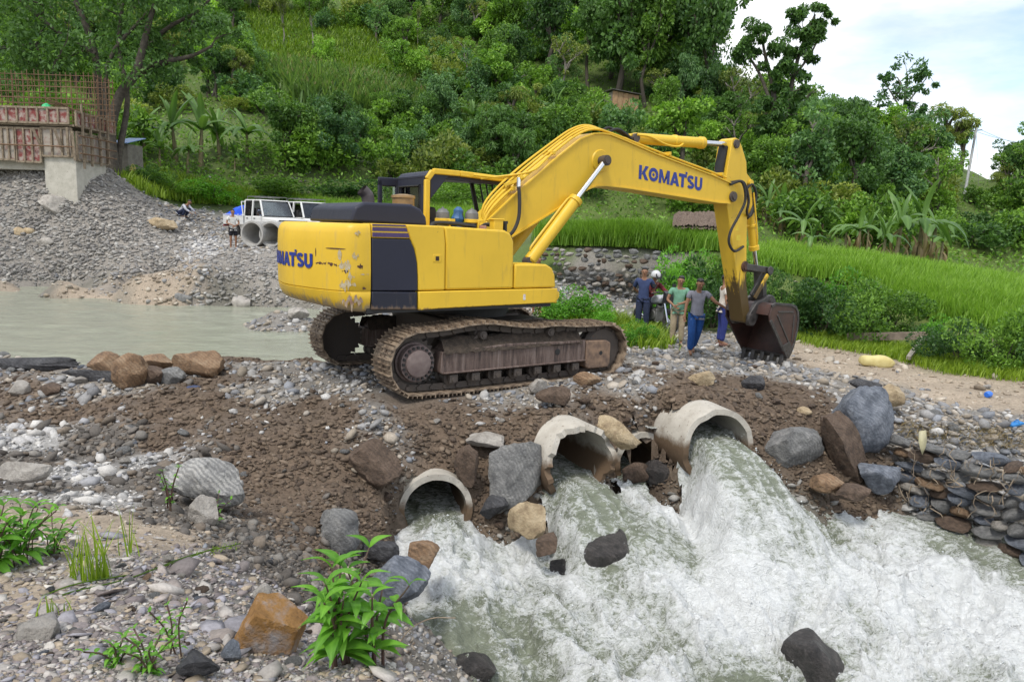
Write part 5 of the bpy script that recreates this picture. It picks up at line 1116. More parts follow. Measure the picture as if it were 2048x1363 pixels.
def leaves_np(C_, A_, size, aspect=.5, droop=.25, rng=None, jit=.5, outward=None, up=.6):
    """leaf quads at centres C_ : returns V,F,col. A_ leaf direction vectors (outward), random otherwise"""
    rng = rng or RNG; n = len(C_); d = rng.normal(size=(n, 3)) if A_ is None else A_+rng.normal(size=(n, 3))*jit
    d[:, 2] -= droop; d /= np.linalg.norm(d, axis=1, keepdims=True)
    nn = rng.normal(size=(n, 3))*.7; nn[:, 2] += up; s = np.cross(d, nn); s /= np.linalg.norm(s, axis=1, keepdims=True)+1e-9
    nn = np.cross(s, d)
    L_ = (size*rng.uniform(.6, 1.35, n))[:, None]; w = L_*aspect*.5
    V = np.stack([C_-d*L_*.5, C_+s*w-nn*w*.3, C_+d*L_*.5-nn*L_*.08, C_-s*w-nn*w*.3], 1).reshape(-1, 3)
    F = (np.arange(n)*4)[:, None]+np.array([[0, 1, 2, 3]]); col = np.repeat(np.clip(rng.normal(.5, .22, n), 0, 1), 4)[:, None].repeat(3, 1)
    return V, F, col
def clump_points(centers, radii, per, rng, shell=.55):
    c = np.repeat(centers, per, 0); r = np.repeat(radii, per); n = len(c); v = rng.normal(size=(n, 3)); v /= np.linalg.norm(v, axis=1, keepdims=True)
    rr = (shell+(1-shell)*rng.uniform(0, 1, n)**.6)*r; v2 = v*np.array([1, 1, .75]); return c+v2*rr[:, None], v
def limbs(b, rng, p, d, l, r, depth, tips, spread=.6, n=3):
    q = p+d*l; mid = (p+q)/2+rng.normal(size=3)*l*.07; b.tube([p, mid, q], [r, r*.8, r*.62], 6, caps=False)
    if depth == 0: tips.append(q); return
    for k in range(n):
        a = rng.normal(size=3); a[2] = abs(a[2])*.4; nd = d*1.0+a*spread; nd /= np.linalg.norm(nd); limbs(b, rng, q, nd, l*rng.uniform(.6, .85), r*.58, depth-1, tips, spread, n)
    if depth > 0: tips.append(q)
def tree_proto(kind, seed):
    """unit-height tree: (trunk mesh, crown mesh, bark)"""
    rng = np.random.default_rng(seed); b = MB(); tips = []
    P_ = dict(round=(.34, .55, 2, .30, 4200, .045, .55, 'mid'), tall=(.5, .4, 2, .26, 4600, .042, .5, 'dark'), airy=(.5, .7, 2, .16, 1500, .04, .5, 'mid'), light=(.3, .6, 2, .30, 3400, .055, .55, 'light'),
              slim=(.55, .35, 2, .17, 1900, .04, .5, 'olive'), droop=(.35, .6, 2, .28, 4200, .062, .32, 'blue'), plume=(.2, .35, 2, .22, 3600, .06, .2, 'olive'))[kind]
    tl, spr, dep, rad, n, ls, asp, _ = P_
    limbs(b, rng, np.zeros(3), np.array([rng.normal(0, .06), rng.normal(0, .06), 1.]), tl*.7, .024, dep, tips, spr, 3 if kind != 'airy' else 4)
    T = np.array(tips); T = T[T[:, 2] > tl*.55]; zmax = T[:, 2].max(); sc = (1-rad*.6)/zmax; T = T*np.array([sc, sc, sc]); 
    V0 = np.array(b.v)*sc; b.v = [tuple(v) for v in V0]
    if kind in ('round', 'light', 'droop', 'tall'):
        ex = rng.normal(size=(12, 3))*np.array([.17, .17, .14])+np.array([T[:, 0].mean(), T[:, 1].mean(), .58]); T = np.vstack([T, ex])
    R_ = rad*rng.uniform(.45, .95, len(T))*(.75 if kind in ('airy', 'slim') else .62)
    per = max(20, n//len(T)); Cn, dirs = clump_points(T, R_, per, rng)
    # thin the bottom and inside a little so that gaps show
    V, F, col = leaves_np(Cn, dirs, ls, asp, .15 if kind not in ('droop', 'plume') else .8, rng, .6)
    tm = b.mesh('trunk', 60); cm = mesh_np('crown', V, F, False, col); return tm, cm
TREES = {}
for kd, mt, nvar in (('round', ('mid', 'dark', 'blue'), 3), ('tall', ('dark', 'mid'), 2), ('airy', ('mid', 'olive'), 2), ('light', ('light', 'light'), 2), ('slim', ('olive', 'mid'), 2), ('droop', ('blue', 'dark'), 2), ('plume', ('olive', 'light'), 2)):
    for i in range(nvar):
        tm, cm = tree_proto(kd, hash((len(kd), i)) % 1000+i*17+len(kd)*5); tm.materials.append(M_palebark if kd in ('slim', 'airy') else M_bark); cm.materials.append(LM[mt[i]]); TREES.setdefault(kd, []).append((tm, cm))
def bush_proto(seed, n, ls, mt, asp=.5):
    rng = np.random.default_rng(seed); T = rng.normal(size=(16, 3))*np.array([.34, .34, .2])+np.array([0, 0, .42]); T[:, 2] = np.clip(T[:, 2], .12, .8)
    Cn, dirs = clump_points(T, rng.uniform(.18, .36, 16), n//16, rng, .7); k = Cn[:, 2] > -.03; dirs[:, 2] = np.abs(dirs[:, 2])
    V, F, col = leaves_np(Cn[k], dirs[k], ls, asp, .1, rng, .5, up=.9); me = mesh_np('foliage', V, F, False, col); me.materials.append(LM[mt])
    b = MB()
    for k in range(6): a = k*1.05; b.tube([(0, 0, -.05), (.14*math.cos(a), .14*math.sin(a), .25), (.26*math.cos(a), .26*math.sin(a), .5)], [.02, .014, .008], 5)
    return me, b.mesh('stem', 60)
BUSH = {'mid': [bush_proto(3, 2200, .11, 'mid'), bush_proto(4, 2200, .10, 'mid')], 'dark': [bush_proto(5, 2400, .10, 'dark'), bush_proto(6, 2200, .12, 'blue')], 'light': [bush_proto(7, 2000, .12, 'light'), bush_proto(8, 2000, .11, 'olive')],
        'fine': [bush_proto(9, 5200, .062, 'mid'), bush_proto(10, 5200, .062, 'weed'), bush_proto(11, 5600, .058, 'dark')]}
for l in BUSH.values():
    for f_, s_ in l: s_.materials.append(M_bark)
def put_tree(kind, var, p, h, label, group=None, wide=1.0, name='tree', rz=None):
    tm, cm = TREES[kind][var % len(TREES[kind])]; t = thing(name, label, 'tree', (p[0], p[1], p[2]-.1), random.uniform(0, 6.28) if rz is None else rz, group); t.scale = (h*wide, h*wide, h)
    obj('trunk', tm, None, t); obj('crown', cm, None, t); return t
def put_bush(kind, var, p, w, h, label, group=None, name='shrub'):
    f_, s_ = BUSH[kind][var % len(BUSH[kind])]; t = thing(name, label, 'shrub', (p[0], p[1], p[2]-.05), random.uniform(0, 6.28), group); t.scale = (w/1.25, w/1.25, h/.85)
    obj('foliage', f_, None, t); obj('stem', s_, None, t); return t
def veg_px(fn, kind, var, u, v, hpx, label, group=None, wide=1.0, **k):
    p, d = hit1(u, v)
    if d <= 0: return
    h = hpx*d/FPX
    return put_tree(kind, var, p, h, label, group, wide, **k) if fn == 't' else put_bush(kind, var, p, wide*d/FPX, h, label, group, **k)
LANDM = [('maize field', 750, 200), ('plank walled hut', 1250, 205), ('pyramid shaped tree', 1355, 180), ('tall two lobed tree', 1553, 250), ('solitary umbrella tree', 1805, 240), ('utility pole', 1940, 330), ('grassy clearing', 560, 90), ('spreading shade tree', 250, 150), ('banana clump by the shed', 400, 260), ('banana terrace behind the boom', 1050, 270), ('bananas behind the rice', 1790, 470), ('excavator cab', 800, 370), ('thatched shelter', 1400, 450), ('dry grass patch', 980, 160), ('small yellow green tree', 650, 130), ('far end of the rice', 2040, 520), ('creeper wrapped pole tree', 835, 70)]
def near_lm(u, v): return 'near the '+min(LANDM, key=lambda q: (q[1]-u)**2+(1.4*(q[2]-v))**2)[0]
def build_hill():
    T = lambda *a, **k: veg_px('t', *a, **k); Bq = lambda *a, **k: veg_px('b', *a, **k)
    # recognisable single trees
    T('light', 0, 650, 160, 92, 'small bright yellow green tree on the open slope above the maize', None, .75)
    T('light', 1, 790, 180, 108, 'bright green round tree at the edge of the maize', None, .8)
    T('light', 0, 845, 190, 95, 'second bright green tree at the maize edge', None, .8)
    T('slim', 0, 565, 95, 110, 'slender tree with bare pale trunk high on the open slope', None, .6)
    T('slim', 1, 625, 105, 120, 'twin trunked slender tree high on the open slope', None, .7)
    T('slim', 0, 835, 100, 90, 'thin pole like tree wrapped in creepers on the slope', None, .25)
    T('airy', 0, 930, 165, 95, 'small tree with layered crown on the dry grass slope', None, .8)
    T('round', 2, 1020, 170, 110, 'light crowned tree beside the dry grass patch', None, .8)
    T('droop', 0, 1355, 245, 145, 'pyramid shaped tree with big drooping leaves above the wooden hut', None, .55)
    T('droop', 1, 1420, 280, 150, 'dark drooping tree beside the pyramid shaped one', None, .6)
    T('airy', 1, 1470, 300, 170, 'feathery spreading tree behind the arm cylinder', None, .8)
    T('airy', 0, 1470, 345, 130, 'flat topped olive tree just behind the boom tip', None, 1.1)
    # the ridge wood that stands against the sky
    ridge = [(1175,175,210,'tall',0,.7), (1235,190,240,'round',1,.75), (1290,215,270,'tall',1,.7), (1330,190,250,'round',0,.8), (1375,215,270,'tall',0,.75), (1408,235,265,'round',1,.62), (1100,160,190,'round',1,.8), (1040,120,160,'tall',1,.8), (1250,110,160,'tall',0,.8), (1340,130,190,'tall',1,.75), (1150,70,130,'round',0,.9), (960,70,120,'round',2,.9), (880,60,110,'round',0,.9), (1415,180,190,'tall',0,.6), (1400,130,175,'round',1,.7)]
    for k, (u, v, h, kd, va, w) in enumerate(ridge): T(kd, va, u, v, h, 'tall dense dark %s tree in the ridge wood %s' % ('upright' if kd == 'tall' else 'round', near_lm(u, v-60)), 'dense %s trees of the ridge wood %s' % (kd, near_lm(u, v-60)), w)
    sky = [(1620,300,95,'round',2), (1665,285,100,'airy',0), (1700,300,105,'round',0), (1735,310,100,'plume',0), (1770,310,80,'round',1), (1840,320,80,'round',2), (1880,330,85,'tall',0), (1975,350,100,'round',2), (2015,370,95,'round',1), (2048,380,90,'airy',1), (1500,250,90,'round',2), (1460,225,90,'airy',1), (1580,290,95,'round',1), (1920,345,95,'plume',1), (1990,335,75,'plume',0)]
    for k, (u, v, h, kd, va) in enumerate(sky): T(kd, va, u, v, h, {'round': 'round crowned', 'airy': 'open crowned', 'plume': 'feathery', 'tall': 'upright'}[kd]+' tree on the falling skyline '+near_lm(u, v-30), kd+' skyline trees '+near_lm(u, v-30), .95)
    # fill: trees and shrubs all over the slope
    rs = random.Random(12); n = 0
    openp = [(490, 620, 30, 140), (600, 730, 70, 150), (540, 850, 140, 250), (890, 1060, 140, 180)]          # meadow, maize and dry grass stay open
    for k in range(1600):
        if n >= 235: break
        u = rs.uniform(-60, 2110); v = rs.uniform(5, 470)
        lim = 345+max(0, (u-500))*.06+max(0, u-1300)*.12
        if v > lim or (u > 1440 and v < 225+(u-1440)*.25): continue
        if any(a-20 < u < b_+20 and c < v < d_ for a, b_, c, d_ in openp): continue
        if u < 500 and v > 250: continue
        kd = rs.choices(['round', 'tall', 'airy', 'light', 'droop', 'plume'], [5, 2.5, 1.5, 1.2, 1.5, 1])[0]
        zone = ('in the dense wood under the ridge', 'wood') if 860 < u < 1450 and v < 200 else (('on the slope above the banana clump', 'upper left slope') if u < 560 else (('on the slope behind the boom', 'slope behind the boom') if u < 1450 else ('on the wooded slope beyond the rice field', 'slope beyond the rice')))
        nm = {'round': 'round crowned green tree', 'tall': 'upright dark green tree', 'airy': 'open crowned tree', 'light': 'yellow green tree', 'droop': 'large leaved drooping tree', 'plume': 'feathery plumed tree'}[kd]
        p, d = hit1(u, v)
        if d < 40: continue
        if (1885 < u < 2005 and v > 300) or (1190 < u < 1315 and 195 < v < 330) or (265 < u < 545 and v > 215): continue
        h = rs.uniform(3.0, 6.0)*(1.25 if zone[1] in ('wood', 'slope beyond the rice') else 1)
        lb = nm+' on the slope '+near_lm(u, v); put_tree(kd, rs.randrange(3), p, h, lb, lb+' group', rs.uniform(.75, 1.05)); n += 1
    n = 0
    for k in range(2500):
        if n >= 285: break
        u = rs.uniform(-60, 2110); v = rs.uniform(10, 520)
        lim = 352+max(0, (u-500))*.07+max(0, u-1300)*.13
        if v > lim or (u > 1440 and v < 240+(u-1440)*.25): continue
        if any(a < u < b_ and c < v < d_ for a, b_, c, d_ in openp[2:3]): continue
        inop = any(a < u < b_ and c < v < d_ for a, b_, c, d_ in openp)
        if inop and rs.random() < .7: continue
        p, d = hit1(u, v)
        if d < 40: continue
        if (1195 < u < 1310 and 195 < v < 275) or (265 < u < 545 and v > 235): continue
        kd = rs.choices(['mid', 'dark', 'light'], [4, 2.4, 2.4])[0]; w = rs.uniform(1.6, 3.6)*(.6 if inop else 1)
        zone = 'on the upper slope' if d > 66 else ('on the middle slope' if d > 54 else 'at the foot of the slope')
        put_bush(kd, rs.randrange(2), p, w, w*rs.uniform(.55, .95), (lambda q: (q, q+' group'))({'mid': 'green leafy shrub ', 'dark': 'dark leafy shrub ', 'light': 'pale olive shrub '}[kd]+zone+' '+near_lm(u, v))[0], {'mid': 'green', 'dark': 'dark', 'light': 'olive'}[kd]+' shrubs '+zone+' '+near_lm(u, v)); n += 1
build_hill()

def px_poly(poly, n, seed, tmax=130):
    """ground points inside a photo-pixel polygon"""
    rng = np.random.default_rng(seed); P0 = np.array(poly, float); lo, hi = P0.min(0), P0.max(0); q = rng.uniform(lo, hi, (n, 2)); ins = np.zeros(n, bool); j = len(P0)-1
    for i in range(len(P0)):
        a, b_ = P0[i], P0[j]; c = ((a[1] > q[:, 1]) != (b_[1] > q[:, 1])) & (q[:, 0] < (b_[0]-a[0])*(q[:, 1]-a[1])/(b_[1]-a[1]+1e-9)+a[0]); ins ^= c; j = i
    q = q[ins]; P, ok, d = hits(q[:, 0], q[:, 1], tmax); return P[ok], d[ok]
def blades(P, h, w, nb, spread, lean, rng, seg=1, colmu=.5):
    n = len(P); a = rng.uniform(0, 2*PI, (n, nb)); off = rng.normal(0, spread, (n, nb, 2)); H_ = h*rng.uniform(.6, 1.2, (n, nb)); ln = lean*rng.uniform(.2, 1.3, (n, nb))*H_
    base = P[:, None, :].repeat(nb, 1); base[..., :2] += off; d = np.stack([np.cos(a), np.sin(a)], -1); s = np.stack([-np.sin(a+.6), np.cos(a+.6)], -1)*w
    m1 = base.copy(); m1[..., :2] += d*(ln*.35)[..., None]; m1[..., 2] += H_*.6; tp = base.copy(); tp[..., :2] += d*ln[..., None]; tp[..., 2] += H_
    z0 = lambda q, k: np.concatenate([q[..., :2]+s*k, q[..., 2:]], -1)
    V = np.stack([z0(base, -.5), z0(base, .5), z0(m1, .45), z0(m1, -.45), tp], 2).reshape(-1, 3); N_ = n*nb; i = (np.arange(N_)*5)[:, None]
    F = np.concatenate([i+[[0, 1, 2]], i+[[0, 2, 3]], i+[[3, 2, 4]]]); col = np.repeat(np.clip(rng.normal(colmu, .2, N_), 0, 1), 5)[:, None].repeat(3, 1)
    return mesh_np('blades', V, F, False, col)
def build_crops():
    rng = np.random.default_rng(5)
    for nm, poly, n, lab, h in (('rice', [(1470,505), (1560,502), (1700,520), (1860,545), (2070,575), (2070,690), (1990,665), (1850,632), (1790,610), (1760,585), (1640,555), (1520,540)], 19000, 'bright green paddy rice on the terrace beyond the road', .5),
                             ('rice', [(1090,462), (1440,475), (1470,505), (1330,500), (1200,494), (1090,492)], 7000, 'bright green paddy rice above the tumbledown stone wall', .6),
                             ('rice', [(480,398), (620,410), (980,428), (1000,450), (760,452), (620,440), (470,412)], 6500, 'narrow strip of green rice behind the pickup', .6)):
        P, d = px_poly(poly, n, 17+n); P[:, 2] -= .18*np.clip(fbm(P[:, 0]*.5, P[:, 1]*.5, seed=3, oct=3), -.2, 1); o = obj(nm, blades(P, h, .032, 7, .20, .5, rng, colmu=.55), LM['rice']); tag(o, lab, 'rice', kind='stuff')
    P, d = px_poly([(545,148), (640,155), (760,178), (860,205), (960,262), (960,285), (880,270), (780,250), (680,228), (600,212), (560,195)], 2600, 71)
    o = obj('maize', blades(P, 1.9, .16, 7, .28, .75, rng, colmu=.6), LM['maize']); tag(o, 'field of tall maize with pale tassels across the slope', 'maize', kind='stuff')
    P2 = P+np.array([0, 0, 1.75]); o = obj('maize_tassels', blades(P2[::3], .38, .03, 3, .05, .5, rng, colmu=.95), LM['dry']); tag(o, 'straw coloured tassels above the maize leaves', 'maize', kind='stuff')
    P, d = px_poly([(240,330), (470,385), (650,405), (640,420), (470,410), (380,408), (300,395), (250,360)], 5000, 31); tag(obj('bank_grass', blades(P, .5, .05, 6, .25, .6, rng, colmu=.45), LM['grass']), 'rough grass on the low bank beside the pickup', 'grass', kind='stuff')
    P, d = px_poly([(1560,655), (1700,682), (1900,712), (2060,735), (2060,765), (1900,748), (1760,712), (1620,690), (1560,672)], 5200, 33); tag(obj('verge_grass', blades(P, .22, .018, 8, .12, .7, rng, colmu=.6), LM['grass']), 'short yellow green grass along the far edge of the road', 'grass', kind='stuff')
    P, d = px_poly([(1085,625), (1200,630), (1320,660), (1330,700), (1260,695), (1240,660), (1120,650)], 1500, 35); tag(obj('weed_patch', blades(P, .3, .03, 7, .15, .8, rng, colmu=.45), LM['grass']), 'weeds on the edge of the gravel in front of the standing men', 'grass', kind='stuff')
    # meadow and undergrowth on the slope
    u0 = [(-40,0), (1440,0), (1440,120), (1640,250), (2070,360), (2070,570), (1700,520), (1400,470), (1000,430), (480,395), (240,330), (-40,320)]
    P, d = px_poly(u0, 62000, 41, 130); far = d > 36; P = P[far]
    Cn = P+rng.normal(size=P.shape)*np.array([.35, .35, .18])+np.array([0, 0, .3]); V, F, col = leaves_np(Cn, None, .27, .5, .0, rng, up=1.0)
    tag(obj('undergrowth', mesh_np('undergrowth', V, F, False, col), LM['mid']), 'low leafy undergrowth covering the slope', 'undergrowth', kind='stuff')
    P, d = px_poly([(460,10), (760,30), (900,130), (1090,150), (1080,200), (880,185), (640,160), (480,150)], 9000, 43, 130); tag(obj('meadow_grass', blades(P, .55, .09, 5, .35, .8, rng, colmu=.4), LM['grass']), 'grassy clearing high on the slope', 'grass', kind='stuff')
build_crops()

# bananas: stem and single leaves
def banana_leaf(seed, L_=1.0, W_=.26, bend=.9):
    rs = random.Random(seed); n = 10; V = []; F = []
    for i in range(n+1):
        t = i/n; x = L_*(t-.10*bend*t**3); z = L_*(.55*t*(1-t*.35)-bend*.62*t**2.3); w = W_*.5*math.sin(PI*min(1, t*.93+.07))**.55*(1 if t < .97 else .4)+.008
        wj = [w*(1-(rs.uniform(.0, .35) if rs.random() < .35 else 0)) for _ in (0, 1)]
        V += [(x, -wj[0], z-.35*wj[0]), (x, -wj[0]*.5, z-.05*w), (x, 0, z+.012), (x, wj[1]*.5, z-.05*w), (x, wj[1], z-.35*wj[1])]
    for i in range(n):
        for k in range(4): F.append((i*5+k, i*5+k+1, i*5+k+6, i*5+k+5))
    c = np.clip(np.full((len(V), 3), .55)+np.array([[.25 if j % 5 == 2 else 0]*3 for j in range(len(V))])+rs.uniform(-.15, .15), 0, 1)
    me = mesh_np('leaf', np.array(V), np.array(F), True, c); me.materials.append(LM['banana']); return me
BLEAF = [banana_leaf(1, bend=.75), banana_leaf(2, bend=1.15), banana_leaf(3, bend=.35, W_=.22), banana_leaf(4, bend=1.5)]
DLEAF = [banana_leaf(9, bend=1.9, W_=.12)]
DLEAF[0].materials.clear(); DLEAF[0].materials.append(LM['dry'])
def banana(u, v, hpx, label, group, seed, nl=8, dead=0):
    rs = random.Random(seed); p, d = hit1(u, v); h = hpx*d/FPX; t = thing('banana_plant', label, 'banana plant', tuple(p), rs.uniform(0, 6.28), group)
    sh = h*.5; b = MB(); lx = rs.uniform(-.05, .05)*h; b.tube([(0,0,-.1), (lx*.4,0,sh*.5), (lx,0,sh)], [.13*h/3.4, .10*h/3.4, .055*h/3.4], 8); obj('stem', b, M_bstem, t)
    for k in range(nl):
        a = k*2.4+rs.uniform(-.3, .3); up = rs.random() < .3; me = BLEAF[2] if up else BLEAF[rs.choice([0, 1, 1, 3])]
        o = obj('leaf', me, None, t, (lx, 0, sh*(.92+.1*k/nl)), (0, -(rs.uniform(.75, 1.2) if up else rs.uniform(-.05, .45)), a)); s = h*rs.uniform(.42, .58); o.scale = (s, s*.85, s)
    for k in range(dead):
        o = obj('dead_leaf', DLEAF[0], None, t, (lx, 0, sh*rs.uniform(.5, .9)), (0, .9, rs.uniform(0, 6.28))); s = h*.42; o.scale = (s, s, s)
    return t
def build_bananas():
    g = 'banana plants left of the pickup'
    for i, (u, v, h) in enumerate([(402,332,150), (495,330,128), (440,322,112), (352,322,135), (290,318,112), (375,345,90), (320,335,80), (470,345,62)]): banana(u, v, h, ['tall banana plant in the middle of the clump behind the blue shed', 'banana plant at the open end of the clump near the pickup', 'young banana plant between the two tallest ones', 'broad leaved banana plant beside the tallest one', 'banana plant next to the blue roofed shed', 'short banana sucker in front of the clump', 'short banana sucker beside the shed', 'small banana shoot at the edge of the clump'][i], None, 50+i)
    for i, (u, v, h) in enumerate([(798,352,78), (830,352,82), (865,348,70)]): banana(u, v, h, 'small banana plant showing behind the open cab door', 'banana plants behind the cab', 70+i)
    for i, (u, v, h) in enumerate([(905,262,92), (942,282,100), (985,240,80), (1045,300,80), (1065,255,85), (1110,265,95), (1130,300,85), (1085,330,70), (1180,270,75), (1250,275,70)]): banana(u, v, h, 'banana plant on the terrace behind the boom', 'banana plants behind the boom', 80+i)
    for i, (u, v, h) in enumerate([(1602,505,118), (1640,480,110), (1715,515,115), (1735,500,85), (1790,525,150), (1835,530,165), (1862,520,140), (1765,530,110), (1560,470,110), (1530,450,90), (1690,505,90), (1815,505,120), (1880,535,110), (1620,515,80)]): banana(u, v, h, 'tall banana plant with hanging dead leaves at the back of the rice field', 'banana plants at the back of the rice field', 95+i, dead=5)
build_bananas()

# hedges and bushes near the road
def build_near_bushes():
    for i, (u, v, w, h, k, va, lab) in enumerate([(1640,672,150,125,'fine',2,'big dark leafy bush beside the bucket'), (1720,685,130,115,'fine',0,'leafy bush next to the big dark one'), (1590,662,90,95,'fine',0,'smaller bush close behind the bucket'),
        (1345,643,120,135,'fine',1,'bright green bush behind the motorcycle'), (1425,655,150,150,'fine',2,'dark green bush behind the man in grey'), (1480,640,100,130,'fine',0,'bush behind the lower arm'), (1395,620,120,110,'fine',1,'light bush on top of the terrace edge'),
        (1920,728,130,100,'fine',2,'broad leaved bush behind the fallen plank'), (2000,745,130,120,'fine',0,'dense bush at the far end of the verge'), (2060,740,120,110,'fine',2,'bush at the edge of the rice terrace'), (1870,690,80,60,'fine',1,'low bush beside the leaning stake'), (1775,668,110,80,'fine',0,'low bush on the bank behind the long plank'), (1680,655,130,110,'fine',1,'lighter bush rising behind the big dark one'), (1545,650,110,120,'fine',2,'dark bush behind the bucket linkage'),
        (1150,645,120,70,'fine',1,'low leafy bush between the near track and the road'), (1105,640,90,62,'fine',0,'low bush right behind the excavator deck'), (1205,655,80,45,'fine',1,'low weeds in front of the man in navy'), (1275,690,75,50,'fine',1,'yellowish weed clump at the edge of the road'),
        (330,392,120,45,'fine',0,'low bush on the bank above the squatting man'), (420,405,110,50,'fine',1,'low bush on the bank behind the pickup'), (280,370,80,45,'fine',2,'dark bush on the bank below the shed'), (560,402,140,40,'fine',0,'low bush line above the pickup roof'), (690,400,140,45,'fine',2,'low dark bush behind the engine hood'), (900,415,140,50,'fine',0,'low bush seen through the cab')]):
        veg_px('b', k, va, u, v, h, lab, None, w)
build_near_bushes()

# trees drawn limb by limb
def px_tree(name, label, d0, limbs_px, blobs, nleaf, lsize, mt, bark, asp=.45, droop=.5, per=70, seed=1, rscale=1.0):
    rng = np.random.default_rng(seed); root = at_d(limbs_px[0][0][0], limbs_px[0][0][1], d0); root[2] = min(root[2], float(hgt(root[0], root[1]))); t = thing(name, label, 'tree', tuple(root)); b = MB(); s = d0/FPX
    limbs_px = [[(L_[0][0]-2, L_[0][1]+55, L_[0][2]*1.25)]+L_ if L_[0][1] > 300 else L_ for L_ in limbs_px]
    for L_ in limbs_px:
        dd = rng.uniform(-.9, .9); pts = []
        for k, q in enumerate(L_): pts.append(at_d(q[0], q[1], d0+dd*k/len(L_)*2)-root)
        cs = catm(pts, 4); rr = [q[2]*s for q in L_]; R_ = np.interp(np.linspace(0, 1, len(cs)), np.linspace(0, 1, len(rr)), rr); b.tube(cs, list(R_), 9)
    Cc = []; Rr = []
    for (u, v, r, n) in blobs:
        for k in range(n):
            a = rng.uniform(0, 2*PI); q = math.sqrt(rng.uniform()); Cc.append(at_d(u+r*q*math.cos(a), v+r*q*math.sin(a), d0+rng.uniform(-1, 1)*r*s*.9)-root); Rr.append(r*s*rng.uniform(.22, .45)*rscale)
    Cc = np.array(Cc); Rr = np.array(Rr); tips = MB(); Pn, dirs = clump_points(Cc, Rr, per, rng, .35); V, F, col = leaves_np(Pn, dirs, lsize, asp, droop, rng, .8)
    for k in range(0, len(Cc), 3):
        near = min((np.array(p) for p in b.v[::9]), key=lambda p: np.linalg.norm(p-Cc[k])); b.tube([near, (near+Cc[k])/2+rng.normal(size=3)*.1, Cc[k]], [.05, .03, .012], 4, caps=False)
    obj('trunk', b.mesh('trunk', 60), bark, t); obj('crown', mesh_np('crown', V, F, False, col), LM[mt], t); return t
px_tree('shade_tree', 'huge spreading tree with leaning grey trunk behind the concrete pier', 35.5, [[(225,336,13), (222,260,10), (240,190,9), (270,150,8), (285,100,7), (300,40,5), (325,-40,3)], [(270,152,7), (320,127,6), (380,113,4), (425,92,2)], [(208,336,9), (200,200,7), (188,100,7), (150,0,5), (120,-70,3)], [(238,310,7), (255,200,5), (238,100,5), (245,10,3)], [(190,110,6), (110,60,4), (40,0,3)], [(275,120,5), (330,60,4), (400,20,3), (440,-30,2)], [(222,300,5), (215,130,4), (300,20,3)]],
    [(60,40,110,26), (170,30,110,26), (290,30,100,22), (390,40,75,16), (440,70,45,8), (110,105,70,12), (30,100,70,10), (-60,40,110,16), (200,-80,180,26), (400,-60,100,14), (330,110,50,7), (250,70,90,12), (405,115,35,5), (0,-90,160,18)], 0, .24, 'dark', M_bark, .42, .6, 105, 3, 1.0)
px_tree('tall_tree', 'tall dark tree with two lobed crown standing against the clouds', 57, [[(1553,352,9), (1556,290,7), (1550,230,6), (1545,170,5), (1530,110,3), (1522,60,2)], [(1556,290,6), (1575,210,5), (1590,140,4), (1608,80,3), (1630,30,2)], [(1552,235,4), (1520,150,3), (1495,110,2)], [(1590,150,3), (1620,110,2), (1645,60,1.5)]],
    [(1520,85,42,16), (1495,105,25,6), (1550,150,34,10), (1610,45,36,14), (1650,30,25,7), (1600,105,34,10), (1585,165,36,10), (1545,215,40,12), (1590,230,40,10), (1560,280,50,14), (1530,260,30,6), (1635,75,24,5)], 0, .40, 'dark', M_bark, .38, .9, 120, 5, 1.1)
px_tree('lone_tree', 'solitary umbrella shaped tree on the crest against the white sky', 78, [[(1797,262,4), (1806,225,3), (1812,185,2.4), (1815,150,1.6)], [(1808,215,2), (1835,180,1.4), (1850,160,1)], [(1806,225,2), (1785,190,1.4), (1770,165,1)], [(1812,190,1.6), (1795,155,1.1)]],
    [(1815,150,36,12), (1775,165,20,6), (1850,165,24,8), (1785,195,26,6), (1840,200,28,7), (1850,225,16,3), (1770,220,14,2), (1815,180,24,5)], 0, .42, 'blue', M_palebark, .42, .4, 60, 9, 1.1)
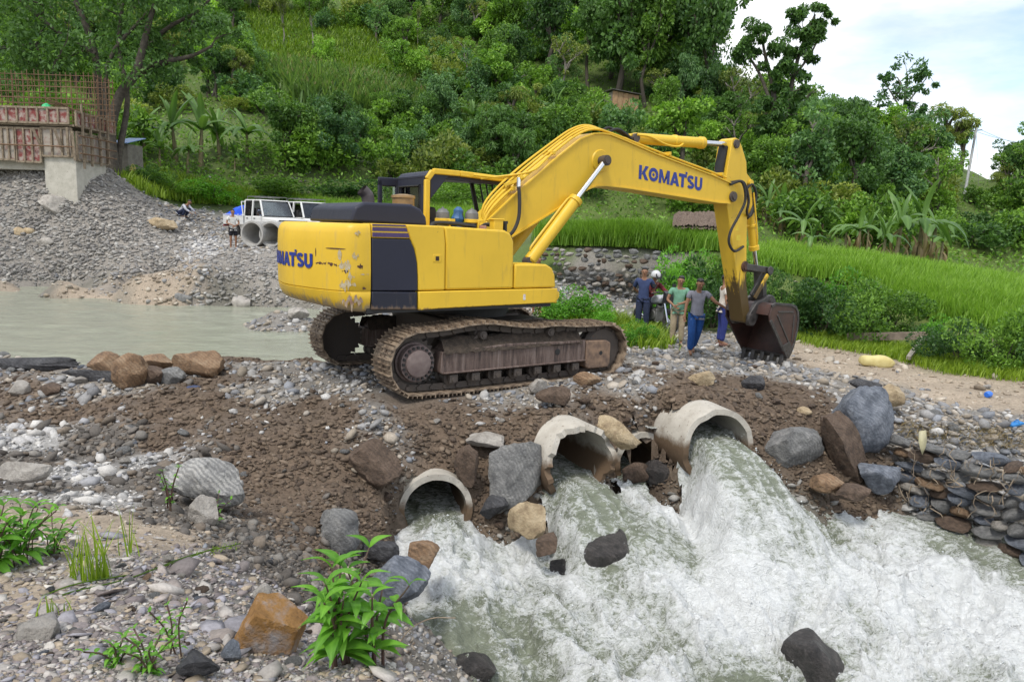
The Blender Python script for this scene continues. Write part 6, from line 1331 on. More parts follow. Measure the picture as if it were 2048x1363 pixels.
# ------------------------------------------------------------------ abutment under construction
M_ply = simple('worn_red_ply', (.20, .045, .04), (.36, .30, .26), 5, .8, .3, stops=(.42, .6)); M_ply2 = simple('worn_grey_ply', (.36, .32, .27), (.24, .13, .11), 4, .85, .3, stops=(.5, .7)); M_wood = simple('rough_timber', (.30, .24, .17), (.17, .13, .09), 9, .85, .4)
M_rebar = simple('rebar_rust', (.20, .12, .065), (.12, .065, .035), 10, .8, .2); M_pier = concmat('pier_concrete', (.50, .475, .41), (.38, .36, .30)); M_tin = simple('blue_tin', (.16, .25, .48), (.22, .32, .52), 5, .45, .1); M_plaster = simple('grey_plaster', (.22, .20, .17), (.14, .125, .105), 5, .9, .3)
def build_pier():
    o = at_d(155, 412, 31.2); T = thing('bridge_abutment', 'unfinished concrete abutment in red timber formwork with a rebar cage', 'abutment', tuple(o)); s = 31.2/FPX
    Z = lambda v: (412-v)*s*.96; X_ = lambda u: (u-155)*s
    D = 2.35
    b = MB(); b.box(X_(92), 0, .05, D, -1.0, Z(300)); b.box(-6.0, X_(92)+.0, .35, D, Z(340), Z(300)); obj('concrete_pier', b, M_pier, T, bevel=.02)
    def panel(x0, x1, z0, z1, y, mt, nb=3, side=False):
        b = MB()
        if not side: b.box(x0, x1, y-.03, y, z0, z1)
        else: b.box(y, y+.03, x0, x1, z0, z1)
        p = obj('shutter_panel', b, mt, T)
        for k in range(nb+1):
            x = x0+(x1-x0)*k/nb; b = MB()
            if not side: b.box(x-.035, x+.035, y-.10, y-.032, z0-.02, z1+.02)
            else: b.box(y+.032, y+.10, x-.035, x+.035, z0-.02, z1+.02)
            obj('batten', b, M_wood, p)
        for z in (z0, z1):
            b = MB()
            if not side: b.box(x0, x1, y-.085, y-.034, z-.04, z+.04)
            else: b.box(y+.034, y+.085, x0, x1, z-.04, z+.04)
            obj('rail', b, M_wood, p)
    panel(X_(92), X_(152), Z(312), Z(256), .03, M_ply2, 3); panel(X_(42), X_(90), Z(325), Z(258), .0, M_ply, 3); panel(X_(-10), X_(40), Z(322), Z(258), .0, M_ply2, 4); panel(X_(-130), X_(-14), Z(320), Z(258), .0, M_ply2, 5)
    panel(-6.0, X_(152), Z(247), Z(217), -.12, M_ply, 14); panel(.05, D, Z(318), Z(262), .03, M_ply2, 4, True); panel(-.1, D+.5, Z(250), Z(222), .14, M_ply, 6, True)
    b = MB(); b.box(-6, .1, -.1, D, Z(252), Z(248)); obj('working_deck', b, M_wood, T)
    for (u0, v0, u1, v1) in ((82,258,92,295), (125,258,133,300), (150,255,145,312), (160,262,158,320)):
        b = MB(); b.bar((X_(u0), -.25, Z(v0)), (X_(u1), -.08, Z(v1)), .07, .09); obj('prop', b, M_wood, T)
    for (x, y, v0, v1) in ((.22, .3, 205, 335), (.22, .9, 225, 328), (.22, 1.6, 222, 325), (.24, 2.2, 215, 318)):
        b = MB(); b.bar((x, y, Z(v1)), (x, y, Z(v0)), .09, .07); obj('prop', b, M_wood, T)
    for v in (288, 270, 305):
        b = MB(); b.tube([(.30, -.1, Z(v)), (.30, D+.4, Z(v)+.02)], .03, 7); obj('waler', b, M_rebar, T)
    b = MB(); b.tube([(-6, -.17, Z(291)), (.1, -.17, Z(293))], .03, 7); obj('waler', b, M_rebar, T)
    # rebar cage, bar by bar
    bar = MB(); bar.tube([(0,0,0), (0,0,1)], 1, 6); bme = bar.mesh('rebar', 60); bme.materials.append(M_rebar); rs = random.Random(4)
    def rb(a, c, r=.016):
        a, c = Vector(a), Vector(c); o_ = obj('rebar', bme, None, T, a); o_.rotation_mode = 'QUATERNION'; o_.rotation_quaternion = (c-a).to_track_quat('Z', 'Y'); o_.scale = (r, r, (c-a).length)
    x0, x1 = -6.2, .72
    for yy in (.45, 1.9):
        for k in range(31):
            x = x0+(x1-x0)*k/30; rb((x+rs.uniform(-.02, .02), yy, Z(250)), (x+rs.uniform(-.05, .05), yy+rs.uniform(-.03, .03), Z(141)+rs.uniform(-.06, .10)))
        for k in range(9): z = Z(240)+(Z(147)-Z(240))*k/8; rb((x0, yy-.02, z), (x1+.1, yy-.02, z+rs.uniform(-.02, .02)), .013)
    for k in range(6): y = .45+1.45*k/5; rb((x1, y, Z(250)), (x1, y, Z(142)))
    for k in range(8): z = Z(238)+(Z(147)-Z(238))*k/7; rb((x1, .4, z), (x1, 1.95, z), .013)
    for k in range(9): x = X_(112)+.09*k; rb((x-.25, .1, Z(195)+.0-.03*k), (x+.25, .3, Z(220)), .014)      # bent starter bars
    g = MB(); g.lathe((X_(105), -.0, Z(222)), (X_(105), 0, Z(207)), [(0,.15),(.4,.2),(.8,.14),(1,.03)], 9); tag(obj('green_bag', g, simple('green_plastic', (.02, .35, .12), (.05, .5, .2), 9, .5), None, tuple(o)), 'small green plastic bag on top of the formwork', 'bag')
build_pier()
def build_huts():
    p, d = hit1(250, 338); p = at_d(246, 336, 37.5); T = thing('shed', 'small grey shed with blue tin roof beside the big tree', 'shed', tuple(p), -.15); b = MB(); b.box(-.45, .30, 0, 1.2, -.4, 1.2); obj('wall', b, M_plaster, T, bevel=.01)
    b = MB(); b.add([(-.6,-.35,1.18), (.55,-.35,1.18), (.38,1.4,1.6), (-.6,1.4,1.6), (-.6,-.35,1.22), (.55,-.35,1.22), (.38,1.4,1.64), (-.6,1.4,1.64)], [(0,3,2,1),(4,5,6,7),(0,1,5,4),(1,2,6,5),(2,3,7,6),(3,0,4,7)]); obj('roof', b, M_tin, T)
    s_ = MB(); s_.lathe((0,0,0), (0,0,.55), [(0,.12),(.3,.17),(.7,.14),(1,.05)], 9); tag(obj('grain_sack', s_, simple('yellow_sack', (.55, .42, .12), (.42, .32, .1), 8, .8), None, tuple(p+np.array([.55, -.1, -.35]))), 'yellowish sack leaning against the blue roofed shed', 'sack')
    p, d = hit1(1250, 222); T = thing('hillside_hut', 'small hut with orange brown plank walls on the wooded slope', 'hut', tuple(p), .25); s = d/FPX; w = 56*s; h = 40*s
    for k in range(5):
        b = MB(); b.box(-w/2+w*k/5+.015, -w/2+w*(k+1)/5-.015, -.04, .04, -.8, h*(.92-.03*k)); obj('wall_board', b, simple('orange_board%d' % k, (.42-.04*(k % 2), .26, .14), (.30, .18, .10), 5, .85, .3) if k < 2 else MATS['orange_board%d' % (k % 2)], T)
    b = MB(); b.box(-w/2, -w/2+.08, .05, 2.2, -.8, h*.9); b.box(w/2-.08, w/2, .05, 2.2, -.8, h*.8); b.box(-w/2, w/2, 2.15, 2.2, -.8, h*.7); obj('side_wall', b, M_plaster, T)
    b = MB(); b.add([(-w*.56,-.3,h*.97), (w*.56,-.3,h*.82), (w*.56,2.4,h*.86), (-w*.56,2.4,h*1.02), (-w*.56,-.3,h*1.0), (w*.56,-.3,h*.85), (w*.56,2.4,h*.90), (-w*.56,2.4,h*1.06)], [(0,3,2,1),(4,5,6,7),(0,1,5,4),(1,2,6,5),(2,3,7,6),(3,0,4,7)]); obj('roof', b, simple('dark_tin', (.07, .07, .075), (.12, .10, .09), 6, .6), T)
    p, d = hit1(1400, 484); p[2] += .45; T = thing('thatched_shelter', 'low shelter with brown thatched roof in the rice field', 'hut', tuple(p), -.25); M_th = simple('thatch', (.22, .165, .125), (.11, .08, .065), 22, .95, .9, .04)
    rs = np.random.default_rng(4); gx, gy = np.meshgrid(np.linspace(-1.05, 1.05, 40), np.linspace(-.75, .75, 24)); zz = .72-.55*np.abs(gy)/.75*(1)+.03*rs.normal(size=gx.shape)-.05*(gx > .9); zz -= .1*(np.abs(gx)/1.05)**6; idx = np.arange(gx.size).reshape(gx.shape)
    F = np.stack([idx[:-1, :-1], idx[:-1, 1:], idx[1:, 1:], idx[1:, :-1]], -1).reshape(-1, 4); V = np.stack([gx, gy, zz], -1).reshape(-1, 3); V2 = V-np.array([0, 0, .12]); nn = len(V)
    obj('thatch_roof', mesh_np('thatch_roof', np.vstack([V, V2]), np.vstack([F, F[:, ::-1]+nn]), True, sharp=40), M_th, T)
    for sx in (-.9, .9):
        for sy in (-.5, .5): b = MB(); b.tube([(sx, sy, -.9), (sx, sy, .32)], .04, 6); obj('post', b, M_wood, T)
build_huts()

# ------------------------------------------------------------------ vehicles
M_white = paint_material('white_car_paint', (.74, .74, .72), dirt=(.35, .30, .24), rust=(.25, .2, .15), wear=.35, zlo=.2, zhi=.8, stain=(.38, .33, .26), rough=.3)
M_tarp = simple('blue_tarp', (.01, .07, .62), (.015, .11, .75), 4, .45, .5, .05); M_tyre = simple('tyre', (.02, .02, .02), (.06, .055, .05), 12, .85, .3); M_dashdark = simple('dark_interior', (.02, .02, .022), (.035, .03, .03), 6, .7)
def pickup(name, label, loc, rz, bed=True):
    T = thing(name, label, 'vehicle', loc, rz); W = .83
    P = lambda n, b, mt, par=T, bev=0: obj(n, b, mt, par, bevel=bev)
    prof = [(1.75 if bed else .15,.45), (4.35,.45), (4.38,.62), (4.34,.95), (3.30,1.04), (3.22,1.08), (1.75 if bed else .15,1.08)]
    b = MB(); b.prism(prof, -W, W); body = P('body', b, M_white, T, .05)
    b = MB(); b.prism([(1.78 if bed else .2,1.83), (2.95,1.82), (3.0,1.76), (1.75 if bed else .15,1.76)], -W+.08, W-.08); P('roof', b, M_white, T, .04)
    posts = [((1.80 if bed else .2), (1.80 if bed else .2)), (2.42, 2.42), (3.28, 2.95)]+([] if bed else [(1.3, 1.3)])
    for x0, x1 in posts:
        for sy in (-1, 1): b = MB(); b.bar((x0, sy*(W-.02), 1.06), (x1, sy*(W-.10), 1.79), .07, .08); P('pillar', b, M_white, body, .01)
    if bed: b = MB(); b.box(1.74, 1.80, -W+.06, W-.06, 1.08, 1.78); P('rear_bulkhead', b, M_white, body)
    # glass: windscreen and side windows (front one wound down)
    b = MB(); b.add([(3.27,-W+.08,1.10), (3.27,W-.08,1.10), (2.98,W-.14,1.75), (2.98,-W+.14,1.75), (3.262,-W+.08,1.10), (3.262,W-.08,1.10), (2.972,W-.14,1.75), (2.972,-W+.14,1.75)], [(0,1,2,3),(7,6,5,4),(0,4,5,1),(2,6,7,3)]); P('windscreen', b, M_glass, T)
    b = MB(); b.tube([(3.28,-W+.07,1.09), (3.28,W-.07,1.09), (2.99,W-.13,1.76), (2.99,-W+.13,1.76), (3.28,-W+.07,1.09)], .02, 6); P('screen_seal', b, M_black, T)
    for sy in (-1, 1):
        b = MB(); b.box(1.86 if bed else .3, 2.38, sy*(W-.06)-.004, sy*(W-.06)+.004, 1.10, 1.74); P('side_window', b, M_glass, T)
        b = MB(); b.tube([(1.86,sy*(W-.03),1.10), (2.37,sy*(W-.03),1.10), (2.37,sy*(W-.09),1.72), (1.86,sy*(W-.09),1.72), (1.86,sy*(W-.03),1.10)], .016, 6); P('window_seal', b, M_black, T)
        for x in (1.84, 2.41, 3.2):
            b = MB(); b.box(x-.006, x+.006, sy*W-.004, sy*W+.004, .52, 1.06); P('door_gap', b, M_black, body)
        for x in (1.98, 2.55): b = MB(); b.box(x, x+.13, sy*W-.02, sy*W+.02, .96, .99); P('door_handle', b, M_black, body)
        b = MB(); b.box(3.12, 3.16, sy*W-.0 if sy > 0 else sy*W-.16, sy*W+.16 if sy > 0 else sy*W, 1.15, 1.32); P('wing_mirror', b, M_black, T)
    b = MB(); b.box(1.9, 2.9, -.7, .7, .5, 1.0); b.box(1.9, 2.0, -.7, .7, 1.0, 1.45); b.box(2.45, 2.55, -.65, -.15, .9, 1.42); b.box(2.45, 2.55, .15, .65, .9, 1.42); b.box(2.98, 3.15, -.75, .75, .9, 1.12); P('seats', b, M_dashdark, T, .03)
    b = MB(); b.box(4.36, 4.42, -W+.1, W-.1, .66, .92); P('grille', b, M_black, T); b = MB(); b.box(4.36, 4.50, -W-.02, W+.02, .42, .56); P('bumper', b, M_black, T, .02)
    for sy in (-1, 1): b = MB(); b.tube([(4.36,sy*.62,.80), (4.43,sy*.62,.80)], .09, 14); P('headlight', b, M_chrome, T)
    for x in (.85, 3.55):
        for sy in (-1, 1):
            b = MB(); b.lathe((x, sy*(W-.22), .34), (x, sy*(W-.02), .34), [(0,.24),(.08,.33),(.2,.345),(.8,.345),(.92,.33),(1,.24)], 22); w = P('wheel', b, M_tyre, T)
            b = MB(); b.lathe((x, sy*(W-.05), .34), (x, sy*(W-.005), .34), [(0,.20),(.6,.19),(.7,.10),(1,.06)], 16); P('rim', b, M_grey, w)
    if bed:
        b = MB(); b.box(.0, 1.70, -W, W, .68, .76); b.box(0, 1.70, -W, -W+.04, .76, 1.14); b.box(0, 1.70, W-.04, W, .76, 1.14); b.box(0, .04, -W+.04, W-.04, .76, 1.14); B_ = P('cargo_bed', b, M_white, T, .012)
        for z in (.86, 1.04): b = MB(); b.box(.02, 1.68, -W-.008, -W+.001, z, z+.02); P('bed_rib', b, M_white, B_)
        b = MB(); b.box(-.02, .05, -W+.02, -W+.28, .58, .66); P('tail_lamp', b, simple('lamp_red', (.35, .02, .03), (.25, .02, .03), 8, .4), T)
        for (a, c) in (((1.66,-W+.03,1.1), (1.5,-W+.06,1.72)), ((1.66,W-.03,1.1), (1.5,W-.06,1.72)), ((1.5,-W+.06,1.72), (1.5,W-.06,1.72))): b = MB(); b.tube([a, c], .025, 7); P('headboard_bar', b, M_white, B_)
        gx, gy = np.meshgrid(np.linspace(.03, 1.62, 26), np.linspace(-W-.01, W+.01, 22)); e = np.clip(1-(np.abs(gy)/(W+.01))**6, 0, 1)*np.clip((gx-.0)/.55, .0, 1)**.5; zz = 1.10+.55*e*(.55+.45*(gx/1.6))+.07*fbm(gx*3, gy*3, seed=91, oct=3); idx = np.arange(gx.size).reshape(gx.shape); F = np.stack([idx[:-1, :-1], idx[:-1, 1:], idx[1:, 1:], idx[1:, :-1]], -1).reshape(-1, 4)
        t = obj('tarpaulin', mesh_np('tarpaulin', np.stack([gx, gy, zz], -1).reshape(-1, 3), F, True, sharp=30), M_tarp, None, loc, (0, 0, rz)); tag(t, 'crumpled bright blue tarpaulin over the pickup bed', 'tarpaulin')
    rk = [(1.9,-.7), (2.9,-.7), (2.9,.7), (1.9,.7)]
    b = MB(); pts = [(x, y, 1.96) for x, y in rk]; b.tube(pts+[pts[0]], .018, 6)
    for x, y in rk: b.tube([(x, y, 1.82), (x, y, 1.96)], .015, 6)
    for y in (-.35, 0, .35): b.tube([(1.9,y,1.93), (2.9,y,1.93)], .012, 6)
    P('roof_rack', b, M_grey, T)
    return T
PYAW = math.radians(-38)
_hp = np.array([math.cos(PYAW), math.sin(PYAW), 0]); _rp = np.array([math.sin(PYAW), -math.cos(PYAW), 0])
pk = at_d(447, 478, 35.4); pk[2] = float(hgt(pk[0]+1, pk[1]-.6))-.12; pk = pk-_rp*.83
pickup('pickup_truck', 'white double cab pickup with blue tarpaulin on its bed and roof rack', tuple(pk), PYAW)
pk2 = pk+_hp*.25-_rp*2.0
pickup('jeep', 'second white jeep mostly hidden behind the counterweight', tuple(pk2), PYAW, False)
for u, v, lab in ((504, 493, 'spare concrete pipe lying in front of the pickup door'), (541, 494, 'spare concrete pipe next to the counterweight')):
    p = at_d(u, v, 30.4); r = .52; a = np.array([math.sin(math.radians(-14)), -math.cos(math.radians(-14)), 0]); b = MB(); n = 32
    q_ = np.array([-a[1], a[0], 0.]); V = []
    for t, rr in ((-1.6, .43), (-.06, .43), (0, .45), (0, r), (-.12, r+.015), (-.16, r), (-1.6, r)):
        for k in range(n): V.append(a*t+rr*(math.cos(2*PI*k/n)*q_+math.sin(2*PI*k/n)*np.array([0, 0, 1.])))
    b.add(V, [(j*n+k, j*n+(k+1) % n, (j+1)*n+(k+1) % n, (j+1)*n+k) for j in range(6) for k in range(n)]+[(6*n+k, 6*n+(k+1) % n, (k+1) % n, k) for k in range(n)])
    tag(obj('spare_pipe', b, M_conc2, None, tuple(p+np.array([0, 0, r]))), lab, 'pipe')

# ------------------------------------------------------------------ people
SKIN = simple('skin_brown', (.30, .155, .09), (.25, .125, .07), 20, .55, .05); HAIR = simple('black_hair', (.012, .01, .009), (.025, .02, .018), 30, .5, .3)
def cloth(name, c): return simple(name, c, tuple(q*.7 for q in c), 7, .9, .5, .02)
def skin_mesh(name, J, E_, R_, root, mat, parent, sub=2):
    """continuous surface grown along joints"""
    names = [n for n in R_]; ix = {n: i for i, n in enumerate(names)}; me = bpy.data.meshes.new(name)
    me.from_pydata([tuple(map(float, J[n])) for n in names], [(ix[a], ix[b]) for a, b in E_], []); o = obj(name, me, mat, parent)
    md = o.modifiers.new('skin', 'SKIN'); md.use_smooth_shade = True; md.branch_smoothing = .4
    sv = me.skin_vertices[0].data if me.skin_vertices else None
    if sv is None:
        bm = bmesh.new(); bm.from_mesh(me); bm.verts.layers.skin.verify(); bm.to_mesh(me); bm.free(); sv = me.skin_vertices[0].data
    for n in names:
        r = R_[n]; sv[ix[n]].radius = r if isinstance(r, tuple) else (r, r); sv[ix[n]].use_root = (n == root)
    ss = o.modifiers.new('sub', 'SUBSURF'); ss.levels = sub; ss.render_levels = sub
    return o
def stand_pose():
    J = dict(pelvis=(0,0,.93), spine=(0,.01,1.10), chest=(0,0,1.28), neck=(0,0,1.42), hd0=(0,.015,1.50), hd1=(0,.02,1.575), hd2=(0,.01,1.64))
    for s, n in ((-1, 'R'), (1, 'L')):                      # n: the person's own right/left, facing +y, so right is +x... mirrored below
        x = -s
        J.update({'sh'+n: (x*.17,0,1.36), 'el'+n: (x*.23,-.02,1.09), 'wr'+n: (x*.25,.04,.86), 'hn'+n: (x*.25,.06,.78), 'hip'+n: (x*.09,0,.88), 'kn'+n: (x*.10,.02,.49), 'an'+n: (x*.105,-.02,.09), 'to'+n: (x*.12,.14,.035)})
    return J
def person(loc, rotz, label, J, top, legs, short=False, sleeves=.55, shoe=None, hair=True, extra=None, trouser_wide=1.0, scale=1.0, cat='person'):
    T = thing('person', label, cat, loc, rotz); T.scale = (scale,)*3; J = {k: np.array(v, float) for k, v in J.items()}
    E_ = [('pelvis','spine'), ('spine','chest'), ('chest','neck'), ('neck','hd0'), ('hd0','hd1'), ('hd1','hd2')]; R_ = dict(pelvis=(.125,.095), spine=(.115,.085), chest=(.125,.09), neck=(.048,.05), hd0=(.062,.076), hd1=(.082,.10), hd2=(.062,.075))
    for n in 'RL':
        E_ += [('chest','sh'+n), ('sh'+n,'el'+n), ('el'+n,'wr'+n), ('wr'+n,'hn'+n), ('pelvis','hip'+n), ('hip'+n,'kn'+n), ('kn'+n,'an'+n), ('an'+n,'to'+n)]
        R_.update({'sh'+n: .052, 'el'+n: .038, 'wr'+n: (.027,.022), 'hn'+n: (.036,.016), 'hip'+n: .082, 'kn'+n: .054, 'an'+n: .036, 'to'+n: (.04,.024)})
        d = J['hn'+n]-J['wr'+n]; d /= np.linalg.norm(d); sd = np.cross(d, np.array([0, 1, .3])); sd /= np.linalg.norm(sd)+1e-9; cl = np.cross(sd, d)
        for k, (o_, l) in enumerate(((-.026,.055), (-.009,.065), (.009,.062), (.025,.048))):
            a, c = 'f%s%da' % (n, k), 'f%s%db' % (n, k); J[a] = J['hn'+n]+sd*o_+d*l*.6; J[c] = J[a]+d*l*.45+cl*.022; E_ += [('hn'+n, a), (a, c)]; R_[a] = .009; R_[c] = .0075
        a, c = 'th%sa' % n, 'th%sb' % n; J[a] = J['wr'+n]+d*.045+sd*.04+cl*.01; J[c] = J[a]+d*.04+cl*.015; E_ += [('wr'+n, a), (a, c)]; R_[a] = .011; R_[c] = .009
    body = skin_mesh('body', J, E_, R_, 'pelvis', SKIN, T)
    hc = J['hd1']; up = J['hd2']-J['hd0']; up /= np.linalg.norm(up); fw = np.array([0, 1., 0]); fw -= up*(fw@up); fw /= np.linalg.norm(fw); rt = np.cross(fw, up)
    if extra and 'look' in extra: fw = np.array(extra['look'], float); fw -= up*(fw@up); fw /= np.linalg.norm(fw); rt = np.cross(fw, up)
    def blob(n, c, r, mt, par=body):
        V, F = ICO[2]; M_ = np.stack([rt*r[0], fw*r[1], up*r[2]], 1); return obj(n, mesh_np(n, V@M_.T+c, F), mt, par)
    for sx in (-1, 1): blob('eye', hc+rt*.03*sx+fw*.083+up*.0, (.011,.006,.006), MATS['black_trim']); blob('ear', hc+rt*.078*sx-fw*.005-up*.005, (.012,.02,.03), SKIN)
    blob('nose', hc+fw*.092-up*.025, (.013,.018,.022), SKIN); blob('mouth', hc+fw*.082-up*.06, (.025,.006,.006), simple('lips', (.2, .08, .06)) if 'lips' not in MATS else MATS['lips'])
    if hair:
        V, F = ICO[3]; V = V.copy(); low = (V[:, 2] < .15-.9*np.clip(-V[:, 1], -.3, 1)); V[low] *= .55; V *= (1+.05*fbm(V[:, 0]*5, V[:, 1]*5, V[:, 2]*5, seed=7, oct=2))[:, None]; M_ = np.stack([rt*.083, fw*.098, up*.088], 1); obj('hair', mesh_np('hair', V@M_.T+hc+up*.028-fw*.012, F), HAIR, body)
    # shirt
    sn = {k: J[k] for k in ('pelvis', 'spine', 'chest')}; sn['neck'] = J['chest']*.28+J['neck']*.72; sn['hem'] = J['pelvis']+(J['pelvis']-J['spine'])*.25; Es = [('hem','pelvis'), ('pelvis','spine'), ('spine','chest'), ('chest','neck')]; Rs = dict(hem=(.155,.125), pelvis=(.15,.12), spine=(.142,.112), chest=(.15,.115), neck=(.065,.062))
    for n in 'RL': sn['sh'+n] = J['sh'+n]; sn['sl'+n] = J['sh'+n]+(J['el'+n]-J['sh'+n])*sleeves*.55; sn['sm'+n] = J['sh'+n]+(J['el'+n]-J['sh'+n])*sleeves; Es += [('chest','sh'+n), ('sh'+n,'sl'+n), ('sl'+n,'sm'+n)]; Rs['sh'+n] = .072; Rs['sl'+n] = .066; Rs['sm'+n] = .064
    if sleeves > 1:
        for n in 'RL': sn['sl'+n] = J['el'+n]; sn['sm'+n] = J['wr'+n]; Rs['sl'+n] = .056; Rs['sm'+n] = .042
    skin_mesh('shirt', sn, Es, Rs, 'pelvis', top, T)
    tn = {'pelvis': J['pelvis']+np.array([0, 0, .03])}; Et = []; Rt = dict(pelvis=(.148,.118))
    for n in 'RL':
        tn['hip'+n] = J['hip'+n]-np.array([0, 0, .02]); tn['kn'+n] = J['kn'+n] if not short else J['hip'+n]+(J['kn'+n]-J['hip'+n])*.85; Et += [('pelvis','hip'+n), ('hip'+n,'kn'+n)]; w = trouser_wide; Rt['hip'+n] = .102*w; Rt['kn'+n] = (.078 if not short else .098)*w
        if not short: tn['an'+n] = J['an'+n]+np.array([0, 0, .02]); Et.append(('kn'+n, 'an'+n)); Rt['an'+n] = .064*w
    skin_mesh('shorts' if short else 'trousers', tn, Et, Rt, 'pelvis', legs, T)
    if shoe:
        for n in 'RL':
            d = J['to'+n]-J['an'+n]; b = MB(); a0 = J['an'+n]*np.array([1, 1, 0])-d*np.array([1, 1, 0])*.35; a1 = J['to'+n]*np.array([1, 1, 0])+d*np.array([1, 1, 0])*.25; zz = min(J['to'+n][2], J['an'+n][2])-.03; b.bar(a0+np.array([0, 0, zz+.035]), a1+np.array([0, 0, zz+.025]), .09, .055); obj('shoe', b, shoe, T, bevel=.02)
    return T
def face_cam(p): return math.atan2(-p[0], p[1])+PI          # rotation that turns +y towards the camera
def build_people():
    navy = cloth('navy_uniform', (.022, .032, .075)); sh_dark = simple('shoe_dark', (.03, .025, .02), (.05, .04, .03), 8, .6)
    # man in white shirt and black shorts
    J = stand_pose(); J.update(elR=(.26,.03,1.10), wrR=(.06,.20,1.03), hnR=(-.02,.22,1.0), elL=(-.25,.02,1.10), wrL=(-.06,.22,.98), hnL=(.02,.24,.95)); p = at_d(467, 497, 31.5); p[2] = float(hgt(p[0], p[1])); person(tuple(p), face_cam(p)+.2, 'man in white shirt and black shorts with crossed forearms on the gravel bank', J, cloth('white_tee', (.62, .61, .57)), cloth('black_shorts', (.012, .012, .018)), True, .6, sh_dark)
    # squatting man
    J = stand_pose(); J.update(pelvis=(0,-.12,.30), spine=(0,.0,.45), chest=(0,.16,.58), neck=(0,.28,.66), hd0=(0,.34,.72), hd1=(0,.38,.77), hd2=(0,.38,.84))
    for n, x in (('R', 1), ('L', -1)): J.update({'sh'+n: (x*.17,.17,.62), 'el'+n: (x*.28,.34,.42), 'wr'+n: (x*.20,.50,.30), 'hn'+n: (x*.18,.55,.24), 'hip'+n: (x*.10,-.1,.28), 'kn'+n: (x*.17,.30,.46), 'an'+n: (x*.13,.05,.09), 'to'+n: (x*.14,.20,.035)})
    p, d = hit1(366, 436); person(tuple(p), face_cam(p)+1.0, 'man squatting on the rubble in navy clothes with pale sleeves', J, cloth('pale_shirt', (.55, .56, .62)), navy, False, 1.2, sh_dark, extra={'look': (0, 1, -.3)})
    # man in navy uniform, hands behind his back
    J = stand_pose(); J.update(elR=(.27,-.12,1.12), wrR=(.10,-.20,.95), hnR=(.03,-.21,.92), elL=(-.27,-.12,1.12), wrL=(-.10,-.20,.95), hnL=(-.03,-.21,.90)); p, d = hit1(1283, 662); person(tuple(p), face_cam(p)-.1, 'man in navy camouflage uniform with hands behind his back', J, cloth('navy_camo', (.035, .055, .14)), navy, False, .9, sh_dark, trouser_wide=1.15)
    # green polo
    J = stand_pose(); J.update(elR=(.27,.02,1.10), wrR=(.12,.17,.98), hnR=(.06,.20,.94), elL=(-.26,.06,1.12), wrL=(-.02,.20,1.03), hnL=(.07,.21,.99), hd1=(-.02,.04,1.57), hd0=(0,.02,1.50), hd2=(-.02,.03,1.635)); p, d = hit1(1352, 692); person(tuple(p), face_cam(p)+.1, 'man in green polo shirt and khaki trousers with hands at his waist', J, cloth('green_polo', (.17, .36, .25)), cloth('khaki', (.42, .34, .23)), False, .55, sh_dark)
    # grey polo, walking, reaching to the bucket
    J = stand_pose(); J.update(hd0=(-.01,.06,1.49), hd1=(-.01,.10,1.555), hd2=(-.01,.09,1.625), elR=(.24,.02,1.10), wrR=(.27,.06,.87), hnR=(.27,.08,.79), elL=(-.36,.10,1.17), wrL=(-.58,.14,1.05), hnL=(-.66,.15,1.02), hipR=(.09,0,.88), knR=(.11,.10,.50), anR=(.10,.02,.09), toR=(.11,.17,.035), knL=(-.06,-.05,.49), anL=(-.02,-.24,.13), toL=(-.02,-.13,.035)); p, d = hit1(1388, 710); person(tuple(p), face_cam(p)+.25, 'man in grey polo shirt and blue striped track pants reaching for the bucket', J, cloth('grey_polo', (.21, .215, .26)), cloth('blue_trackpants', (.012, .075, .28)), False, .55, None, extra={'look': (0, 1, -.5)}, trouser_wide=1.1)
    # white shirt behind the arm
    J = stand_pose(); J.update(elL=(-.24,.04,1.12), wrL=(-.16,.22,.98), hnL=(-.12,.26,.95)); p, d = hit1(1441, 691); person(tuple(p), face_cam(p)+1.9, 'man in white shirt and blue trousers standing behind the mud caked arm', J, cloth('white_shirt', (.66, .60, .54)), cloth('blue_jeans', (.03, .045, .22)), False, .6, simple('sandals', (.16, .07, .05)))
    J = stand_pose(); p, d = hit1(1073, 629); person(tuple(p), face_cam(p)+.4, 'bare legged person standing hidden behind the excavator body', J, cloth('dark_top', (.05, .05, .06)), cloth('dark_shorts', (.02, .02, .025)), True, .6, sh_dark)
    # driver
    J = stand_pose(); dz = .93-.62
    for k in list(J): J[k] = (J[k][0], J[k][1], J[k][2]-dz)
    for n, x in (('R', 1), ('L', -1)): J.update({'hip'+n: (x*.10,.05,.58), 'kn'+n: (x*.14,.46,.60), 'an'+n: (x*.12,.55,.24), 'to'+n: (x*.12,.68,.22), 'el'+n: (x*.30,.12,.88), 'wr'+n: (x*.2,.34,.92), 'hn'+n: (x*.18,.40,.93)})
    loc = pk+_hp*2.62+_rp*.42+np.array([0, 0, .28]); person(tuple(loc), PYAW-PI/2+.7*0, 'driver in blue grey shirt sitting in the white pickup', J, cloth('driver_shirt', (.20, .24, .36)), navy, False, .6)
build_people()

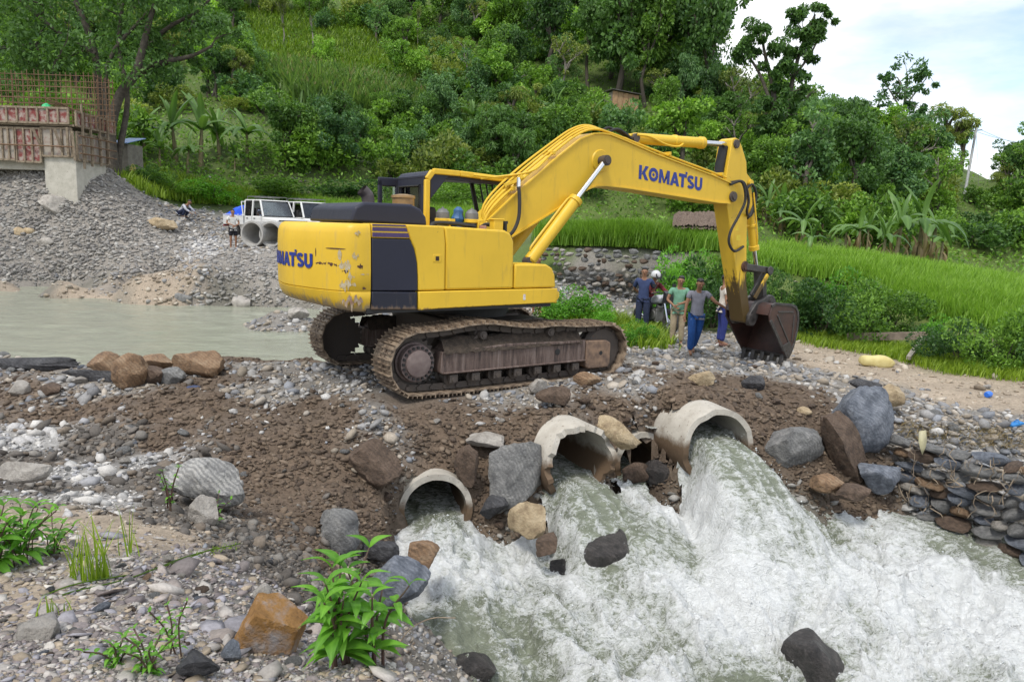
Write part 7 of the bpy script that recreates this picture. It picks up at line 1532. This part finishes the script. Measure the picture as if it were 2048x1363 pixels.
# ------------------------------------------------------------------ motorcycle with rider
def build_motorcycle():
    p = at_d(1308, 662, 19.9); p[2] = float(hgt(p[0], p[1])); rz = math.radians(-62); T = thing('motorcycle', 'black and silver motorcycle parked behind the standing men', 'motorcycle', tuple(p), rz)
    M_bp = simple('bike_black', (.02, .02, .024), (.03, .03, .035), 8, .3); M_sv = simple('bike_silver', (.45, .46, .5), (.35, .36, .4), 8, .3)
    P = lambda n, b, mt, par=T, bev=0: obj(n, b, mt, par, bevel=bev)
    for x in (-.63, .65):
        b = MB(); n = 28; pts = [(x+.26*math.cos(2*PI*k/n), 0, .31+.26*math.sin(2*PI*k/n)) for k in range(n+1)]; b.tube(pts, .05, 8, caps=False); w = P('wheel', b, M_tyre)
        for k in range(5): b = MB(); a = 2*PI*k/5; b.bar((x, 0, .31), (x+.24*math.cos(a), 0, .31+.24*math.sin(a)), .03, .025); P('spoke', b, M_sv, w)
    b = MB(); b.prism([(-.12,.74), (.0,.72), (.32,.78), (.34,.92), (.18,1.0), (-.05,.93)], -.13, .13); P('fuel_tank', b, M_sv, T, .05)
    b = MB(); b.prism([(-.85,.86), (-.1,.74), (-.08,.80), (-.5,.86), (-.84,.93)], -.12, .12); P('saddle', b, M_rubber, T, .03)
    b = MB(); b.box(-.18, .22, -.13, .13, .28, .62); b.tube([(.05,-.16,.45), (.05,.16,.45)], .14, 14); b.tube([(.1,0,.5), (.2,0,.72)], .1, 12); P('engine', b, M_grey, T, .02)
    b = MB(); b.tube([(.40,0,1.0), (.15,0,.62), (-.2,0,.32)], .03, 7); b.tube([(.38,0,.95), (-.1,0,.72), (-.55,0,.80)], .025, 7); b.tube([(-.2,0,.35), (-.63,.08,.31)], .025, 7); P('frame', b, M_bp)
    for sy in (-.09, .09): b = MB(); b.tube([(.65,sy,.31), (.40,sy,1.02)], .025, 8); P('fork', b, M_chrome); 
    for sy in (-.13, .13): b = MB(); b.tube([(-.63,sy,.33), (-.48,sy,.76)], .03, 8); P('shock_absorber', b, M_chrome)
    b = MB(); b.tube(catm([(.28,-.38,1.04), (.38,-.25,1.08), (.40,0,1.04), (.38,.25,1.08), (.28,.38,1.04)], 5), .014, 7); P('handlebar', b, M_bp)
    b = MB(); b.lathe((.44,0,.90), (.60,0,.90), [(0,.05),(.3,.1),(.8,.11),(1,.1)], 14); b.prism([(.42,.78),(.56,.82),(.55,1.06),(.46,1.12)], -.13, .13); P('headlight', b, M_bp)
    b = MB(); b.prism([(.42,.62),(.55,.66),(.72,.63),(.90,.48),(.88,.46),(.70,.58),(.55,.60)], -.06, .06); P('front_mudguard', b, M_bp); b = MB(); b.prism([(-.3,.7),(-.9,.85),(-1.0,.68),(-.95,.66),(-.8,.72),(-.35,.62)], -.07, .07); P('rear_mudguard', b, M_bp)
    b = MB(); b.tube(catm([(.2,.14,.38), (.1,.15,.22), (-.3,.16,.24), (-.9,.17,.36)], 4), .04, 8); P('exhaust', b, M_chrome)
    for sy in (-1, 1): b = MB(); b.tube([(.34,sy*.28,1.06), (.32,sy*.32,1.22)], .008, 5); b.obox((.32,sy*.33,1.25), (.015,0,0), (0,.06,0), (0,0,.035)); P('mirror', b, M_bp)
    # rider
    J = stand_pose(); J.update(pelvis=(0,0,.88), spine=(0,.06,1.03), chest=(0,.14,1.19), neck=(0,.20,1.32), hd0=(0,.24,1.39), hd1=(0,.26,1.46), hd2=(0,.26,1.52))
    for n, x in (('R', 1), ('L', -1)): J.update({'sh'+n: (x*.17,.16,1.26), 'el'+n: (x*.28,.36,1.06), 'wr'+n: (x*.30,.56,1.04), 'hn'+n: (x*.31,.62,1.05), 'hip'+n: (x*.12,.02,.84), 'kn'+n: (x*.22,.38,.70), 'an'+n: (x*.22,.20,.34), 'to'+n: (x*.22,.34,.30)})
    pr = p+np.array([math.cos(rz), math.sin(rz), 0])*-.32
    R = person(tuple(pr), rz-PI/2, 'rider with white helmet and red collar sitting on the motorcycle', J, cloth('red_black_jacket', (.16, .02, .025)), cloth('rider_trousers', (.02, .02, .03)), False, 1.2, simple('rider_shoe', (.03, .03, .03)), hair=False)
    V, F = ICO[3]; V = V.copy(); V[V[:, 2] < -.45, 2] = -.45; hm = obj('helmet', mesh_np('helmet', V*np.array([.125, .15, .135]), F), simple('helmet_white', (.6, .6, .6), (.5, .5, .52), 5, .25), None, tuple(pr+np.array([math.cos(rz), math.sin(rz), 0])*.26+np.array([0, 0, 1.49])), (0, 0, rz-PI/2)); tag(hm, 'white open face helmet on the motorcycle rider', 'helmet')
    b = MB(); b.add([(x*.10, .135, -.02) for x in (-1, 1)]+[(x*.10, .145, -.09) for x in (-1, 1)]+[(x*.10, .12, .05) for x in (-1, 1)], [(4,5,1,0), (0,1,3,2)]); obj('visor', b, M_black, hm)
build_motorcycle()

# ------------------------------------------------------------------ small things by the road
def build_small():
    p, d = hit1(1757, 734); s = d/FPX; V, F = ICO[3]; V = V.copy(); V = np.sign(V)*np.abs(V)**.75; V[:, 2] *= (1+.12*np.sin(V[:, 0]*5)); V += (fbm(V[:, 0]*3, V[:, 1]*3, V[:, 2]*3, seed=3, oct=3)*.09)[:, None]*V
    o = obj('sack', mesh_np('sack', V*np.array([33*s, 14*s, 12.5*s]), F), simple('sack_yellow', (.62, .54, .25), (.52, .43, .17), 6, .75, .4), None, (p[0], p[1]+.1, p[2]+10*s), (0, .05, -.15)); tag(o, 'plump pale yellow sack lying on the road', 'sack')
    def plank(name, u0, v0, u1, v1, d0, d1, w, h, lab, mt=M_wood):
        a, c = hit1(u0, v0+22)[0]+np.array([0, 0, h*.5+.12]), hit1(u1, v1+50)[0]+np.array([0, 0, h*.5+.25]); m_ = (a+c)/2; b = MB(); n = 12; dv = c-a; L_ = np.linalg.norm(dv)
        rs = random.Random(int(u0)); V = []; 
        for k in range(n+1):
            t = k/n-.5; ww = w*(1+rs.uniform(-.12, .12)); hh = h*(1+rs.uniform(-.1, .1)); V += [(t*L_, -ww/2, -hh/2), (t*L_, ww/2, -hh/2), (t*L_, ww/2, hh/2), (t*L_, -ww/2, hh/2)]
        b.add(V, [(k*4+i, k*4+(i+1) % 4, (k+1)*4+(i+1) % 4, (k+1)*4+i) for k in range(n) for i in range(4)]+[(3,2,1,0), (n*4, n*4+1, n*4+2, n*4+3)])
        o = obj(name, b, mt, None, tuple(m_)); o.rotation_mode = 'QUATERNION'; o.rotation_quaternion = Vector(dv).to_track_quat('X', 'Z'); tag(o, lab, 'timber')
    plank('plank', 1694, 668, 1852, 650, 18.6, 19.6, .10, .19, 'long weathered plank lying on the verge in front of the bush', simple('weathered_plank', (.30, .235, .19), (.19, .15, .12), 8, .9, .5)); plank('stake', 1815, 708, 1850, 640, 17.3, 17.8, .09, .07, 'short pale stake leaning in the grass beside the plank', simple('pale_stake', (.36, .33, .28), (.25, .22, .18), 8, .9, .4))
    p, d = hit1(1977, 794); b = MB(); b.lathe((-.06,0,.04), (.07,0,.05), [(0,.035),(.1,.045),(.6,.045),(.8,.02),(1,.018)], 10); o = obj('plastic_bottle', b, simple('blue_plastic', (.02, .14, .62), (.04, .2, .7), 6, .35), None, tuple(p), (0, 0, .5)); o.scale = (1.2,)*3; tag(o, 'crushed bright blue plastic bottle on the sandy road', 'litter')
    p, d = hit1(2030, 852); b = MB(); b.box(-.12, .12, -.045, .045, 0, .03); b.tube(catm([(.02,-.04,.03), (.04,0,.07), (.02,.04,.03)], 4), .008, 5); o = obj('sandal', b, simple('sandal_blue', (.01, .16, .45), (.015, .2, .5), 6, .5), None, tuple(p+np.array([0, 0, .02])), (.1, -.1, .4), bevel=.01); tag(o, 'blue rubber sandal on top of the stone wall', 'litter')
    a = at_d(1838, 862, 9.55); b = MB(); b.add([(0,0,0), (.09,0,.02), (.10,-.03,-.12), (.0,-.02,-.14), (.08,-.05,-.2), (.02,-.04,-.22), (.05,-.05,-.3)], [(0,1,2,3), (3,2,4,5), (5,4,6)]); o = obj('plastic_strip', b, simple('pale_yellow_plastic', (.46, .43, .26), (.34, .31, .2), 9, .5), None, tuple(a)); sm = o.modifiers.new('solid', 'SOLIDIFY'); sm.thickness = .006; tag(o, 'strip of pale yellow plastic hanging on the stone wall', 'litter')
    # drainage of flotsam: dry reeds on the wall top
    rng = np.random.default_rng(8); P, d = px_poly([(1790,840), (2060,858), (2060,900), (1800,872)], 420, 91); tag(obj('flotsam', blades(P, .05, .012, 4, .12, 4.0, rng, colmu=.8), LM['dry']), 'dry straw and roots washed up on top of the stone wall', 'straw', kind='stuff')
    # utility pole
    p = at_d(1932, 378, 64); g_ = float(hgt(p[0], p[1])); top = at_d(1954, 250, 64.5); T = thing('utility_pole', 'leaning pale utility pole with stay wire above the trees', 'pole', (p[0], p[1], g_)); o3 = np.array([p[0], p[1], g_]); b = MB(); b.tube([p-o3-np.array([.1, 0, max(0, p[2]-g_)+.3]), top-o3], [.13, .09], 10); obj('shaft', b, simple('galvanised', (.42, .43, .43), (.33, .34, .34), 6, .5), T); b = MB(); b.bar(top-o3+np.array([-.5, 0, -.5]), top-o3+np.array([.5, 0, -.4]), .08); obj('cross_arm', b, M_grey, T)
    q1 = at_d(1958, 372, 63.5); b = MB(); b.tube([top-o3-np.array([0, 0, .6]), q1-o3], .015, 4); obj('stay_wire', b, M_grey, T)
    for k, (u1, v1, d1) in enumerate(((1700,262,80), (1690,272,80), (2120,290,72), (2120,300,72))):
        a, c = top-o3+np.array([.45*(1 if k % 2 else -1), 0, -.42]), at_d(u1, v1, d1)-o3; b = MB(); b.tube([a*(1-t)+c*t-np.array([0, 0, 1.6*t*(1-t)]) for t in np.linspace(0, 1, 12)], .016, 4); obj('wire', b, M_grey, T)
build_small()

# ------------------------------------------------------------------ plants on the near bank
def oleaf(seed=0, w=.42, fold=.18):
    n = 7; V = []; F = []
    for i in range(n+1):
        t = i/n; ww = w*.5*(math.sin(PI*t**.75)**.9)*(1-.25*t)+.004; z = .12*math.sin(PI*t)-.30*t*t; V += [(t, -ww, z+fold*ww), (t, -ww*.5, z+fold*.35*ww), (t, 0, z-.012), (t, ww*.5, z+fold*.35*ww), (t, ww, z+fold*ww)]
    for i in range(n):
        for k in range(4): F.append((i*5+k, i*5+k+1, i*5+k+6, i*5+k+5))
    c = np.array([[.75 if j % 5 == 2 else .5+.1*((j//5) % 2)]*3 for j in range(len(V))]); me = mesh_np('leaf', np.array(V), np.array(F), True, c); me.materials.append(LM['weed']); return me
OLEAF = [oleaf(0), oleaf(1, .5, .1), oleaf(2, .36, .3)]
def leafy_plant(loc, label, stems, hgt_, leaf, seed, spread=.5, pairs=7, mt=None):
    rs = random.Random(seed); T = thing('leafy_weed', label, 'plant', tuple(loc)); M_st = simple('purple_stem', (.10, .05, .04), (.07, .05, .03), 9, .6)if 'purple_stem' not in MATS else MATS['purple_stem']
    for s in range(stems):
        a = 2*PI*s/stems+rs.uniform(-.5, .5); h = hgt_*rs.uniform(.65, 1.05); ex = spread*rs.uniform(.3, 1)*h; tip = np.array([math.cos(a)*ex, math.sin(a)*ex, h]); mid = tip*np.array([.35, .35, .55]); pts = catm([(rs.uniform(-.04, .04), rs.uniform(-.04, .04), -.05), mid, tip], 6); b = MB(); b.tube(pts, list(np.linspace(.0075, .003, len(pts)))if hgt_ > .3 else .003, 6); obj('stem', b, M_st, T)
        for k in range(pairs):
            t = .25+.75*k/(pairs-1); i = min(int(t*(len(pts)-1)), len(pts)-1); q = pts[i]
            for m_ in (0, 1):
                az = k*1.57+m_*PI+rs.uniform(-.4, .4); L_ = leaf*(1-.35*t if k < pairs-1 else .7)*rs.uniform(.75, 1.15); o = obj('leaf', OLEAF[rs.randrange(3)], None, T, tuple(q), (rs.uniform(-.3, .3), -rs.uniform(-.15, .5) if k < pairs-1 else -.7, az)); o.scale = (L_, L_, L_)
    return T
def build_foreground():
    p = at_d(680, 1372, 2.75); p[2] = float(hgt(p[0], p[1])); leafy_plant(p, 'tall bright green leafy weed with dark stems at the edge of the bank', 9, .40, .15, 3, .45, 5)
    p = at_d(745, 1380, 2.8); p[2] = float(hgt(p[0], p[1])); leafy_plant(p, 'smaller leafy weed leaning over the water beside the tall one', 4, .33, .13, 5, .5, 5)
    p, d = hit1(45, 1125); leafy_plant(p, 'low leafy weed on the pale ledge', 9, .30, .12, 8, .8, 5); p, d = hit1(-10, 1140); leafy_plant(p, 'leafy weed at the edge of the pale ledge', 7, .32, .12, 9, .8, 5); p, d = hit1(110, 1110); leafy_plant(p, 'small leafy weed beside the yellow grass', 5, .2, .09, 10, .9, 4)
    p, d = hit1(300, 1345); leafy_plant(p, 'small round leaved weed among the shale chips', 6, .15, .045, 12, .9, 6); p, d = hit1(350, 1310); leafy_plant(p, 'thin sprig of round leaves among the shale chips', 3, .24, .035, 14, .4, 8); p, d = hit1(235, 1330); leafy_plant(p, 'reddish tinged creeping weed on the shale', 5, .10, .05, 15, 1.1, 5)
    p, d = hit1(340, 1020); leafy_plant(p, 'slender branching weed in front of the dark hollow', 4, .42, .05, 16, .4, 7); p, d = hit1(430, 1045); leafy_plant(p, 'small weed under the white banded rock', 4, .2, .06, 17, .7, 4)
    # yellow green grass tuft, blade by blade
    rs = random.Random(6); ms = []
    for k in range(4):
        n = 6; V = []; bend = (.15, .35, .6, .9)[k]
        for i in range(n+1): t = i/n; V += [(bend*t*t*.6, -.018*(1-t**2)-.0008, t*(1-.18*bend*t)), (bend*t*t*.6, .018*(1-t**2)+.0008, t*(1-.18*bend*t))]
        me = mesh_np('blade', np.array(V), np.array([(i*2, i*2+1, i*2+3, i*2+2) for i in range(n)]), True, np.full((len(V), 3), .55+.1*k)); me.materials.append(LM['grass']); ms.append(me)
    for (u, v, hp, nb, lab) in ((165, 1165, 135, 26, 'tuft of yellow green grass blades on the near bank'), (205, 1160, 150, 22, 'taller tuft of yellow green grass beside the first one'), (262, 1110, 125, 9, 'thin grass tuft at the edge of the dark soil'), (110, 1240, 60, 14, 'low dry grass tuft on the stones')):
        p, d = hit1(u, v); T = thing('grass_tuft', lab, 'grass', tuple(p)); H_ = hp*d/FPX
        for k in range(nb): o = obj('blade', ms[rs.randrange(4)], None, T, (rs.gauss(0, .035), rs.gauss(0, .03), -.01), (rs.uniform(-.12, .12), rs.uniform(-.12, .12), rs.uniform(0, 6.28))); s = H_*rs.uniform(.45, 1.05); o.scale = (s*.8, s*.8 if s > .2 else .2, s)
    a0, dd = hit1(0, 1262)
    for k, pts in enumerate(([(0,1250,3.2), (120,1190,3.4), (260,1155,3.7), (380,1110,4.2), (480,1086,4.6)], [(0,1235,3.2), (140,1170,3.5), (300,1140,3.9), (430,1095,4.4)])):
        b = MB(); b.tube(catm([at_d(*q)-a0 for q in pts], 6), [.004]*(len(pts)*6-5), 5); o = obj('grass_stalk', b, LM['grass'], None, tuple(a0)); tag(o, ['long bent grass stalk with a feathery head reaching over the dark soil', 'second long grass stalk beneath the feathery one'][k], 'grass')
        if k == 0:
            rng = np.random.default_rng(2); tt = rng.uniform(0, 1, 70); q0, q1 = at_d(*pts[3])-a0, at_d(*pts[4])-a0; V, F, col = leaves_np(q0+(q1-q0)*tt[:, None]+rng.normal(size=(70, 3))*.012, None, .03, .2, .1, rng); obj('seed_head', mesh_np('seed_head', V, F, False, col), LM['grass'], o)
    p = at_d(790, 1300, 5.2); b = MB(); b.tube(catm([(0,0,0), (.1,0,.16), (.25,0,.25), (.42,0,.26)], 6), .004, 5); o = obj('dry_twig', b, M_straw, None, tuple(p)); tag(o, 'thin dry twig arching over the foam', 'twig')
build_foreground()

# ------------------------------------------------------------------ spray thrown up by the rapids
def build_spray():
    X, Y, Z, foam, A, keep = RAP; rng = np.random.default_rng(14)
    lap = Z-(np.roll(Z, 6, 0)+np.roll(Z, -6, 0)+np.roll(Z, 6, 1)+np.roll(Z, -6, 1))/4
    edge = ~(keep & np.roll(keep, 7, 0) & np.roll(keep, -7, 0) & np.roll(keep, 7, 1) & np.roll(keep, -7, 1)); lap = np.where(edge, 0, np.minimum(lap, .06))
    w = (np.clip(lap-.012, 0, None)*keep*A)[8:-8, 8:-8].ravel(); w /= w.sum(); n = 4200; i = rng.choice(len(w), n, p=w)
    P = np.stack([X[8:-8, 8:-8].ravel()[i], Y[8:-8, 8:-8].ravel()[i], Z[8:-8, 8:-8].ravel()[i]], 1); up = np.abs(rng.normal(0, .045, n)); P += rng.normal(size=(n, 3))*np.array([.05, .05, .0]); P[:, 2] += up
    S = np.clip(rng.lognormal(math.log(.009), .45, n), .005, .024)*np.clip(1-up*3, .3, 1); V0 = np.array([(1,0,0), (-1,0,0), (0,1,0), (0,-1,0), (0,0,1), (0,0,-1)], float); F0 = np.array([(0,2,4), (2,1,4), (1,3,4), (3,0,4), (2,0,5), (1,2,5), (3,1,5), (0,3,5)])
    sc = np.stack([S*rng.uniform(.6, 1.8, n), S*rng.uniform(.6, 1.6, n), S*rng.uniform(.6, 1.6, n)], 1)/2; V = V0[None]*sc[:, None]+P[:, None]; F = F0[None]+(np.arange(n)*6)[:, None, None]
    mt = simple('spray_white', (.66, .68, .68), (.6, .63, .63), 5, .3, 0); tag(obj('water_spray', mesh_np('water_spray', V.reshape(-1, 3), F.reshape(-1, 3), True), mt), 'white drops of spray above the rapids', 'spray', kind='stuff')
build_spray()
